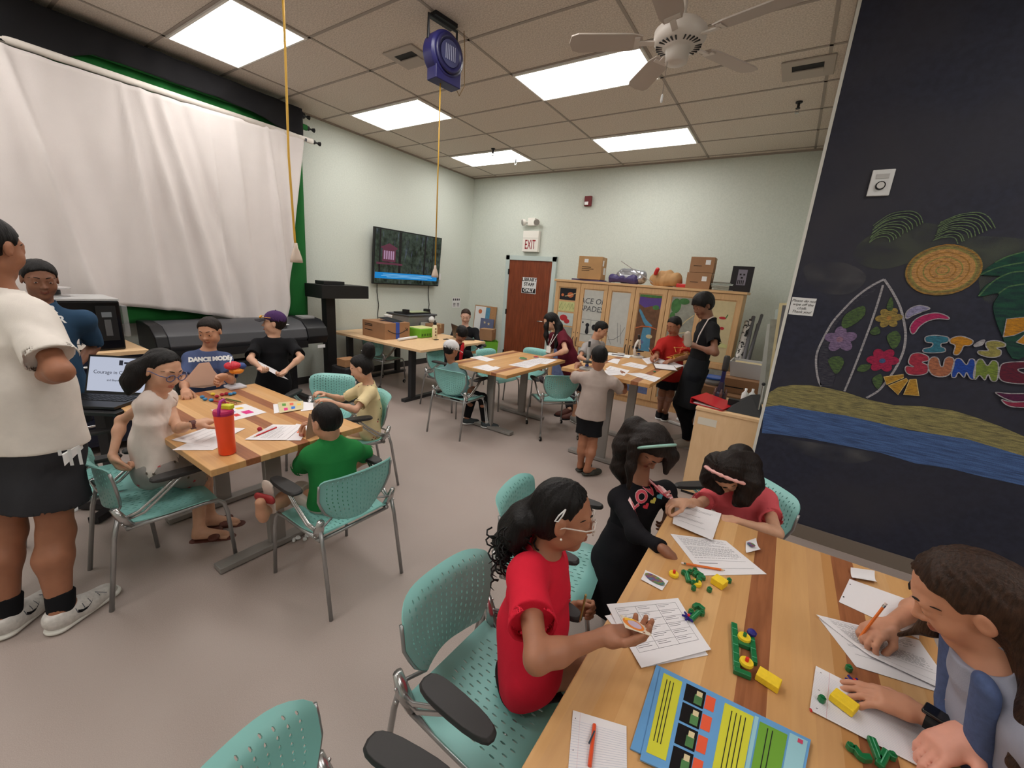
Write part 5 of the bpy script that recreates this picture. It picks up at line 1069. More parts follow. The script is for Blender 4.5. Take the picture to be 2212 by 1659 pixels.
# ---------------------------------------------------------------- ceiling fittings
def sprinkler(x, y, label):
    o = thing('sprinkler', label, 'sprinkler', (x, y, H), group='ceiling sprinkler heads')
    MB().lathe([(.03,0),(.028,-.012),(.012,-.014),(.012,-.05),(.02,-.055),(.02,-.06)][::-1], (0,0,0), 14).build('body', MATS['dark_metal'], o); MB().tube([(-.012,0,-.058), (-.014,0,-.08), (0,0,-.095), (.014,0,-.08), (.012,0,-.058)], .003, 6).lathe([(.018,-.098),(.018,-.094)], n=12).build('deflector', MATS['chrome'], o)
sprinkler(.93, 3.60, 'dark sprinkler head by the near edge of the farthest light panel'); sprinkler(.99, 4.12, 'white-tipped sprinkler head between the farthest light panel and the back wall'); sprinkler(4.69, 3.42, 'dark sprinkler head near the ceiling vent and chalkboard wall')
def vent(x, y, w_, d_, label, grill):
    o = thing('ceiling_vent', label, 'vent', (x, y, H-.002)); MB().bb((-w_/2,-d_/2,-.012), (w_/2,d_/2,0)).build('frame', mat('vent_paint', rgb(178,168,158), .6), o, bevel=.004)
    MB().bb((-w_*.3,-d_*.26,-.014), (w_*.3,-d_*.0,-.010)).build('opening', ik, o); MB().bb((-w_*.3,-d_*.02,-.022), (w_*.3,d_*.22,-.012)).build('louver', MATS['vent_paint'], o)
vent(4.74, 2.74, .36, .34, 'square ceiling vent near the chalkboard wall', 1); vent(1.78, 1.20, .36, .30, 'ceiling vent half hidden behind the blue cord reel', 1)
fn = thing('ceiling_fan', 'white ceiling fan with five pale blades and a pull chain', 'fan', (4.19, .99, 3.0))
fw_ = mat('fan_white', rgb(214,205,196), .4); MB().lathe([(.02,-.08),(.060,-.08),(.064,-.03),(.07,-.01),(.125,.0),(.140,.03),(.140,.07),(.11,.10),(.05,.12),(.03,.14)], n=32).build('motor_housing', fw_, fn, smooth=True)
sl = MB()
for k in range(30):
    a = 2*PI*k/30
    if k % 6 == 0: continue
    M_ = Matrix.Rotation(a, 4, 'Z'); sl.box((.103,0,-.004), (.038,.008,.006), M_)
sl.build('cooling_grille', MATS['black_plastic'], fn)
MB().tube([(0,0,.15), (0,0,.50)], .016, 10).build('down_rod', fw_, fn); MB().lathe([(.075,.44),(.07,.48),(.06,.5)][::1], n=20).build('ceiling_canopy', fw_, fn)
for k in range(5):
    a = math.radians(203+72*k); M_ = Matrix.Rotation(a, 4, 'Z') @ Matrix.Rotation(math.radians(11), 4, 'X')
    bl = MB(); bl.prism([(.20,-.045),(.26,-.062),(.56,-.070),(.60,-.055),(.615,0),(.60,.055),(.56,.070),(.26,.062),(.20,.045)], .025, .032, M_); bo = bl.build('blade', mat('fan_blade', rgb(186,174,164), .5), fn)
    MB().box((.165,0,.02), (.12,.030,.008), M_).box((.23,0,.022), (.03,.08,.006), M_).build('blade_arm', fw_, bo)
MB().tube([(-.04,-.03,-.075), (-.042,-.03,-.24)], .0018, 5).build('pull_chain', MATS['chrome'], fn); MB().lathe([(.003,0),(.007,-.01),(.007,-.035),(.003,-.045)][::-1], (-.042,-.03,-.24), 10).build('chain_knob', prn, fn)
# cord reels
yc = mat('cord_yellow', rgb(206,160,58), .5)
def socket(o, x, y, z):
    k = MB().lathe([(.030,-.085),(.036,-.083),(.033,-.06),(.020,-.015),(.013,.0),(.010,.03)], (x,y,z), 14).build('plug_socket', mat('clear_plug', rgb(216,196,180), .12, alpha=.75), o, smooth=True)
    MB().tube([(x-.009,y,z-.07), (x-.009,y,z-.02)], .004, 6).tube([(x+.009,y,z-.07), (x+.009,y,z-.02)], .004, 6).build('contacts', mat('brass', rgb(180,140,90), .3, .8), k)
c1 = thing('hanging_cord', 'yellow power cord with a clear plug hanging beside the white backdrop', 'power cord', (2.45, -.30, 1.75), group='yellow drop cords')
MB().tube([(-.004,.006,.01), (0,.0,.05), (.002,-.01,.5), (.0,.006,1.1), (.0,.012,1.55)], .0065, 8).build('cord', yc, c1, smooth=True); socket(c1, -.004, .006, .0)
MB().bb((-.16,-.08,1.50), (.16,.08,1.74)).build('reel_housing', mat('reel_blue', rgb(34,32,84), .35), c1, bevel=.02)
rl = thing('cord_reel', 'blue retractable cord reel hanging from the ceiling on a black bracket', 'reel', (2.46, .92, 3.252)); rl.scale = (.86,.86,.86)
RM = Matrix.Rotation(math.radians(82), 4, 'Z')   # disc axis turned towards the room
T_ = RM @ Matrix.Rotation(PI/2, 4, 'X')
MB().lathe([(.10,-.085),(.165,-.08),(.18,-.06),(.18,.05),(.16,.075),(.10,.08)], n=36, M=T_).bb((-.13,-.065,-.215), (.15,.065,-.05), M=RM).build('housing', MATS['reel_blue'], rl, bevel=.008)
MB().lathe([(.145,.078),(.15,.085),(.12,.095),(.118,.086)], n=36, M=T_).build('ring', mat('reel_ring', rgb(34,32,70), .35), rl, smooth=True)
MB().lathe([(.10,.082),(.10,.091),(.001,.092)], n=30, M=T_).build('label_disc', mat('reel_disc', rgb(60,62,96), .3), rl); lb = MB()
for k in range(6): lb.bb((-.055+k*.02,-.0955,-.05), (-.048+k*.02,-.0945,.06), M=RM)
lb.build('label_text', mat('reel_text', rgb(150,152,170), .5), rl)
MB().tube([(-.155,.02,.08), (-.155,.02,.255), (.155,.02,.255), (.155,.02,.08)], .013, 6, M=RM).bb((-.12,-.03,.255), (.12,.07,.285), M=RM).build('bracket', MATS['dark_metal'], rl)
MB().tube([(-.03,0,-.21), (-.03,0,-.8), (-.032,.003,-1.80)], .006, 8, M=RM).build('cord', yc, rl, smooth=True); q_ = RM @ Vector((-.032,.003,-1.80)); socket(rl, q_[0], q_[1], q_[2])
MB().tube([(.13,0,-.17), (.19,0,-.24), (.25,0,-.14), (.24,0,.1), (.22,0,.285)], .004, 6, M=RM).build('supply_cord', mat('cord_dull', rgb(150,120,80), .6), rl, smooth=True)

# ---------------------------------------------------------------- mural on the chalkboard wall
YW = YC-.0015
def chalkm(name, r, g, b, cover=.55, scale=(40,1,160)):
    t = NT('chalk_'+name, .95, .1); co, x, y, z = t.xyz(); n = t.n('TexNoise', Vector=t.n('Mapping', Vector=co, Scale=scale).outputs[0], Scale=1, Detail=5)
    n2 = t.n('TexNoise', Vector=co, Scale=220, Detail=2); f = t.math('MULTIPLY', t.ramp(n.outputs[0], [(.5-cover*.5,(0,0,0,1)), (.9-cover*.35,(1,1,1,1))]), t.math('ADD', n2.outputs[0], .45))
    return t.col(t.mix(f, rgb(40,42,57), rgb(r,g,b)))
mu = thing('chalk_mural', 'chalk drawing of surfboard, sun, palms and bubble letters on the dark wall', 'drawing', (5.6, YW, 1.3))
MUL = Matrix.Translation((-5.6,-YW,-1.3)); lay = [0]
def flatp(pts, name, m, parent=mu, d=None):
    lay[0] += 1; d = YW-.0004*lay[0]*.25
    mb = MB(); mb.add([(x, d, z) for x, z in pts]+[(x, YW+.001, z) for x, z in pts], [tuple(range(len(pts)))]+[(i, (i+1)%len(pts), len(pts)+(i+1)%len(pts), len(pts)+i) for i in range(len(pts))]); return mb.build(name, m, parent, M=MUL)
def line(pts, name, m, w_=.006, closed=False, parent=mu, jit=0):
    lay[0] += 1; d = YW-.0004*lay[0]*.25-.0003
    if closed: pts = pts+[pts[0]]
    mb = MB(); n = len(pts); L = []
    for i, p in enumerate(pts):
        a = Vector(pts[max(i-1,0)]); b = Vector(pts[min(i+1,n-1)]); t_ = (b-a).normalized(); L.append((Vector(p), Vector((-t_.y, t_.x))))
    vs = []
    for p, q in L: vs += [(p.x+q.x*w_/2, d, p.y+q.y*w_/2), (p.x-q.x*w_/2, d, p.y-q.y*w_/2)]
    mb.add(vs, [(2*i, 2*i+1, 2*i+3, 2*i+2) for i in range(n-1)]); mb.open = True; return mb.build(name, m, parent, M=MUL)
def smoothp(pts, k=6, closed=False):
    out = []; n = len(pts)
    for i in range(n if closed else n-1):
        p0, p1, p2, p3 = (Vector(pts[(i-1)%n if closed else max(i-1,0)]), Vector(pts[i]), Vector(pts[(i+1)%n]), Vector(pts[(i+2)%n if closed else min(i+2,n-1)]))
        for j in range(k):
            t_ = j/k; out.append(tuple(.5*((2*p1)+(-p0+p2)*t_+(2*p0-5*p1+4*p2-p3)*t_*t_+(-p0+3*p1-3*p2+p3)*t_**3)))
    if not closed: out.append(tuple(pts[-1]))
    return out
wh = chalkm('white', 176,172,176, .8); gry = None
def smudgem(name, r, g, b, sc):
    t = NT('chalk_'+name, .95, .1); co, x, y, z = t.xyz(); n = t.n('TexNoise', Vector=t.n('Mapping', Vector=co, Scale=sc).outputs[0], Scale=1, Detail=4); t.b.inputs['Base Color'].default_value = rgb(r,g,b)
    t.t.links.new(t.ramp(n.outputs[0], [(.36, (0,0,0,1)), (.75, (.75,.75,.75,1))]), t.b.inputs['Alpha']); return t.m
SMG = smudgem('smudge_green', 98,104,92, (5,1,8)); gry = smudgem('smudge', 98,98,102, (5,1,7))
flatp(smoothp([(5.268,2.016),(5.361,2.118),(5.508,2.156),(5.644,2.136),(5.739,2.09),(5.928,2.074),(6.015,2.023),(6.069,1.721),(5.894,1.743),(5.807,1.954),(5.683,2.034),(5.558,1.944),(5.414,1.888),(5.286,1.934)], 4, True), 'smudge', SMG)
flatp(smoothp([(5.025,1.891),(5.22,1.921),(5.357,1.843),(5.296,1.733),(5.122,1.741)], 4, True), 'smudge', gry)
sand = chalkm('sand', 158,148,98, .72, (14,1,120)); sea = chalkm('sea', 84,112,164, .75, (7,1,110))
flatp([(5.0,1.015),(5.044,1.063),(5.13,1.096),(5.226,1.113),(5.322,1.113),(5.416,1.105),(5.528,1.082),(5.666,1.074),(5.797,1.097),(5.925,1.102),(6.024,1.084),(6.135,1.055),(6.23,1.023),(6.344,1.0),(6.527,0.986),(6.569,0.83),(6.379,0.867),(6.264,0.892),(6.098,0.927),(5.873,0.94),(5.63,0.937),(5.36,0.934),(5.081,0.93),(4.996,0.897)], 'sand_bank', sand)
flatp([(4.99,0.902),(5.08,0.936),(5.262,0.941),(5.45,0.951),(5.629,0.943),(5.764,0.932),(5.873,0.94),(6.021,0.948),(6.168,0.926),(6.259,0.912),(6.436,0.886),(6.481,0.715),(6.302,0.744),(6.144,0.743),(5.996,0.749),(5.843,0.734),(5.672,0.752),(5.494,0.747),(5.304,0.742),(5.122,0.724),(5.012,0.706)], 'sea', sea)
flatp(smoothp([(5.084,0.699),(5.259,0.716),(5.497,0.735),(5.658,0.735),(5.604,0.662),(5.447,0.618),(5.245,0.633)], 4, True), 'smudge', gry)
for k in range(10):   # board shading strokes on the left rail
    pass
bo_ = [(5.444,1.831),(5.388,1.782),(5.335,1.715),(5.285,1.623),(5.249,1.54),(5.225,1.434),(5.212,1.339),(5.223,1.258),(5.253,1.167),(5.281,1.118)]; line(smoothp(bo_), 'surfboard_outline', wh, .012)
line(smoothp([(5.444,1.831),(5.5,1.759),(5.556,1.671),(5.599,1.571),(5.622,1.49),(5.63,1.405),(5.62,1.306),(5.598,1.224),(5.573,1.15),(5.526,1.091)]), 'surfboard_outline', wh, .012)
line(smoothp([(5.447,1.797),(5.447,1.703),(5.443,1.574),(5.436,1.453),(5.426,1.305),(5.416,1.187),(5.408,1.109)]), 'surfboard_stringer', wh, .011)
flatp([(5.445,1.823),(5.397,1.781),(5.343,1.715),(5.287,1.612),(5.251,1.529),(5.232,1.447),(5.223,1.353),(5.239,1.237),(5.274,1.123),(5.338,1.124),(5.341,1.196),(5.276,1.326),(5.252,1.438),(5.282,1.555),(5.342,1.683),(5.411,1.753)], 'surfboard_shading', chalkm('bw', 82,80,86, .45, (30,1,160)))
def petals(cx, cy, n, r, rp, m, name, a0=0, sx=1, sy=1):
    c0 = Vector(cx); 
    for k in range(n):
        a = a0+2*PI*k/n; p = c0+Vector((math.cos(a)*r*sx, math.sin(a)*r*sy)); q = [(p.x+(math.cos(t)*math.cos(a)*rp*1.15-math.sin(t)*math.sin(a)*rp*.85)*sx, p.y+(math.cos(t)*math.sin(a)*rp*1.15+math.sin(t)*math.cos(a)*rp*.85)*sy) for t in [j*PI/8 for j in range(16)]]
        flatp(q, name, m)
pur = chalkm('purple', 138,116,150, .75); petals((5.315,1.441), 0, 5, .034*1.3, .028*1.3, pur, 'purple_flower', .5)
yel = chalkm('yellow', 168,144,76, .7); petals((5.518,1.604), 0, 6, .036, .024, yel, 'yellow_flower', .2)
red = chalkm('red', 168,46,78, .85); petals((5.548,1.343), 0, 6, .042, .031, red, 'red_flower', .1)
def disc(c_, r, name, m, n=20, sx=1): flatp([(c_[0]+math.cos(2*PI*k/n)*r*sx, c_[1]+math.sin(2*PI*k/n)*r) for k in range(n)], name, m)
disc((5.311,1.441), .018, 'flower_centre', chalkm('pinkc', 158,120,140, .8)); disc((5.519,1.604), .012, 'flower_centre', chalkm('orc', 186,134,72, .8)); disc((5.548,1.339), .015, 'flower_centre', chalkm('blc', 74,100,140, .9))
lf = chalkm('leaf', 92,116,66, .6)
for q in ([(5.3,1.535),(5.307,1.603),(5.38,1.665),(5.401,1.613),(5.37,1.555),(5.326,1.516)], [(5.493,1.665),(5.499,1.728),(5.52,1.689),(5.521,1.647)], [(5.535,1.499),(5.568,1.531),(5.599,1.497),(5.597,1.443),(5.578,1.421),(5.549,1.458)], [(5.281,1.303),(5.321,1.333),(5.362,1.311),(5.358,1.246),(5.337,1.217),(5.3,1.259)], [(5.44,1.261),(5.454,1.298),(5.499,1.306),(5.494,1.271),(5.464,1.252)], [(5.527,1.221),(5.558,1.255),(5.578,1.22),(5.57,1.161),(5.545,1.179)], [(5.449,1.51),(5.475,1.546),(5.499,1.511),(5.47,1.491)]):
    flatp(smoothp(q, 3, True), 'leaf', lf)
sc0 = (5.687,1.896)
disc(sc0, .142, 'sun_rim', chalkm('sunrim', 150,134,80, .7), 40, 1.12); disc(sc0, .118, 'sun_disc', chalkm('sun', 200,150,92, .85), 40, 1.12)
for k, r_ in enumerate((.024,.048,.072,.096,.12,.137)): line([(sc0[0]+math.cos(2*PI*j/30)*r_*1.12, sc0[1]+math.sin(2*PI*j/30)*r_*(1+.03*math.sin(j))) for j in range(30)], 'sun_ring', chalkm('sunln', 176,130,66, .8) if k % 2 else chalkm('sunln2', 158,150,84, .8), .006, True)
pl = chalkm('palm', 126,148,104, .6); pg = chalkm('palmdark', 44,84,66, .6, (12,1,60)); rq = random.Random(3)
A_ = [(5.323,2.143),(5.546,2.156),(5.471,2.218)]; 
for base_, sp in (([(5.324,2.14),(5.389,2.204),(5.47,2.223),(5.522,2.194),(5.545,2.154)], 16), ([(5.611,2.155),(5.678,2.198),(5.751,2.206),(5.804,2.18),(5.838,2.128)], 16)):
    for k in range(11):
        f_ = 1-.055*k; dz = -.010*k; q = [(base_[0][0]+(x-base_[0][0])*f_+rq.uniform(-.004,.004), base_[0][1]+(z-base_[0][1])*f_+dz+rq.uniform(-.004,.004)) for x, z in base_]; line(smoothp(q, 5), 'palm_frond', pl, .004)
flatp(smoothp([(5.846,1.881),(5.883,1.947),(5.931,1.985),(6.015,2.023),(6.13,2.034),(6.214,1.718),(6.102,1.442),(6.006,1.563),(5.936,1.708),(5.937,1.784),(5.868,1.764),(5.88,1.827),(5.927,1.876)], 4, True), 'palm_leaf', pg)
for q in ([(5.843,1.879),(5.902,1.921),(5.991,1.952),(6.09,1.964)], [(5.865,1.764),(5.901,1.847),(5.954,1.896),(6.02,1.908)], [(5.883,1.947),(5.931,1.985),(6.015,2.021)], [(5.937,1.784),(5.966,1.823),(6.02,1.841)]): line(smoothp(q), 'palm_line', chalkm('palml', 92,128,84, .7), .007)
def blob(pts, name, m, ol=True): 
    q = smoothp(pts, 5, True); o = flatp(q, name, m); 
    if ol: line(q, 'outline', wh, .005, True)
mag = chalkm('magenta', 178,52,98, .9); blob([(5.641,1.524),(5.625,1.559),(5.637,1.607),(5.675,1.642),(5.724,1.656),(5.768,1.642),(5.777,1.625),(5.732,1.623),(5.692,1.603),(5.666,1.569),(5.655,1.531)], 'crescent', mag); blob([(5.598,1.608),(5.588,1.643),(5.606,1.676),(5.641,1.692),(5.685,1.679),(5.657,1.656),(5.624,1.632)], 'crescent', chalkm('lilac', 150,146,180, .8))
cT = chalkm('teal', 60,120,140, .85); cO = chalkm('orange', 196,136,44, .85)
L = [('letter_i', cT, [(5.706,1.512),(5.74,1.527),(5.792,1.526),(5.807,1.511),(5.801,1.492),(5.781,1.483),(5.785,1.465),(5.801,1.459),(5.806,1.439),(5.765,1.425),(5.72,1.422),(5.714,1.442),(5.742,1.457),(5.744,1.48),(5.714,1.484)]),
 ('letter_t', cO, [(5.813,1.517),(5.848,1.537),(5.897,1.523),(5.906,1.505),(5.895,1.488),(5.875,1.483),(5.872,1.454),(5.863,1.43),(5.844,1.434),(5.84,1.48),(5.817,1.492)]),
 ('letter_s', chalkm('olive', 156,148,84, .85), [(5.957,1.517),(5.987,1.531),(6.026,1.522),(6.031,1.503),(6.004,1.492),(6.024,1.478),(6.025,1.449),(5.991,1.435),(5.946,1.446),(5.939,1.465),(5.975,1.472),(5.962,1.493)]),
 ('apostrophe', wh, [(5.914,1.496),(5.935,1.524),(5.948,1.526),(5.944,1.5),(5.923,1.487)]),
 ('letter_s', chalkm('crimson', 172,58,74, .85), [(5.665,1.363),(5.67,1.401),(5.702,1.415),(5.741,1.402),(5.75,1.377),(5.726,1.362),(5.755,1.346),(5.762,1.304),(5.73,1.282),(5.685,1.279),(5.663,1.302),(5.664,1.327),(5.695,1.328),(5.672,1.342)]),
 ('letter_u', chalkm('copper', 176,112,82, .85), [(5.753,1.378),(5.763,1.4),(5.787,1.397),(5.808,1.355),(5.819,1.354),(5.817,1.394),(5.831,1.412),(5.854,1.4),(5.863,1.35),(5.853,1.306),(5.82,1.289),(5.784,1.298),(5.759,1.336)]),
 ('letter_m', chalkm('blue', 44,76,160, .9), [(5.859,1.396),(5.879,1.409),(5.911,1.379),(5.917,1.413),(5.94,1.404),(5.96,1.311),(5.944,1.305),(5.922,1.335),(5.919,1.305),(5.891,1.329),(5.884,1.298),(5.866,1.308)]),
 ('letter_m', chalkm('lime', 122,140,62, .85), [(5.947,1.405),(5.964,1.42),(5.993,1.388),(6.005,1.42),(6.031,1.405),(6.049,1.318),(6.03,1.307),(6.008,1.34),(6.003,1.306),(5.977,1.329),(5.966,1.302),(5.952,1.33)]),
 ('letter_e', chalkm('maroon', 104,42,54, .8), [(6.044,1.372),(6.051,1.413),(6.124,1.434),(6.191,1.442),(6.198,1.415),(6.127,1.397),(6.111,1.385),(6.141,1.371),(6.208,1.378),(6.218,1.337),(6.155,1.314),(6.084,1.31),(6.055,1.329)])]
for n_, m_, q in L: blob(q, n_, m_)
gl = chalkm('gold', 190,144,56, .85)
for q in ([(5.576,1.242),(5.662,1.275),(5.667,1.254),(5.6,1.196)], [(5.61,1.192),(5.68,1.253),(5.691,1.244),(5.666,1.144)], [(5.697,1.249),(5.724,1.257),(5.76,1.159),(5.691,1.151)]): flatp(q, 'sunray', gl); line(q, 'outline', chalkm('gln', 214,190,130, .9), .004, True)
for q in ([(6.012,1.554),(6.0,1.653),(6.064,1.67),(6.119,1.671),(6.097,1.613),(6.05,1.569)], [(6.066,1.533),(6.087,1.579),(6.137,1.599),(6.142,1.534),(6.094,1.525)]): flatp(q, 'sunray', cO); line(q, 'outline', chalkm('gln', 214,190,130, .9) if 0 else wh, .004, True)
for q, m_ in (([(6.06,1.244),(6.112,1.25),(6.212,1.267),(6.22,1.234),(6.136,1.21)], chalkm('plum', 92,40,70, .8)), ([(6.092,1.21),(6.137,1.205),(6.221,1.229),(6.229,1.199),(6.137,1.179)], chalkm('rose', 150,52,76, .85))): blob(q, 'crescent', m_)
# things on that wall
P_ = (5.303,1.69,2.377); ap = thing('wall_sensor', 'small white wall device high on the dark chalkboard wall', 'sensor', (P_[0], YC, P_[2]-.07))
MB().bb((-.052,-.018,0), (.052,0,.145)).build('plate', prn, ap, bevel=.004); MB().tube([(0,-.016,.055), (0,-.03,.055)], .024, 16).build('ring', ik, ap); MB().tube([(0,-.029,.055), (0,-.034,.055)], .018, 14).build('lens', mat('lens_w', rgb(215,212,210), .2), ap)
MB().bb((-.03,-.022,.095), (.03,-.017,.12)).build('grille', mat('lgrey', rgb(190,188,186), .4), ap)
P_ = (5.069,1.69,1.627); nc = thing('note_card', 'small handwritten white note taped to the chalkboard wall edge', 'note', (P_[0], YC-.002, P_[2]-.055))
MB().bb((-.068,-.002,0), (.068,0,.115)).build('card', prn, nc)
text('handwriting', 'Please do not\nwipe off the\nchalk.\nThank you!', .024, frame((0,-.003,.058), (1,0,0), (0,0,1), (0,-1,0)), ik, nc, shear=.35, depth=.0004)

# ---------------------------------------------------------------- cabinets along the back wall
cabx = [1.871,2.296,2.738,3.147,3.588,4.044,4.502]
pm = lambda n_, r, g, b, v_=.06: mat('art_'+n_, rgb(r,g,b), .85, var=v_, vscale=18)
pm('white', 196,196,190, .04); pm('sky', 92,70,140); pm('brown', 110,78,58, .2); pm('water', 84,140,170, .12); pm('green', 74,120,70, .2); pm('cream', 206,190,150, .05); pm('night', 34,34,40); pm('orange', 196,110,70); pm('greyland', 150,150,140, .15); pm('red', 180,50,56); pm('lemon', 200,200,140, .1); pm('pencil', 90,92,96); pm('lake', 96,110,150, .2); pm('pale', 190,200,196,.1)
def unit_cab(i0, label):
    x0, x1 = cabx[i0]-(.012 if i0 == 0 else 0), cabx[i0+2]; cx = (x0+x1)/2; o = thing('storage_cabinet', label, 'cabinet', (cx, 4.2, 0), group='wooden cabinets with pictured doors')
    w2 = (x1-x0)/2; b = MB().bb((-w2+.001,.022,.0), (w2-.001,.45,1.69)).build('body', MATS['maple'], o)
    ds = []
    for k in (0, 1):
        a, c_ = cabx[i0+k]-cx+.004, cabx[i0+k+1]-cx-.004; d = MB(); s_ = .055
        d.bb((a,0,.10), (a+s_,.022,1.685)).bb((c_-s_,0,.10), (c_,.022,1.685))
        for z0, z1 in ((.10,.17), (.72,.79), (1.61,1.685)): d.bb((a+s_,0,z0), (c_-s_,.022,z1))
        d.bb((a+s_,.014,.17), (c_-s_,.02,1.61)); dd = d.build('door', MATS['maple'], o)
        hx_ = (c_-.028) if k == 0 else (a+.028)
        MB().tube([(hx_,-.002,.72), (hx_,-.028,.74), (hx_,-.028,.84), (hx_,-.002,.86)], .006, 6).build('handle', MATS['black_plastic'], dd, smooth=True)
        MB().tube([(hx_,.001,.93), (hx_,-.004,.93)], .008, 8).build('lock', MATS['dark_metal'], dd); ds.append((dd, a+s_, c_-s_))
    return o, ds
def art(dd, a, c_, items, z0=.79, z1=1.61):
    """items: (name, material, [(u,v)..]) with u,v in 0..1 across the panel"""
    for k, (n_, m_, pts) in enumerate(items):
        mb = MB(); y = .0125-.0006*k; mb.add([(a+(c_-a)*u, y, z0+(z1-z0)*v_) for u, v_ in pts], [tuple(range(len(pts)))]); mb.open = True; mb.build(n_, MATS['art_'+m_] if 'art_'+m_ in MATS else MATS[m_], dd)
full = [(.03,.02),(.97,.02),(.97,.98),(.03,.98)]
def ell_(cx, cy, rx, ry, n=16): return [(cx+rx*math.cos(2*PI*k/n), cy+ry*math.sin(2*PI*k/n)) for k in range(n)]
def stroke(p, w_=.012):
    L = [];R_ = []
    for i in range(len(p)):
        a = Vector(p[max(i-1,0)]); b = Vector(p[min(i+1,len(p)-1)]); t_ = (b-a).normalized(); q = Vector((-t_.y*1.6, t_.x*.7))*w_; L.append(tuple(Vector(p[i])+q)); R_.append(tuple(Vector(p[i])-q))
    return L+R_[::-1]
o1, d1 = unit_cab(0, 'left wooden cabinet, with planet picture and hand-lettered sheet, nearest the brown door')
art(*d1[0], [('picture', 'night', [(.05,.76),(.95,.76),(.95,.98),(.05,.98)]), ('planet', 'orange', ell_(.66,.86,.17,.05)), ('planet_ring', 'cream', stroke([(.35,.83),(.6,.845),(.95,.90)], .008)), ('moon', 'orange', ell_(.22,.85,.08,.026)), ('picture', 'lemon', [(.05,.55),(.95,.55),(.95,.73),(.05,.73)]), ('scribble', 'green', stroke([(.1,.6),(.2,.7),(.3,.58),(.42,.7),(.5,.6),(.62,.7),(.7,.58),(.82,.7),(.9,.6)], .008)), ('picture', 'pale', [(.05,.28),(.95,.28),(.95,.52),(.05,.52)]), ('flower', 'red', ell_(.4,.42,.22,.06)), ('flower', 'red', ell_(.6,.36,.16,.045)), ('picture', 'greyland', [(.05,.04),(.95,.04),(.95,.25),(.05,.25)])])
art(*d1[1], [('sheet', 'white', full), ('drawn_line', 'pencil', stroke([(.03,.44),(.97,.44)], .004)), ('drawn_line', 'pencil', stroke([(.52,.44),(.52,.2)], .004)), ('drawn_figure', 'night', ell_(.36,.34,.10,.035)), ('drawn_figure', 'night', [(.27,.2),(.31,.31),(.42,.31),(.46,.2),(.4,.17),(.33,.17)]), ('drawn_figure', 'night', ell_(.72,.31,.14,.055)), ('drawn_figure', 'night', ell_(.12,.38,.04,.018)), ('drawn_line', 'pencil', stroke([(.03,.16),(.97,.17)], .004))])
text('lettering', 'ACE OF\nSPADES', .115, frame(((d1[1][1]+d1[1][2])/2-.01, .0075, 1.37), (1,0,0), (0,0,1), (0,-1,0)), MATS['art_pencil'], d1[1][0], shear=.15)
art(*d1[0], [('picture', 'lake', full)], .17, .72); art(*d1[1], [('picture', 'pale', full)], .17, .72)
o2, d2 = unit_cab(2, 'middle wooden cabinet, with pencil-drawn sheet and canyon river picture')
art(*d2[0], [('sheet', 'white', full), ('drawn_line', 'pencil', stroke([(.1,.12),(.4,.14),(.7,.22),(.9,.38)], .006)), ('drawn_line', 'pencil', stroke([(.5,.45),(.62,.1)], .005)), ('drawn_line', 'pencil', stroke([(.66,.42),(.8,.08)], .005)), ('drawn_line', 'pencil', stroke([(.06,.2),(.3,.04)], .005))])
art(*d2[1], [('picture', 'brown', full), ('sky', 'sky', [(.03,.82),(.3,.76),(.6,.80),(.97,.76),(.97,.94),(.5,.93),(.03,.94)]), ('grass', 'green', [(.03,.94),(.97,.94),(.97,.98),(.03,.98)]), ('tree', 'green', ell_(.78,.78,.14,.04)), ('river', 'water', [(.1,.74),(.2,.70),(.45,.56),(.75,.47),(.7,.44),(.45,.46),(.33,.52),(.08,.70)]), ('waterfall', 'water', [(.36,.42),(.72,.44),(.78,.02),(.28,.02)]), ('bank', 'orange', stroke([(.03,.40),(.3,.44),(.6,.45),(.95,.42)], .014)), ('fish', 'cream', ell_(.68,.28,.14,.035)), ('fish', 'lake', ell_(.36,.17,.12,.03))])
art(*d2[0], [('picture', 'pale', full), ('drawn_grass', 'green', stroke([(.1,.5),(.2,.8),(.3,.4),(.4,.8),(.5,.5),(.6,.85),(.7,.5),(.8,.8),(.9,.5)], .008))], .17, .72); art(*d2[1], [('picture', 'lake', full), ('scale_pattern', 'pale', stroke([(.1,.3),(.25,.5),(.4,.3),(.55,.5),(.7,.3),(.9,.5)], .012)), ('scale_pattern', 'pale', stroke([(.1,.6),(.25,.8),(.4,.6),(.55,.8),(.7,.6),(.9,.8)], .012))], .17, .72)
o3, d3 = unit_cab(4, 'right wooden cabinet, with grey-green landscape and cherry picture')
art(*d3[0], [('picture', 'greyland', full), ('foliage', 'green', ell_(.22,.84,.19,.12)), ('foliage', 'green', ell_(.14,.66,.11,.08)), ('foliage', 'green', ell_(.5,.92,.2,.05)), ('shore', 'cream', stroke([(.1,.42),(.4,.46),(.7,.62),(.95,.72)], .012)), ('shore', 'cream', stroke([(.1,.36),(.5,.40),(.9,.44)], .012)), ('rock', 'pencil', [(.3,.2),(.6,.34),(.9,.22),(.95,.05),(.2,.05)])])
art(*d3[1], [('picture', 'cream', full), ('pepper', 'red', ell_(.62,.72,.13,.022)), ('stem', 'green', stroke([(.72,.72),(.78,.78)], .012)), ('cherry', 'red', ell_(.5,.55,.08,.022)), ('cherry', 'red', ell_(.36,.54,.08,.022)), ('cherry', 'red', ell_(.66,.56,.08,.022)), ('hill', 'lemon', [(.05,.32),(.5,.36),(.95,.31),(.95,.26),(.05,.26)])])
for d_ in d3: art(*d_, [('picture', 'greyland', full)], .17, .72)
tag(MB().bb((1.84,4.18,1.69), (4.535,4.66,1.722)).build('cabinet_top', MATS['maple_h'], bevel=.003), 'continuous wooden top board over the three cabinets', 'worktop')
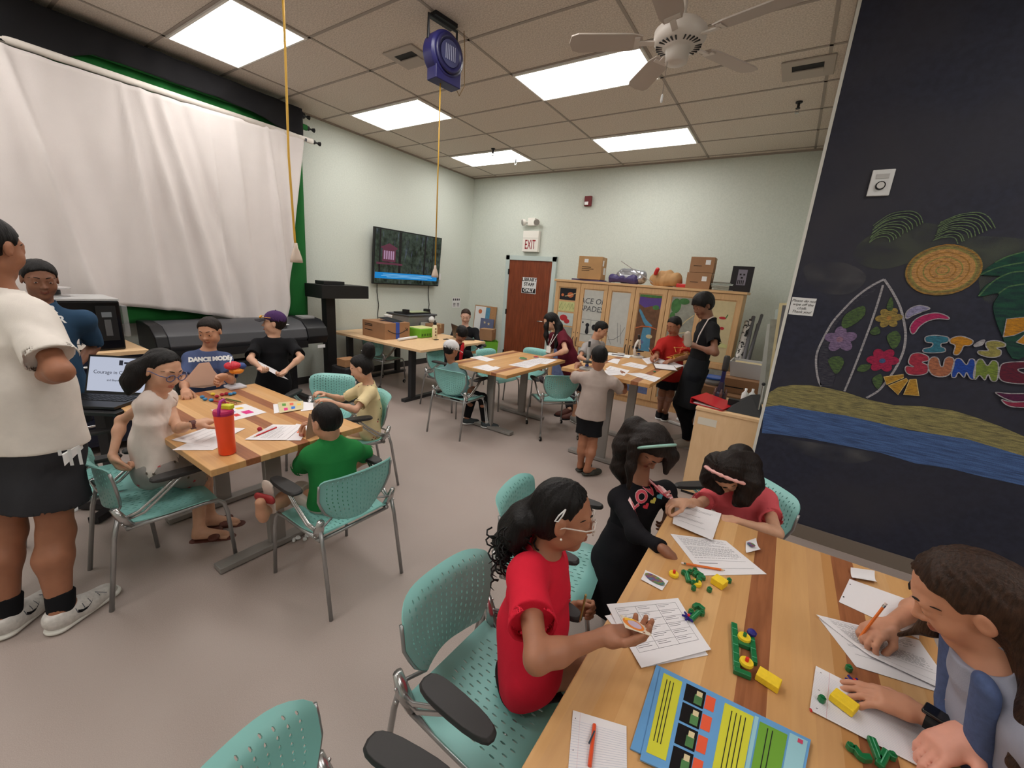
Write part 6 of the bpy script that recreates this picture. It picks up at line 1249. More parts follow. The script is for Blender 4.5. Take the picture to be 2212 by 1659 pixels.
# ---------------------------------------------------------------- things on the cabinets
kr = mat('kraft', rgb(176,136,92), .8, var=.05, vscale=8); kr2 = mat('kraft_dark', rgb(156,116,84), .8, var=.05, vscale=8); tp = mat('tape', rgb(190,160,118), .35)
def carton(label, c, d, rz=0, m=kr, group=None, marks=(), open_=False):
    o = thing('cardboard_box', label, 'box', c, rz, group); x, y, z = d; b = MB().bb((-x/2,-y/2,0), (x/2,y/2,z)).build('body', m, o, bevel=.003)
    MB().bb((-x/2-.001,-.02,z-.06), (x/2+.001,.02,z+.001)).build('tape', tp, o)
    for n_, mt_, a, b_ in marks: MB().bb(a, b_).build(n_, mt_, o)
    return o
T_ = 1.7235
carton('tan carton with small labels standing at the left end of the cabinet top', (2.37,4.38,T_+.028), (.36,.30,.33), math.radians(8), kr, None, [('label', prn, (-.09,-.1515,.24), (-.03,-.1495,.29)), ('printed_text', ik, (-.12,-.1515,.17), (.02,-.1495,.178)), ('printed_text', ik, (-.12,-.1515,.145), (.06,-.1495,.152)), ('printed_text', ik, (-.12,-.1515,.12), (.0,-.1495,.127)), ('label', prn, (.1795,-.10,.20), (.1815,-.02,.28)), ('label', prn, (.1795,-.02,.08), (.1815,.10,.18))])
tag(MB().bb((2.10,4.26,T_), (2.60,4.56,T_+.012)).bb((2.10,4.26,T_+.014), (2.56,4.55,T_+.026)).build('book', mat('book_violet', rgb(96,84,120), .6)), 'flat large book under the tan carton on the cabinet top', 'book')
def lump(name, label, cat, prims, m, res=.008, fold=.01, seed=1, fr=22, z=T_):
    s = SDF()
    for a, b, r0, r1 in prims: s.cap(a, b, r0, r1, .04)
    c = np.mean([p[0] for p in prims], 0); s.cut((c[0], c[1], z), (0,0,-1), 2); s.folds = fold_fn(seed, fold, fr, (0,0,1), 1)
    return tag(s.build(name, m, None, res, (c[0], c[1], z), 0), label, cat)
lump('plastic_bag', 'dark violet bag in crinkled clear plastic on the cabinet top', 'bag', [((2.72,4.4,T_+.05),(3.02,4.42,T_+.06),.07,.09)], mat('violet_bag', rgb(66,56,104), .35), seed=2, fold=.016)
lump('foil_bag', 'shiny silver crinkled bag behind the dark violet bag', 'bag', [((2.86,4.46,T_+.12),(3.10,4.45,T_+.11),.10,.09)], mat('foil', rgb(176,178,186), .2, .7), seed=5, fold=.016, fr=30)
s_ = MB().tube([(2.819,4.36,2.039), (3.351,4.3,1.755)], .006, 6).build('stick', mat('grey_stick', rgb(150,145,140), .5)); tag(s_, 'thin grey stick slanting between the silver bag and the paper bag', 'stick')
lump('paper_bag', 'crumpled brown paper bag with red print on the cabinet top', 'bag', [((3.36,4.38,T_+.07),(3.60,4.40,T_+.08),.10,.11), ((3.44,4.40,T_+.16),(3.52,4.41,T_+.19),.07,.04)], kr, seed=7, fold=.02, fr=26)
tag(lump('red_wrapper', 'x', 'bag', [((3.36,4.30,T_+.17),(3.38,4.29,T_+.22),.03,.03)], mat('wrap_red', rgb(190,44,44), .3), res=.005, seed=3, fold=.006), 'small red packet poking from the crumpled brown paper bag', 'packet')
tag(MB().bb((3.66,4.28,T_), (3.80,4.42,T_+.05)).build('red_tin', MATS['wrap_red'], bevel=.01), 'small red box lying beside the paper bag', 'box')
mk = [('label', prn, (.04,-.1115,.10), (.10,-.1095,.16)), ('printed_text', ik, (-.10,-.1115,.08), (0,-.1095,.086))]
carton('lower of the two stacked brown cartons on the cabinet top', (3.93,4.38,T_), (.30,.22,.205), 0, kr2, 'stacked cartons on the cabinet top', mk)
carton('upper of the two stacked brown cartons on the cabinet top', (3.94,4.38,T_+.208), (.29,.22,.195), .03, kr2, 'stacked cartons on the cabinet top', mk)
rq = random.Random(11)
for k in range(9):
    a = rq.uniform(-.12,.12); tag(MB().box((0,0,0), (.24+rq.uniform(-.03,.03),.18,.007), frame((4.22+rq.uniform(-.02,.02),4.38,T_+.005+k*.0125), (math.cos(a),math.sin(a),rq.uniform(-.01,.01)), (-math.sin(a),math.cos(a),0), (0,0,1))).build('magazine', MATS[rq.choice(['art_white','art_pale','art_greyland'])]), 'worn magazine, '+('lowest','second from the bottom','third from the bottom','fourth from the bottom','middle','fourth from the top','third from the top','second from the top','topmost')[k]+' in the pile beside the dark game box', 'magazine', 'magazine pile on the cabinet top')
gb = thing('game_box', 'dark upright box with a white face-like print at the right end of the cabinet top', 'box', (4.42,4.38,T_), .1)
MB().bb((-.12,-.08,0), (.12,.08,.31)).build('body', mat('game_black', rgb(34,30,36), .35), gb, bevel=.003); g2 = MB().bb((-.05,-.082,.08), (.05,-.0805,.27)); g2.build('print_panel', mat('game_print', rgb(130,124,140), .5), gb)
MB().bb((-.03,-.084,.20), (-.01,-.0815,.22)).bb((.01,-.084,.20), (.03,-.0815,.22)).bb((-.012,-.084,.16), (.012,-.0815,.18)).bb((-.04,-.084,.09), (-.03,-.0815,.14)).bb((-.02,-.084,.09), (-.01,-.0815,.14)).bb((.0,-.084,.09), (.01,-.0815,.14)).bb((.02,-.084,.09), (.03,-.0815,.14)).build('print_marks', ik, gb)
# ---------------------------------------------------------------- right-hand corner
am = [('printed_arrow', ik, (-.12,-.1515,.10), (.02,-.1495,.112))]
XR_ = 4.97
carton('large brown carton on the floor between cabinets and dark wall, lowest of the stack', (4.74,3.45,0), (.42,.60,.62), 0, kr2, 'cartons stacked in the right corner')
carton('brown carton with a printed arrow under the grey plastic bin in the corner', (4.72,3.55,.622), (.40,.45,.16), .03, kr2, 'cartons stacked in the right corner', [('printed_arrow', ik, (-.16,-.2265,.06), (.03,-.2245,.072))])
pb = thing('plastic_bin', 'white plastic bin of papers on the corner cartons', 'bin', (4.74,3.62,.784))
MB().add([(-.15,-.14,0),(.15,-.14,0),(.15,.14,0),(-.15,.14,0),(-.18,-.17,.17),(.18,-.17,.17),(.18,.17,.17),(-.18,.17,.17),(-.17,-.16,.17),(.17,-.16,.17),(.17,.16,.17),(-.17,.16,.17),(-.145,-.135,.01),(.145,-.135,.01),(.145,.135,.01),(-.145,.135,.01)], [(3,2,1,0),(0,1,5,4),(1,2,6,5),(2,3,7,6),(3,0,4,7),(4,5,9,8),(5,6,10,9),(6,7,11,10),(7,4,8,11),(8,9,13,12),(9,10,14,13),(10,11,15,14),(11,8,12,15),(12,13,14,15)]).build('shell', mat('bin_white', rgb(200,198,200), .4), pb)
MB().bb((-.14,-.12,.02), (.13,.12,.15)).build('papers', MATS['art_cream'], pb)
tb = thing('food_tub', 'clear round tub with a blue lid on the carton beside the standing person', 'tub', (4.43,3.55,.64)); MB().lathe([(.10,0),(.12,.07),(.115,.07),(.095,.01)], n=24).build('bowl', mat('tub_clear', rgb(190,200,210), .15, alpha=.6), tb, smooth=True); MB().lathe([(.125,.07),(.128,.075),(.128,.088),(.115,.092),(.09,.086)], n=24).build('lid', mat('lid_blue', rgb(40,90,170), .3), tb)
carton('low tan carton in front of the cabinet corner carrying the blue-lidded tub', (4.40,3.55,0), (.24,.34,.638), 0, kr2)
rt_ = NT('speckled', .7); co, x, y, z = rt_.xyz(); v_ = rt_.n('TexNoise', Vector=co, Scale=22, Detail=5); rt_.col(rt_.ramp(v_.outputs[0], [(.45, rgb(40,38,40)), (.5, rgb(205,200,195))]))
def toz(a, b, z):
    a, b = Vector(a), Vector(b); return a+(a-b)*((a.z-z)/(b.z-a.z))
tag(MB().tube([toz((4.587,4.18,0.818), (4.605,4.38,1.36), .03), (4.605,4.38,1.36)], .048, 14).build('patterned_roll', MATS['speckled'], smooth=True), 'black and white speckled roll leaning on the side of the cabinets', 'roll')
for k, (a_, b_, r_) in enumerate((((4.654,4.1,0.888), (4.642,4.4,1.429), .022), ((4.694,4.1,0.894), (4.724,4.5,1.458), .018), ((4.616,4.2,0.881), (4.615,4.45,1.388), .02), ((4.703,4.2,0.914), (4.706,4.5,1.337), .02))): tag(MB().tube([toz(a_, b_, .02), b_], r_, 10).build('poster_tube', mat('tube_grey', rgb(92,90,94), .5), smooth=True), 'grey wrapped tube in the bundle behind the speckled roll, '+('leftmost at the top','second from the left','thickest','nearest the wall')[k], 'tube', 'grey tubes leaning in the corner')
for k, (a_, b_, w_) in enumerate((((4.902,3.2,1.012), (4.87,3.25,1.415), .05), ((4.945,3.1,1.06), (4.895,3.15,1.469), .06), ((4.985,3.0,1.116), (4.944,3.1,1.633), .07), ((5.004,2.85,1.19), (4.976,2.95,1.615), .07), ((4.952,3.3,1.076), (4.91,3.35,1.567), .05))):
    a_ = toz(a_, b_, .605); d_ = (Vector(b_)-Vector(a_)); u_ = d_.normalized(); sx_ = Vector((1,0,0)); sx_ = (sx_-u_*sx_.dot(u_)).normalized(); nn_ = sx_.cross(u_)
    tag(MB().box((0,0,0), (w_, .02, d_.length), frame(Vector(a_)+d_/2, sx_, nn_, u_)).build('canvas_frame', MATS[['art_white','art_greyland','art_cream','tube_grey','art_pale'][k]]), 'narrow leaning %s board in the rack by the dark wall, %s' % (('white','grey','cream','dark grey','pale')[k], ('nearest the bin','beside the first board','tallest','closest to its corner','at the back')[k]), 'board', 'boards leaning by the dark wall')
tag(MB().bb((4.60,2.72,0), (4.975,3.14,.60)).build('board_rack', mat('rack_dark', rgb(52,46,42), .7)), 'dark low rack holding the leaning boards by the right wall', 'rack')
wl = thing('folding_stand', 'white folded stand base on the floor behind the standing person in black', 'stand', (4.10,3.75,0)); MB().tube([(-.12,-.05,.02), (.12,-.12,.02)], .02, 8).build('leg', prn, wl); MB().tube([(-.05,.15,.02), (.14,-.05,.02)], .02, 8).build('leg', prn, wl)
# desk with red binder
dk = thing('side_desk', 'light wooden side cabinet carrying a red binder, in front of the corner', 'cabinet', (4.758,2.08,0))
MB().bb((-.225,-.27,.02), (.225,.28,.745)).build('body', MATS['plywood'], dk, bevel=.003); MB().bb((-.232,-.28,.745), (.228,.29,.77)).build('top', MATS['plywood'], dk, bevel=.003)
MB().bb((-.20,-.272,.63), (-.06,-.2705,.69)).build('name_label', mat('label_clear', rgb(222,214,200), .3), dk); MB().bb((-.235,-.24,.60), (-.225,-.18,.72)).build('hinge_clip', mat('clip_plastic', rgb(200,198,196), .3), dk)
MB().bb((-.225,-.27,0), (.225,.28,.02)).build('plinth', MATS['black_plastic'], dk)
bn = thing('ring_binder', 'red ring binder lying on the light wooden side cabinet', 'binder', (4.63,1.99,.772), math.radians(-14)); rd = mat('binder_red', rgb(186,30,40), .35)
MB().bb((-.13,-.15,0), (.13,.15,.004)).build('lower_cover', rd, bn); MB().add([(-.13,-.15,.045),(.13,-.15,.012),(.13,.15,.012),(-.13,.15,.045),(-.13,-.15,.049),(.13,-.15,.016),(.13,.15,.016),(-.13,.15,.049)], [(3,2,1,0),(4,5,6,7),(0,1,5,4),(1,2,6,5),(2,3,7,6),(3,0,4,7)]).build('upper_cover', rd, bn)
MB().bb((-.134,-.15,0), (-.13,.15,.049)).build('spine', rd, bn); MB().bb((-.11,-.135,.005), (.12,.135,.012)).build('pages', prn, bn)
bt_ = thing('bottle_rack', 'dark tapered device with black foam top and small bottles behind the red binder', 'device', (4.635,2.27,.772)); MB().lathe([(.055,0),(.05,.05),(.03,.06),(.024,.14),(.022,.15)], n=16).build('base', mat('rack_violet', rgb(52,44,60), .3), bt_); MB().bb((-.016,-.02,.13), (.016,.02,.25)).build('body', mat('dev_blue', rgb(30,30,78), .3), bt_, bevel=.004); MB().lathe([(.024,.25),(.026,.27),(.026,.37),(.018,.385)], n=14).build('foam_top', MATS['arm_pad'], bt_, smooth=True)
for k in range(5):
    a = k*1.25; MB().lathe([(.014,0),(.014,.06),(.007,.07),(.007,.09)], (.045*math.cos(a),.045*math.sin(a),0), 10).build('bottle', mat('bottle_amber', rgb(92,62,60), .15), bt_, smooth=True)
wg = thing('desk_wedge', 'black wedge-shaped stand on the side cabinet against the chalkboard corner', 'stand', (4.88,2.02,.772)); MB().add([(-.14,-.16,0),(.10,-.16,0),(.10,.13,0),(-.14,.13,0),(0,.02,.13),(.06,.05,.14)], [(3,2,1,0),(0,1,4),(1,2,5,4),(2,3,5),(3,0,4,5)]).build('wedge', mat('wedge_black', rgb(42,42,44), .6), wg); MB().bb((-.15,-.02,.02), (-.04,.03,.07)).build('clip', MATS['black_plastic'], wg)
MB().tube([(.075,-.09,.02), (.07,-.085,.24)], .006, 8).build('rod', MATS['chrome'], wg); MB().ball((.07,-.085,.25), .014, 10).build('rod_knob', MATS['black_plastic'], wg)
for k, (x_, y_) in enumerate(((4.83,2.24),(4.88,2.27))): tag(MB().lathe([(.024,0),(.026,.01),(.026,.09),(.010,.11),(.010,.135)], (x_,y_,.772), 14).build('white_bottle', prn, smooth=True), 'small white plastic bottle behind the black wedge, %s' % ('nearer the red binder','nearer the dark wall')[k], 'bottle', 'white bottles on the side cabinet')
# ---------------------------------------------------------------- far table with boxes
ft = thing('long_worktable', 'large pale plywood table along the left wall piled with boxes', 'table', (.42, 2.42, 0))
MB().bb((-.90,-.62,.71), (.95,.68,.742)).build('tabletop', MATS['plywood'], ft, bevel=.004)
for a_, b_ in ((-.7,-.45),(.62,-.45),(-.7,.45),(.62,.45)): MB().bb((a_-.03,b_-.04,.04), (a_+.03,b_+.04,.71)).build('leg', mat('leg_dark', rgb(48,48,50), .5), ft)
for a_ in (-.7,.62): MB().bb((a_-.035,-.60,.0), (a_+.035,.60,.04)).build('foot', MATS['leg_dark'], ft)
ab = thing('shipping_box', 'brown shipping box with curved arrow print and blue tape on the far table', 'box', (.30, 2.16, .744), math.radians(-4))
MB().bb((-.26,-.21,0), (.26,.21,.22)).build('body', kr2, ab, bevel=.003); MB().bb((.10,-.02,.0) if 0 else (.2605,-.03,.0), (.263,.03,.22)).bb((-.1,-.03,.2205), (.263,.03,.223)).build('blue_tape', mat('tape_blue', rgb(50,80,170), .4), ab)
sm = MB(); sm.tube([(.262, -.16+.32*k/12, .125-.055*math.sin(PI*k/12)) for k in range(13)], .005, 6).tube([(.262,.13,.145), (.262,.165,.14), (.262,.16,.10)], .005, 6); sm.build('arrow_print', ik, ab)
for z_ in (.17,.15,.09): MB().bb((-.2,-.2115,z_), (-.02,-.2105,z_+.01)).build('printed_text', ik, ab)
tag(MB().box((0,0,0), (.30,.20,.004), frame((.36,2.20,.985), Vector((.95,.2,-.14)).normalized(), Vector((-.2,.97,.0)).normalized(), Vector((.14,0,.99)).normalized())).build('black_folder', MATS['black_plastic']), 'black folder lying on the shipping box', 'folder')
tag(MB().lathe([(.05,0),(.06,.05),(.06,.06)], (.15,2.32,.967), 14).build('white_cup', prn), 'white cup on the back of the shipping box', 'cup')
tag(MB().tube([(.72,2.02,.765), (.66,2.40,.765)], .02, 10).build('rolled_sheet', prn, smooth=True), 'rolled white sheet lying in front of the shipping box', 'roll')
gk_ = thing('green_basket', 'lime green plastic basket on the far table beside the cream bottle', 'basket', (.52, 2.63, .744)); MB().bb((-.16,-.17,0), (.16,.17,.13)).build('shell', mat('lime', rgb(112,178,52), .4), gk_, bevel=.012); MB().bb((-.14,-.15,.13), (.14,.15,.134)).build('contents', MATS['art_lemon'], gk_)
for k in range(6): MB().bb((.1605,-.15+k*.052,.025), (.163,-.12+k*.052,.06)).build('cutout', mat('lime_dark', rgb(70,110,40), .5), gk_)
sb = thing('storage_tote', 'translucent grey storage tote with a dark lid behind the green basket', 'tote', (.05, 2.88, .744)); MB().add([(-.2,-.24,0),(.2,-.24,0),(.2,.24,0),(-.2,.24,0),(-.24,-.28,.26),(.24,-.28,.26),(.24,.28,.26),(-.24,.28,.26)], [(3,2,1,0),(0,1,5,4),(1,2,6,5),(2,3,7,6),(3,0,4,7),(4,5,6,7)]).build('tub', mat('tote_clear', rgb(128,130,134), .25), sb, bevel=.01)
MB().bb((-.26,-.30,.26), (.26,.30,.285)).build('lid', mat('tote_lid', rgb(74,76,80), .4), sb, bevel=.008); MB().bb((.243,-.05,.08), (.25,.14,.17)).build('label', mat('tlabel', rgb(176,178,176), .4), sb)
cu = thing('paper_cutter', 'black paper trimmer lying on the dark lid of the storage tote', 'paper trimmer', (.08, 2.86, 1.031)); MB().bb((-.14,-.26,0), (.14,.26,.02)).build('base', MATS['black_plastic'], cu); MB().bb((-.10,-.14,.02), (.12,.24,.028)).build('cutting_bed', mat('bed_green', rgb(170,178,140), .4), cu)
for y_ in (-.2,.24): MB().bb((.02,y_-.03,.02), (.12,y_+.03,.07)).build('clamp', MATS['black_plastic'], cu, bevel=.005)
cb_ = thing('drink_bottle', 'cream bottle with a dark lid and brown pictures on the far table', 'bottle', (.82, 2.60, .744)); MB().lathe([(.034,0),(.037,.01),(.037,.17),(.03,.195),(.022,.205)], n=20).build('body', mat('bottle_cream', rgb(226,214,176), .35), cb_, smooth=True); MB().lathe([(.024,.205),(.024,.24),(.018,.245)], n=16).build('lid', MATS['black_plastic'], cb_); MB().lathe([(.006,.24),(.012,.26),(.004,.27)], n=8).build('lid_loop', MATS['black_plastic'], cb_)
for z_ in (.15,.105,.06): MB().ball((.033,-.014,z_), .013, 8, sc=(.5,1,1)).build('picture', mat('pic_brown', rgb(110,60,40), .6), cb_)
carton('flat brown carton under the white tube near the corner', (.32, 3.24-.2, .744), (.34,.22,.15), .2, kr2)
tag(MB().tube([(.36,3.0,.95), (.12,3.22,.97)], .045, 16).build('white_tube', prn, smooth=True), 'thick white cardboard tube lying on the flat brown carton', 'tube')
lp = thing('laptop', 'dark laptop seen from behind in front of the woman in the black cardigan', 'laptop', (1.02, 3.02, .744), math.radians(150)); MB().bb((-.16,-.11,0), (.16,.11,.016)).build('keyboard_base', MATS['lap_black'], lp); MB().bb((-.16,0,0), (.16,.008,.20), M=Matrix.Translation((0,.11,.012)) @ Matrix.Rotation(math.radians(-12), 4, 'X')).build('display_lid', mat('lap_lid', rgb(52,40,38), .4), lp, bevel=.004)
tag(MB().box((.90,2.55,.748), (.04,.07,.006)).build('dark_coin', ik), 'small dark lid on the far table before the cream bottle', 'lid'); tag(MB().box((.93,2.72,.748), (.04,.08,.006)).build('marker_cap', ik), 'small dark oval on the far table near the laptop', 'lid')
# boards leaning in the corner
cbd = thing('picture_board', 'tan cork board with pinned pictures leaning in the back corner', 'board', (.0, 4.80, .0)); Mb = Matrix.Rotation(math.radians(-6), 4, 'X')
P0, P1 = (-0.336,4.85,0.716), (0.202,4.85,0.78); Zt = (-0.099,4.85,1.113)[2]; cbd.location = ((P0[0]+P1[0])/2, 4.84, 0); w2 = (P1[0]-P0[0])/2
MB().bb((-w2,0,0), (w2,.02,Zt), M=Mb).build('panel', mat('cork', rgb(172,128,88), .8, var=.1, vscale=30), cbd); MB().bb((-w2+.02,-.006,Zt*.45), (.02,0,Zt-.02), M=Mb).build('pinned_sheet', prn, cbd); MB().bb((.02,-.008,Zt*.55), (.12,0,Zt-.03), M=Mb).build('pinned_picture', MATS['art_water'], cbd)
MB().tube([(-.12,-.010,Zt-.12), (-.12,-.006,Zt-.12)], .045, 16, M=Mb).build('red_dot', MATS['art_orange'], cbd)
sbd = thing('star_board', 'blue-grey board with pale stars leaning before the cork board', 'board', (cbd.location[0]+.16, 4.72, 0)); MB().bb((-.16,0,0), (.16,.02,.88), M=Mb).build('panel', mat('board_blue', rgb(92,98,128), .7), sbd)
for x_, z_ in ((-.08,.5),(.05,.78),(.02,.62),(-.05,.8),(.09,.45),(.0,.3)): MB().add([(x_+math.sin(k*PI/5)*(.035 if k%2==0 else .014), -.003, z_+math.cos(k*PI/5)*(.035 if k%2==0 else .014)) for k in range(10)], [tuple(range(10))]).build('star', MATS['art_cream'], sbd, M=Mb)
gt = thing('green_bin', 'lime green bin on the floor behind the woman in the cardigan', 'bin', (.62, 4.25, 0)); MB().lathe([(.13,0),(.17,.55),(.18,.56),(.165,.55),(.125,.02)], n=4).build('shell', MATS['lime'], gt)
carton('open brown carton standing on the green bin behind the woman', (.55, 4.24, .565), (.24,.22,.20), .3, kr2)

# ---------------------------------------------------------------- sheets of paper
pap = mat('paper', rgb(226,222,224), .85); mat('paper_ruled', rgb(228,226,228), .85); ik2 = mat('print_ink', rgb(96,94,100), .85); rule = mat('rule_blue', rgb(170,178,200), .85); margin = mat('rule_red', rgb(206,150,160), .85)
def sheet(label, Q, z, style='work', curl=0, group='worksheets on the tables', name='paper_sheet', m=None, thick=.0006, fold=None, cat='paper', seed=0, extra=None):
    """Q: four world corners (x,y) in order top-left, top-right, bottom-right, bottom-left of the page"""
    Q = [Vector((q[0], q[1], z+(q[2] if len(q) > 2 else 0))) for q in Q]; r = random.Random(seed)
    def F(u, v, h=0):
        p = Q[0].lerp(Q[1], u).lerp(Q[3].lerp(Q[2], u), v); c = 0
        if curl: c = curl*((2*v-1)**2)*(1-.3*u) if curl > 0 else -curl*((2*u-1)**2)
        if fold and v > fold[0]: c += (v-fold[0])*fold[1]
        return Vector((p.x, p.y, p.z+c+h))
    n = 10; vs = []; fs = []; mb = MB()
    for hh in (0, thick):
        for j in range(n+1):
            for i in range(n+1): vs.append(F(i/n, j/n, hh))
    k = (n+1)**2
    for j in range(n):
        for i in range(n): a = j*(n+1)+i; fs += [(a+n+1, a+n+2, a+1, a), (k+a, k+a+1, k+a+n+2, k+a+n+1)]
    for i in range(n): fs += [(i, i+1, k+i+1, k+i), (n*(n+1)+i+1, n*(n+1)+i, k+n*(n+1)+i, k+n*(n+1)+i+1), ((i+1)*(n+1), i*(n+1), k+i*(n+1), k+(i+1)*(n+1)), (i*(n+1)+n, (i+1)*(n+1)+n, k+(i+1)*(n+1)+n, k+i*(n+1)+n)]
    mb.add(vs, fs)
    def strip(u0, v0, u1, v1, mi, h=.0004):
        nn = max(1, int(abs(u1-u0)*10)); m2 = max(1, int(abs(v1-v0)*10)); o = len(mb.v); mb.cur = mi
        g = [F(u0+(u1-u0)*i/nn, v0+(v1-v0)*j/m2, thick+h) for j in range(m2+1) for i in range(nn+1)]
        mb.add(g, [(j*(nn+1)+i, j*(nn+1)+i+1, (j+1)*(nn+1)+i+1, (j+1)*(nn+1)+i) for j in range(m2) for i in range(nn)])
    ms = [m or pap, ik2, rule, margin]
    if style == 'work':
        strip(.1,.05,.9,.054,1); v_ = .09
        while v_ < .62:
            u = .1; e = r.choice([.9,.9,.82,.6])
            while u < e: w_ = r.uniform(.02,.07); strip(u, v_, min(u+w_, e), v_+.007, 1); u += w_+.012
            v_ += .028 if r.random() < .8 else .055
        strip(.1,.66,.9,.664,1); strip(.1,.72,.4,.732,1); strip(.1,.85,.9,.854,1)
    elif style == 'few':
        for v_ in (.1,.13,.16,.34,.5,.53,.7): strip(.12, v_, r.uniform(.5,.9), v_+.006, 1)
    elif style == 'ruled':
        strip(.0,.10,1,.103,3) if 0 else None; v_ = .13
        while v_ < .97: strip(0, v_, 1, v_+.003, 2); v_ += .033
        strip(.14,0,.143,1,3)
        for v_ in (.1,.5,.9):
            strip(.05,v_-.008,.065,v_+.008,1)
    elif style == 'table':
        for v_ in (.08,.2,.32,.44,.56,.68,.8): strip(.08, v_, .92, v_+.004, 1)
        for u in (.08,.35,.64,.92): strip(u,.08,u+.004,.8,1)
        for j in range(6):
            for i in range(3):
                for q in range(2): strip(.1+i*.28, .105+j*.12+q*.03, .1+i*.28+r.uniform(.08,.2), .111+j*.12+q*.03, 1)
    if extra:
        for e in extra: ms.append(e[4]); strip(*e[:4], len(ms)-1, .0008)
    mb.open = True; o = mb.build(name, ms, smooth=False); return tag(o, label, cat, group)
def Wp(pts): return [tuple(p[:2]) for p in pts]
GN = 'worksheets on the near table'; GL = 'papers on the tumbler table'; GM = 'papers on the middle and taller tables'
zN = .7412
# near table
sheet('creased worksheet under the hands of the girl in pink', [(4.747,0.101),(4.93,0.126),(4.929,-0.117),(4.778,-0.106)], zN+.001, 'few', .012, GN, seed=1)
sheet('printed worksheet in the middle far end of the near table, pencil lying across it', [(4.785,-0.167),(4.972,-0.068),(5.115,-0.191),(4.934,-0.346)], zN, 'work', 0, GN, seed=2)
sheet('upper sheet of the stack under the sticker hand', [(4.721,-0.684),(4.89,-0.517),(5.005,-0.657),(4.869,-0.83)], zN+.0022, 'table', .004, GN, seed=3)
sheet('lower sheet of the stack under the sticker hand', [(4.731,-0.723),(4.89,-0.544),(5.001,-0.676),(4.879,-0.812)], zN, 'few', 0, GN, seed=4)
sheet('ruled notebook page with an orange pencil on it at the near table corner', [(4.775,-1.027),(4.884,-0.987),(4.927,-1.109),(4.833,-1.178)], zN, 'ruled', .002, GN, seed=5)
sheet('printed worksheet being written on by the girl at the right', [(5.249,-0.317),(5.496,-0.239),(5.541,-0.418),(5.367,-0.404)], zN+.002, 'work', .004, GN, seed=6)
sheet('sheet beneath the worksheet of the writing girl', [(5.256,-0.319),(5.482,-0.262),(5.526,-0.418),(5.331,-0.465)], zN, 'few', 0, GN, seed=7)
sheet('plain punched sheet beyond the elbow of the writing girl', [(5.358,-0.024),(5.542,-0.025),(5.499,-0.226),(5.315,-0.192)], zN, 'blank', 0, GN, seed=8, extra=[(.03,.2,.05,.23,ik), (.02,.75,.04,.79,ik)])
sheet('ruled pad page with a yellow block on it beside the smartwatch', [(5.24,-0.535),(5.448,-0.552),(5.443,-0.692),(5.222,-0.69)], zN+.0012, 'ruled', .002, GN, seed=9)
def sticker(label, Q, z, seed, curl=.01):
    o = sheet(label, Q, z, 'blank', curl, 'stickers on the near table', 'sticker', cat='sticker'); return o
rb = NT('rainbow_print', .4); co, x, y, z = rb.xyz(); n_ = rb.n('TexNoise', Vector=co, Scale=60, Detail=3); hs_ = rb.n('HueSaturation', Hue=rb.math('FRACT', rb.math('MULTIPLY', n_.outputs[0], 3.0)), Saturation=.8, Value=.7, Color=rgb(150,60,120)); rb.col(hs_.outputs[0])
def oval(o, c, rx, ry, ang, z, m=None):
    b = o.location; q = MB(); q.add([(c[0]-b[0]+math.cos(t)*rx*math.cos(ang)-math.sin(t)*ry*math.sin(ang), c[1]-b[1]+math.cos(t)*rx*math.sin(ang)+math.sin(t)*ry*math.cos(ang), z-b[2]) for t in [k*PI/12 for k in range(24)]], [tuple(range(24))]); q.open = True; q.build('oval_print', m or MATS['rainbow_print'], o)
o = sticker('white sticker with a rainbow oval beside the hand of the girl in black', [(4.769,-0.448),(4.846,-0.451),(4.84,-0.511),(4.77,-0.504)], zN, 1, .002); c_ = (4.807,-0.474); oval(o, c_, .034, .017, math.radians(-12), zN+.004)
o = sticker('curled sticker with a printed face near the elbow of the girl in pink', [(5.037,-0.041),(5.068,0.019),(5.088,-0.053),(5.046,-0.121)], zN, 2, .012); c_ = (5.056,-0.043); oval(o, c_, .014, .013, 0, zN+.009)
o = sticker('curled white label at the far right end of the near table', [(5.363,0.031),(5.436,0.075),(5.433,0.002),(5.366,-0.032)], zN+.0008, 3, .014)
hs2 = thing('held_sticker', 'round yellow and orange sticker held by the girl in red', 'sticker', (4.837,-0.847,0.872)); hs2.rotation_euler = (math.radians(-20), math.radians(12), math.radians(25))
MB().prism([(-.03,-.035),(.035,-.03),(.04,.03),(-.028,.032)], 0, .001).build('backing', mat('backing_gloss', rgb(226,214,196), .3), hs2)
MB().prism([(math.cos(t)*.026-.002, math.sin(t)*.028) for t in [k*PI/10 for k in range(20)]], .001, .0016).build('orange_disc', mat('st_orange', rgb(226,130,50), .5), hs2); MB().prism([(math.cos(t)*.017+.001, math.sin(t)*.019) for t in [k*PI/10 for k in range(20)]], .0016, .0021).build('lilac_disc', mat('st_lilac', rgb(196,176,196), .5), hs2); MB().prism([(-.022,.006),(.012,.024),(.004,.028),(-.02,.02)], .0016, .0024).build('yellow_band', mat('st_yellow', rgb(240,190,60), .5), hs2)
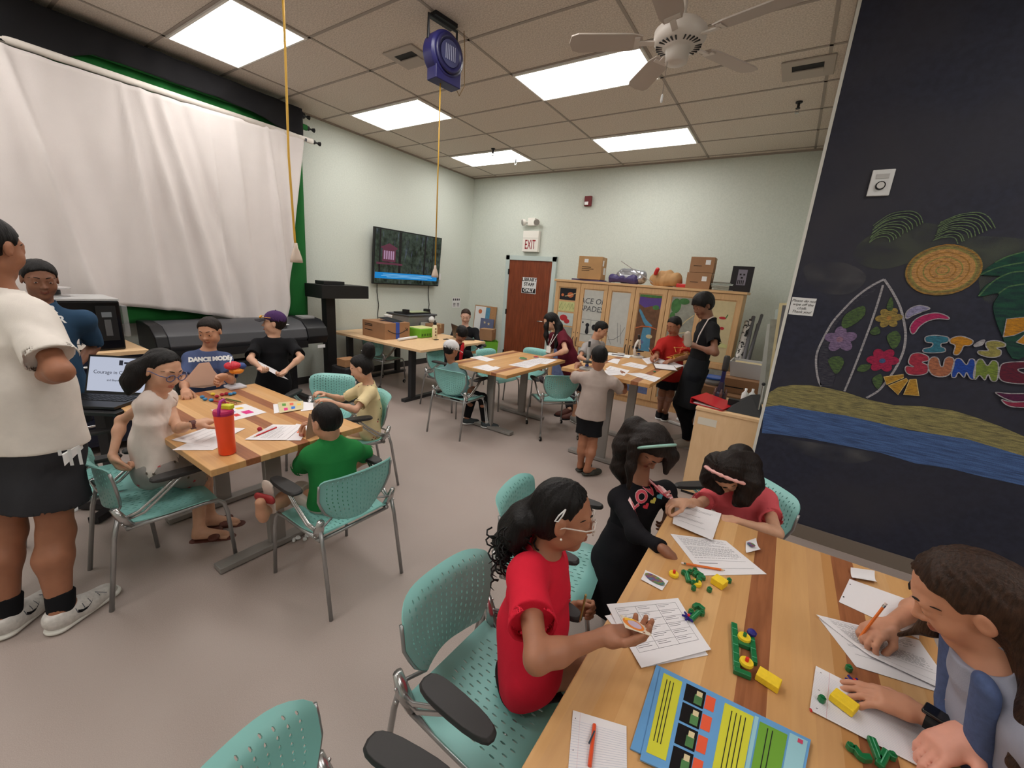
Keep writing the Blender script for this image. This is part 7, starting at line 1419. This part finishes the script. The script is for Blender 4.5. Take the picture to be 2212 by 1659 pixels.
# pencils and pens
def pencil(label, a, b, m=None, tip=True, eraser=True, r=.0038, group='pencils', name='pencil', kind='pencil'):
    a, b = Vector(a), Vector(b); o = thing(name, label, kind, a, 0, group); d = b-a; L = d.length; R_ = d.to_track_quat('Z','X').to_matrix().to_4x4()
    MB().tube([(0,0,.012 if eraser else 0), (0,0,L-.014)], r, 6, M=R_).build('barrel', m or mat('pencil_orange', rgb(226,116,48), .4), o)
    if eraser: MB().tube([(0,0,.004), (0,0,.012)], r*1.02, 8, M=R_).build('ferrule', MATS['chrome'], o); MB().tube([(0,0,-.003), (0,0,.004)], r*.95, 8, M=R_).build('eraser', mat('eraser', rgb(225,205,200), .7), o)
    if tip: MB().tube([(0,0,L-.014), (0,0,L-.003)], [r*.95, r*.3], 6, M=R_).build('wood_cone', MATS['plywood'], o); MB().tube([(0,0,L-.004), (0,0,L)], [r*.35, .0003], 6, M=R_).build('lead', ik, o)
    return o
pencil('orange pencil lying across the printed worksheet', (4.864,-0.332,0.747), (4.993,-0.274,0.747))
pencil('orange pencil in the hand of the girl at the right', (5.381,-0.328,0.87), (5.344,-0.357,0.745))
pencil('red pencil in the hand of the girl in pink', (4.674,0.272,0.689), (4.802,0.246,0.659), mat('pencil_red', rgb(196,40,46), .4), eraser=False)
pn = pencil('red-orange ballpoint pen on the ruled page', (4.827,-1.03,0.748), (4.854,-1.123,0.748), mat('pen_orange', rgb(216,76,34), .3), tip=False, eraser=False, r=.0042, name='ballpoint_pen', kind='pen')
MB().box((0,0,0), (.003,.002,.03), frame((.006,-.03,.004), (1,0,0), (0,0,1), (0,1,0))).build('clip', mat('clip_grey', rgb(70,84,98), .3, .6), pn)
pencil('dull yellow pencil held by the girl in red', (4.649,-0.668,0.73), (4.636,-0.652,0.604), mat('pencil_dull', rgb(160,140,80), .5), eraser=False)
pencil('red crayon tip poking out under the ruled pad page', (5.225,-0.689,0.745), (5.212,-0.698,0.745), MATS['pencil_red'], tip=False, eraser=False, r=.004, name='crayon', kind='crayon')
# green linking pieces and yellow sponges
gp_ = mat('piece_green', rgb(24,110,62), .3, spec=.6); yp = mat('piece_yellow', rgb(240,206,50), .4); bp_ = mat('piece_blue', rgb(40,34,120), .35); rp = mat('piece_red', rgb(220,50,44), .4)
def hexp(r, z0, z1, M, mb): mb.prism([(r*math.cos(k*PI/3+.3), r*math.sin(k*PI/3+.3)) for k in range(6)], z0, z1, M)
PC = None
def piece(pos, label, kind='nut', rz=0, group='small green linking pieces'):
    x, y, z = pos[0], pos[1], pos[2] if len(pos) > 2 else zN
    if kind == 'nut':
        o = thing('linking_piece', label, 'toy piece', (x,y,z), rz, group); m = MB(); hexp(.0085,0,.013,Matrix(),m); m.build('body', gp_, o, bevel=.0015); MB().tube([(0,0,.013),(0,0,.0165)], .004, 8).build('stud', gp_, o)
    elif kind == 'bar':
        o = thing('linking_piece', label, 'toy piece', (x,y,z), rz, group); MB().bb((-.026,-.008,0), (.026,.008,.012)).build('body', gp_, o, bevel=.003); MB().bb((-.022,-.001,.012), (.022,.001,.0126)).build('seam', mat('seam_green', rgb(96,170,130), .3), o)
    elif kind == 'elbow':
        o = thing('linking_piece', label, 'toy piece', (x,y,z), rz, group); MB().prism([(-.018,-.004),(-.010,-.014),(.0,-.002),(.012,-.012),(.02,-.002),(.004,.012),(-.008,.010)], 0, .013).build('body', gp_, o, bevel=.002)
    elif kind == 'wheel':
        o = thing('linking_wheel', label, 'toy piece', (x,y,z), rz, group); MB().lathe([(.006,.0),(.015,.0),(.016,.004),(.015,.010),(.006,.010)], n=20).build('wheel', yp, o); MB().tube([(0,0,.0),(0,0,.020)], .0045, 8).build('axle', rp if 'red' in label else gp_, o)
    elif kind == 'spinner':
        o = thing('spiky_piece', label, 'toy piece', (x,y,z), rz, group); m = MB(); m.lathe([(.008,0),(.009,.004),(.006,.010)], n=12)
        o_ = m.build('hub', bp_, o); 
        for k in range(6): a = k*PI/3; MB().tube([(0,0,.005), (math.cos(a)*.018, math.sin(a)*.018, .006)], [.004,.0028], 6).build('spike', bp_, o)
        MB().tube([(0,0,.008),(0,0,.014)], .004, 8).build('cap', rp, o)
    return o
near = [((1497,1262),'nut'),((1506,1243),'elbow'),((1484,1248),'bar'),((1490,1238),'nut'),((1476,1240),'nut'),((1512,1252),'elbow'),((1500,1235),'nut'),((1497,1275),'nut'),((1532,1277),'nut'),((1574,1257),'nut'),((1507,1316),'elbow'),((1491,1327),'nut'),((1500,1335),'bar'),((1515,1330),'nut'),((1832,1447),'nut'),((1773,1516),'nut'),((1834,1620),'nut'),((1858,1638),'elbow'),((1888,1625),'bar'),((1905,1645),'bar'),((1925,1640),'nut')]
WORDS = ['touching the pointing finger','in the cluster by the pointing hand, nearest the middle','in the cluster by the pointing hand, long one','in the cluster by the pointing hand, next to the yellow wheel','at the left end of the cluster by the pointing hand','at the right end of the cluster by the pointing hand','at the top of the cluster by the pointing hand','loose below the cluster by the pointing hand','loose midway between cluster and large stack of paper','touching the yellow block with the worksheet','upper one beside the blue spiky piece','left one beside the blue spiky piece','long one beside the blue spiky piece','right one beside the blue spiky piece','loose between the two sheets of the writing girl','on the ruled pad left of the yellow block','below the ruled pad, leftmost','below the ruled pad, angular','below the ruled pad, long and upper','below the ruled pad, long and lower','below the ruled pad, rightmost']
PZ_ = [(4.915,-0.414),(4.918,-0.359),(4.892,-0.394),(4.895,-0.363),(4.878,-0.382),(4.93,-0.375),(4.907,-0.345),(4.921,-0.444),(4.964,-0.414),(5.011,-0.324),(4.948,-0.521),(4.934,-0.557),(4.947,-0.564),(4.962,-0.541),(5.312,-0.492),(5.246,-0.646),(5.291,-0.741),(5.309,-0.747),(5.336,-0.713),(5.347,-0.726),(5.364,-0.708)]
for (q, k), wd, p in zip(near, WORDS, PZ_): piece((p[0], p[1], zN+(.003 if wd.startswith('on the ruled') or 'below' in wd or 'spiky' in wd else 0)), 'small green linking piece '+wd, k, rnd.uniform(0,3))
for p, l_ in (((4.853,-0.411,0.742), 'yellow wheel with a red axle near the pointing finger'), ((4.924,-0.407,0.742), 'yellow wheel on the green cluster by the pointing hand')): piece((p[0],p[1],zN), l_, 'wheel', 0, 'yellow linking wheels')
p = (4.932,-0.582,0.742); piece((p[0],p[1],zN+.004), 'dark blue spiky piece with a red cap on the paper stack', 'spinner', .3, 'dark blue spiky pieces'); p = (5.317,-0.539,0.742); piece((p[0],p[1],zN+.004), 'dark blue spiky piece at the fingertips of the writing girl', 'spinner', .1, 'dark blue spiky pieces')
def sponge(label, c, rz, d=(.050,.036,.022)): o = tag(MB().bb((-d[0]/2,-d[1]/2,0), (d[0]/2,d[1]/2,d[2])).build('sponge_block', mat('sponge_yellow', rgb(244,206,44), .75, var=.05, vscale=80, bump=.3, bscale=400), M=Matrix.Translation(c), loc=tuple(c), bevel=.002), label, 'block', 'yellow foam blocks'); o.rotation_euler = (0,0,rz)
sponge('yellow foam block below the printed worksheet', (*(4.985,-0.359), zN), math.radians(-20), (.040,.038,.022)); sponge('yellow foam block beside the green linked frame', (*(5.137,-0.667), zN), math.radians(-12), (.050,.036,.018)); sponge('yellow foam block on the ruled pad by the smartwatch', (*(5.289,-0.626), zN+.004), math.radians(-25), (.048,.036,.018))
fr_ = thing('linked_frame', 'green linked frame with yellow wheels in the middle of the near table', 'toy', (*(5.077,-0.603), zN), math.radians(8))
for k, (a, b) in enumerate((((-.028,-.075),(-.012,.085)), ((.016,-.035),(.030,.055)), ((-.012,-.035),(.016,-.020)) if 0 else ((-.028,-.090),(.012,-.075)), ((-.012,.010),(.016,.024)))):
    MB().bb((a[0],a[1],0), (b[0],b[1],.013)).build('linked_bar', gp_, fr_, bevel=.002)
gs = MB()
for y_ in (-.06,-.03,0,.03,.06): gs.bb((-.027,y_-.0008,.013), (-.013,y_+.0008,.0135))
for y_ in (-.02,.01,.04): gs.bb((.017,y_-.0008,.013), (.029,y_+.0008,.0135))
gs.build('seams', MATS['seam_green'] if 'seam_green' in MATS else gp_, fr_)
for x_, y_ in ((.002,.035), (.002,-.052)): w_ = MB().lathe([(.006,.010),(.0155,.010),(.0165,.014),(.0155,.020),(.006,.020)], (x_,y_,0), 20).build('yellow_wheel', yp, fr_); MB().tube([(x_,y_,.01),(x_,y_,.030)], .0045, 8).build('axle', rp if y_ < 0 else gp_, w_)
MB().ball((.022,.062,.018), .013, 8, sc=(1,1,.7)).build('blue_spinner', bp_, fr_)
# the booklet
def booklet(label, Q, z, th, seed):
    sky = mat('booklet_blue', rgb(104,158,208), .25, spec=.5); o = sheet(label, Q, z, 'blank', 0, 'blue booklets on the near table', 'booklet', sky, th, cat='booklet'); b = o.location; Qv = [Vector((q[0], q[1], z+th)) for q in Q]
    F = lambda u, v, h: Qv[0].lerp(Qv[1], u).lerp(Qv[3].lerp(Qv[2], u), v)+Vector((0,0,h))-b
    def pa(n_, m_, u0, v0, u1, v1, h=.0006): q = MB(); q.add([F(u0,v0,h), F(u1,v0,h), F(u1,v1,h), F(u0,v1,h)], [(0,1,2,3)]); q.open = True; q.build(n_, m_, o)
    return o, pa
ye = mat('panel_yellow', rgb(206,204,62), .3); grn = mat('panel_green', rgb(110,160,58), .3); blk = mat('photo_black', rgb(24,22,24), .25); org = mat('panel_red', rgb(226,92,60), .35); lb = mat('panel_pale', rgb(150,196,206), .3)
booklet('under booklet peeking out left of the top blue booklet', [(4.897,-0.793),(5.211,-0.791),(5.179,-0.977),(4.905,-1.026)], zN, .003, 1)
o, pa = booklet('top blue booklet with yellow text panels and dark photos on the near table', [(4.908,-0.796),(5.221,-0.773),(5.189,-0.98),(4.928,-1.037)], zN+.0036, .003, 2)
pa('yellow_panel', ye, .03,.06,.17,.92); pa('yellow_panel', ye, .47,.06,.66,1.1 if 0 else .95); pa('green_panel', grn, .70,.08,.87,.95); pa('pale_panel', lb, .88,.04,.985,.95); pa('title_bar', lb, .665,.04,.69,.95)
for k in range(4):
    v0 = .05+.235*k; pa('photo', blk, .20,v0,.34,v0+.21); pa('caption', org, .345,v0+.02,.41,v0+.19); pa('photo_subject', MATS['art_green'], .27,v0+.08,.325,v0+.19, .0009); pa('photo_glow', MATS['art_cream'], .28,v0+.03,.32,v0+.09, .0012)
for u0 in (.06,.085,.11,.52,.55,.58,.61,.75,.78): pa('text_line', ik, u0,.12,u0+.006,.85 if u0 > .4 else .8, .0011)
pa('logo', mat('logo_pink', rgb(196,70,100), .4), .93,.06,.96,.11, .0011)
# ---------------------------------------------------------------- tumbler table
zL = .7412
tm = thing('tumbler', 'bright orange tumbler with a magenta lid and handle', 'tumbler', (2.865,-.925,zL))
MB().lathe([(.032,0),(.036,.004),(.037,.10),(.041,.19),(.041,.205),(.036,.207)], n=32).build('body', mat('tumbler_orange', rgb(250,84,44), .35), tm, smooth=True); MB().lathe([(.042,.200),(.043,.212),(.040,.222),(.012,.226)], n=32).build('lid', mat('lid_magenta', rgb(186,34,92), .35), tm, smooth=False)
MB().tube([(-.040*math.sin(a), .0*1+.012*math.cos(a)*0-.0, .215+.055*(1-abs(a)/2.2)**.4 if abs(a) < 2.2 else .215) for a in ()]) if 0 else None
MB().tube([(.030,-.030,.205), (.028,-.028,.235), (.012,-.012,.268), (-.012,.012,.268), (-.028,.028,.235), (-.030,.030,.205)], .0075, 8, sq=.5).build('handle', mat('handle_magenta', rgb(170,30,130), .35), tm, smooth=True); MB().bb((-.014,.0,.222), (.034,.034,.246), M=Matrix.Rotation(.5,4,'Z')).build('spout_cap', mat('spout_lime', rgb(214,214,50), .35), tm, bevel=.006)
bm_ = thing('brain_model', 'coloured brain model on a rod and pale square base at the table end', 'model', (1.72,-.40,zL)); MB().bb((-.055,-.055,0), (.055,.055,.016)).build('base', mat('base_pale', rgb(214,216,226), .3), bm_, bevel=.003); MB().tube([(0,0,.016),(0,0,.10)], .004, 8).build('rod', MATS['chrome'], bm_)
def gyri(name, c, r, m, seed):
    s = SDF(); s.ell(c, r, None, .02); rr = np.random.RandomState(seed); s.folds = lambda P: .0035*np.abs(np.sin(P@V(170,60,90)+2*np.sin(P@V(60,-110,70))))-.002
    s.build(name, m, bm_, .0035, None, 1)
gyri('upper_lobe', (0,-.005,.165), (.045,.055,.030), mat('brain_red', rgb(206,44,62), .4), 1); gyri('rear_lobe', (.005,.052,.155), (.034,.030,.026), mat('brain_blue', rgb(48,70,130), .4), 2); gyri('lower_lobe', (.0,.018,.125), (.040,.048,.026), mat('brain_orange', rgb(240,150,50), .4), 3)
db_ = mat('dough_blue', rgb(58,128,178), .6); dr_ = mat('dough_red', rgb(168,34,54), .6); dy_ = mat('dough_yellow', rgb(236,206,70), .6)
balls = [(1.86,-0.66),(1.924,-0.668),(1.968,-0.65),(1.835,-0.589),(1.907,-0.592),(1.883,-0.552),(1.879,-0.522),(1.905,-0.51),(1.898,-0.483)]; ms_ = [db_,db_,db_,dy_,dr_,dr_,dy_ if 0 else dr_,db_,db_]; cn = ['blue','blue','blue','yellow','red','red','red','blue','blue']; ord_ = ['first','second','third','fourth','fifth','sixth','seventh','eighth','ninth']
for k, p in enumerate(balls): tag(MB().ball((p[0],p[1],zL+.010), .014, 12, sc=(1.1,1,.72)).build('dough_ball', ms_[k], smooth=True), '%s dough ball, %s from the ponytail girl in the row on the table' % (cn[k], ord_[k]), 'dough ball', 'dough balls on the tumbler table')
sheet('sheet of coloured shapes behind the orange tumbler', [(2.144,-0.721),(2.155,-0.527),(2.403,-0.515),(2.426,-0.711)], zL, 'blank', 0, GL, extra=[(.2,.3,.4,.5,mat('shape_blue', rgb(40,110,200), .6)), (.5,.55,.75,.8,mat('shape_pink', rgb(220,40,130), .6)), (.55,.2,.75,.35,mat('shape_yellow', rgb(230,190,80), .6)), (.2,.62,.36,.8,mat('shape_red', rgb(210,60,60), .6))], seed=20)
sheet('lower white sheet under the coloured card sheet', [(2.276,-0.411),(2.345,-0.244),(2.441,-0.218),(2.457,-0.497)], zL, 'few', .0, GL, seed=21); sheet('stacked card sheet with coloured ovals in front of the bun girl', [(2.27,-0.377),(2.338,-0.24),(2.501,-0.334),(2.481,-0.475)], zL+.003, 'blank', .001, GL, m=MATS['art_cream'], extra=[(.15,.15,.3,.4,mat('sh_green', rgb(90,150,60), .6)), (.45,.15,.6,.4,mat('sh_coral', rgb(230,110,80), .6)), (.2,.6,.35,.85,MATS['shape_pink'] ), (.5,.55,.66,.8,MATS['shape_blue']), (.75,.3,.9,.5,MATS['shape_yellow'])], seed=22)
sheet('long white sheet before the bun girl', [(2.344,-0.26),(2.414,-0.216),(2.55,-0.291),(2.522,-0.362)], zL+.001, 'blank', 0, GL, seed=23)
sheet('worksheet left of the orange tumbler', [(2.515,-1.037),(2.435,-0.832),(2.595,-0.724),(2.729,-0.954)], zL+.001, 'few', .0, GL, seed=24); sheet('lower sheet left of the orange tumbler, nearest the table corner', [(2.653,-1.077),(2.551,-0.909),(2.745,-0.896),(2.782,-0.955)], zL, 'blank', .0, GL, seed=25)
sheet('worksheet with a red pencil and a red dough ball right of the tumbler', [(2.757,-0.801),(2.639,-0.595),(2.763,-0.48),(2.908,-0.664)], zL+.001, 'work', .002, GL, seed=26); sheet('coloured card under the worksheet by the boy in green', [(2.887,-0.682),(2.71,-0.497),(2.794,-0.467),(2.959,-0.612)], zL, 'blank', 0, GL, extra=[(.5,.2,.8,.35,MATS['sh_green']), (.45,.5,.8,.7,MATS['sh_coral'])], seed=27)
pencil('red pencil on the worksheet right of the tumbler', (2.704,-0.609,0.747), (2.761,-0.757,0.747), MATS['pencil_red'], eraser=False); tag(MB().ball((*(2.685,-0.69), zL+.012), .013, 12).build('dough_ball', dr_, smooth=True), 'single red dough ball on the worksheet beside the red pencil', 'dough ball')
for k, (a_, b_, m_, l_) in enumerate((((1.978,-0.639,0.745), (2.107,-0.589,0.745), MATS['pencil_red'], 'red'), ((1.945,-0.582,0.745), (2.136,-0.557,0.745), mat('stick_brown', rgb(130,80,50), .5), 'brown'), ((1.973,-0.566,0.745), (2.123,-0.527,0.745), mat('stick_green', rgb(90,110,50), .5), 'olive green'), ((2.014,-0.599,0.745), (2.138,-0.569,0.745), mat('stick_tan', rgb(210,160,100), .5), 'tan'))): pencil(l_+' coloured pencil lying by the dough balls', a_, b_, m_, eraser=False, group='coloured pencils by the dough balls')
pap_t = mat('tan_sheet', rgb(222,188,168), .8)
def hang(label, pts, m, name='paper_sheet', group=None, th=.001): 
    q = MB(); n = len(pts); P = [Vector(p) for p in pts]; c = sum(P, Vector())/n; nn = (P[1]-P[0]).cross(P[2]-P[0]).normalized()*th
    q.add([p for p in P]+[p+nn for p in P], [tuple(range(n)), tuple(range(n, 2*n))[::-1]]+[(i, (i+1)%n, n+(i+1)%n, n+i) for i in range(n)]); return tag(q.build(name, m), label, 'paper', group)
hang('large tan sheet held upright by the boy in blue', [(1.587,-0.674,0.765),(1.595,-0.652,0.823),(1.612,-0.571,0.925),(1.621,-0.512,0.929),(1.619,-0.488,0.864),(1.621,-0.421,0.752),(1.596,-0.555,0.738)], pap_t)
hang('white sheet held by the boy in the purple cap', [(1.411,-0.12,0.871),(1.507,0.007,0.773),(1.58,0.065,0.697),(1.591,-0.026,0.745),(1.524,-0.116,0.824)], pap)
hang('tan folded sheet held before the face of the boy in green', [(2.962,-0.56,0.883),(2.936,-0.487,0.846),(2.942,-0.477,0.7),(2.953,-0.536,0.609),(2.964,-0.594,0.646),(2.97,-0.585,0.793)], mat('tan_dark', rgb(176,146,128), .8))
# ---------------------------------------------------------------- middle and taller tables
sheet('far left loose sheet on the middle table', [(2.012,1.959),(2.013,2.159),(2.257,2.121),(2.283,1.934)], zL, 'few', 0, GM, seed=30); sheet('near left loose sheet on the middle table', [(2.366,1.568),(2.376,1.812),(2.598,1.729),(2.593,1.55)], zL+.001, 'few', 0, GM, seed=31); sheet('second sheet just under the near left one on the middle table', [(2.525,1.64),(2.488,1.813),(2.568,1.805),(2.592,1.623)], zL, 'blank', 0, GM, seed=32)
sheet('drawing sheet in front of the leaning woman', [(2.538,1.99),(2.535,2.514),(2.71,2.524),(2.77,2.027)], zL, 'table', 0, GM, seed=33); sheet('second drawing sheet under the hand of the leaning woman', [(2.527,2.316),(2.542,2.671),(2.746,2.764),(2.8,2.385)], zL+.001, 'table', 0, GM, seed=34)
for p, m_, l_, sc_ in (((2.454,2.43,0.745), MATS['art_green'], 'clear dish of green bits on the middle table', 1), ((2.505,2.652,0.745), MATS['art_red'], 'small heap of red bits beside the hand of the leaning woman', .7)):
    o = thing('specimen_dish', l_, 'dish', (p[0],p[1],zL)); MB().lathe([(.05*sc_,0),(.055*sc_,.012),(.05*sc_,.012),(.046*sc_,.003)], n=20).build('dish', mat('dish_clear', rgb(210,215,215), .1, alpha=.4), o); s = SDF(); s.ell((0,0,.008), (.04*sc_,.03*sc_,.014)); s.folds = fold_fn(4,.006,90); s.build('contents', m_, o, .004)
zT = .9012
for l_, q, st, sd, dz in (('sheet under the right hand of the boy in beige-grey', [(3.662,1.972),(3.633,2.171),(3.848,2.118),(3.895,1.821)], 'few', 40, 0), ('near long sheet along the front edge of the taller table', [(3.68,1.901),(3.778,2.123),(3.88,1.915),(3.777,1.675)], 'few', 41, .001), ('right long sheet along the front edge of the taller table', [(3.866,1.956),(3.959,2.104),(4.163,2.043),(4.166,1.815)], 'few', 42, 0), ('worksheet with small pictures in the centre of the taller table', [(3.69,2.32),(3.708,2.576),(3.906,2.537),(3.917,2.305)], 'few', 43, 0), ('sheet right of the boy at the microscope', [(3.528,2.368),(3.503,2.628),(3.573,2.639),(3.649,2.339)], 'blank', 44, 0), ('worksheet of the boy in red', [(3.719,2.936),(3.811,3.259),(3.974,3.029),(3.868,2.637)], 'few', 45, 0), ('second sheet beside the boy in red', [(3.915,2.862),(3.997,3.104),(4.186,2.912),(4.139,2.63)], 'few', 46, 0)):
    sheet(l_, q, zT+dz, st, 0, GM, seed=sd)
cbp = thing('clipboard', 'clipboard with papers at the right of the taller table', 'clipboard', (*(4.056,2.612), zT+.002), math.radians(20)); MB().bb((-.11,-.15,0), (.11,.15,.004)).build('board', mat('board_brown', rgb(92,60,40), .5), cbp); MB().bb((-.10,-.14,.004), (.10,.12,.007)).build('papers', pap, cbp); MB().bb((-.04,.12,.004), (.04,.145,.014)).build('clip', MATS['chrome'], cbp)
cb3 = thing('clipboard', 'white clipboard with drawings behind the boy in beige-grey', 'clipboard', (*(3.469,2.888), zT), math.radians(10)); MB().bb((-.13,-.10,0), (.13,.10,.005)).build('board', prn, cb3); MB().bb((-.03,.07,.005), (.05,.10,.018)).build('clip', mat('clip_white', rgb(210,205,200), .3), cb3); MB().bb((-.08,-.05,.005), (.06,.03,.0056)).build('drawing', ik2, cb3)
tag(MB().ball((*(4.046,2.263), zT+.006), .014, 10, sc=(1,1,.5)).build('green_pill', gp_, smooth=True), 'small green lump near the right edge of the taller table', 'toy piece')
def microscope(label, x, y, z, rz, m, k=1.0):
    o = thing('microscope', label, 'microscope', (x,y,z), rz); S_ = Matrix.Scale(k, 4)
    MB().lathe([(.060,0),(.060,.012),(.045,.018)], n=20, M=S_).build('base', m, o); MB().tube([(0,.035,.015),(0,.05,.07),(0,.045,.13),(0,.02,.17)], [.015,.013,.012,.012], 8, M=S_).build('arm', m, o, smooth=True)
    MB().bb((-.035,-.04,.06), (.035,.035,.067), M=S_).build('stage', MATS['black_plastic'], o); MB().tube([(0,-.012,.085),(0,-.002,.125)], [.010,.014], 10, M=S_).build('objective', MATS['chrome'], o); MB().tube([(0,-.002,.125),(0,.012,.18)], .015, 12, M=S_).build('body_tube', m, o); MB().tube([(0,.012,.18),(0,.026,.225)], [.009,.011], 10, M=S_).build('eyepiece', MATS['black_plastic'], o)
    for q in (-1, 1): MB().tube([(q*.014,.048,.10),(q*.03,.048,.10)], .013, 10, M=S_).build('focus_knob', MATS['black_plastic'], o)
    MB().ball((0,-.01,.035), .016, 10, M=S_, sc=(1,1,.5)).build('light', mat('mirror_blue', rgb(60,70,150), .2), o)
p = (3.66,2.973,0.905); microscope('white microscope standing alone at the back of the taller table', p[0], p[1], zT, 2.6, mat('scope_white', rgb(214,208,200), .35), 1.15)
p = (3.541,1.8,0.905); microscope('black and white microscope between the two boys in grey', p[0], p[1], zT, .4, mat('scope_grey', rgb(160,156,154), .3), 1.15)
pencil('pencil in the hand of the boy in red', (3.785,2.93,1.031), (3.851,2.974,0.931), mat('pencil_tan', rgb(206,150,90), .5))
lump('clear_bag', 'clear plastic bag of parts held by the tall person in black', 'bag', [((4.223,2.598,1.268), (4.242,2.601,1.179), .03, .035)], mat('bag_clear', rgb(196,182,168), .2, alpha=.6), .006, .006, 4, 30, .5)
# bits on the floor
s = SDF(); r5 = np.random.RandomState(3)
for k in range(9): c = V(*(2.751,-0.54), .012)+V(*(r5.randn(2)*.022), 0); s.ell(c, (.014,.010,.010), None, .004)
s.folds = fold_fn(5,.004,120); tag(s.build('crumpled_tissue', prn, None, .003, (*(2.751,-0.54), .0)), 'crumpled white paper bits on the floor by the table foot', 'litter')
lump('drawstring_bag', 'dark patterned bag under the chair at the far end of the middle table', 'bag', [((2.42,3.02,.38),(2.55,3.1,.30),.05,.06)], mat('bag_pattern', rgb(86,76,84), .6, var=.5, vscale=60), .007, .01, 6, 40, .2)
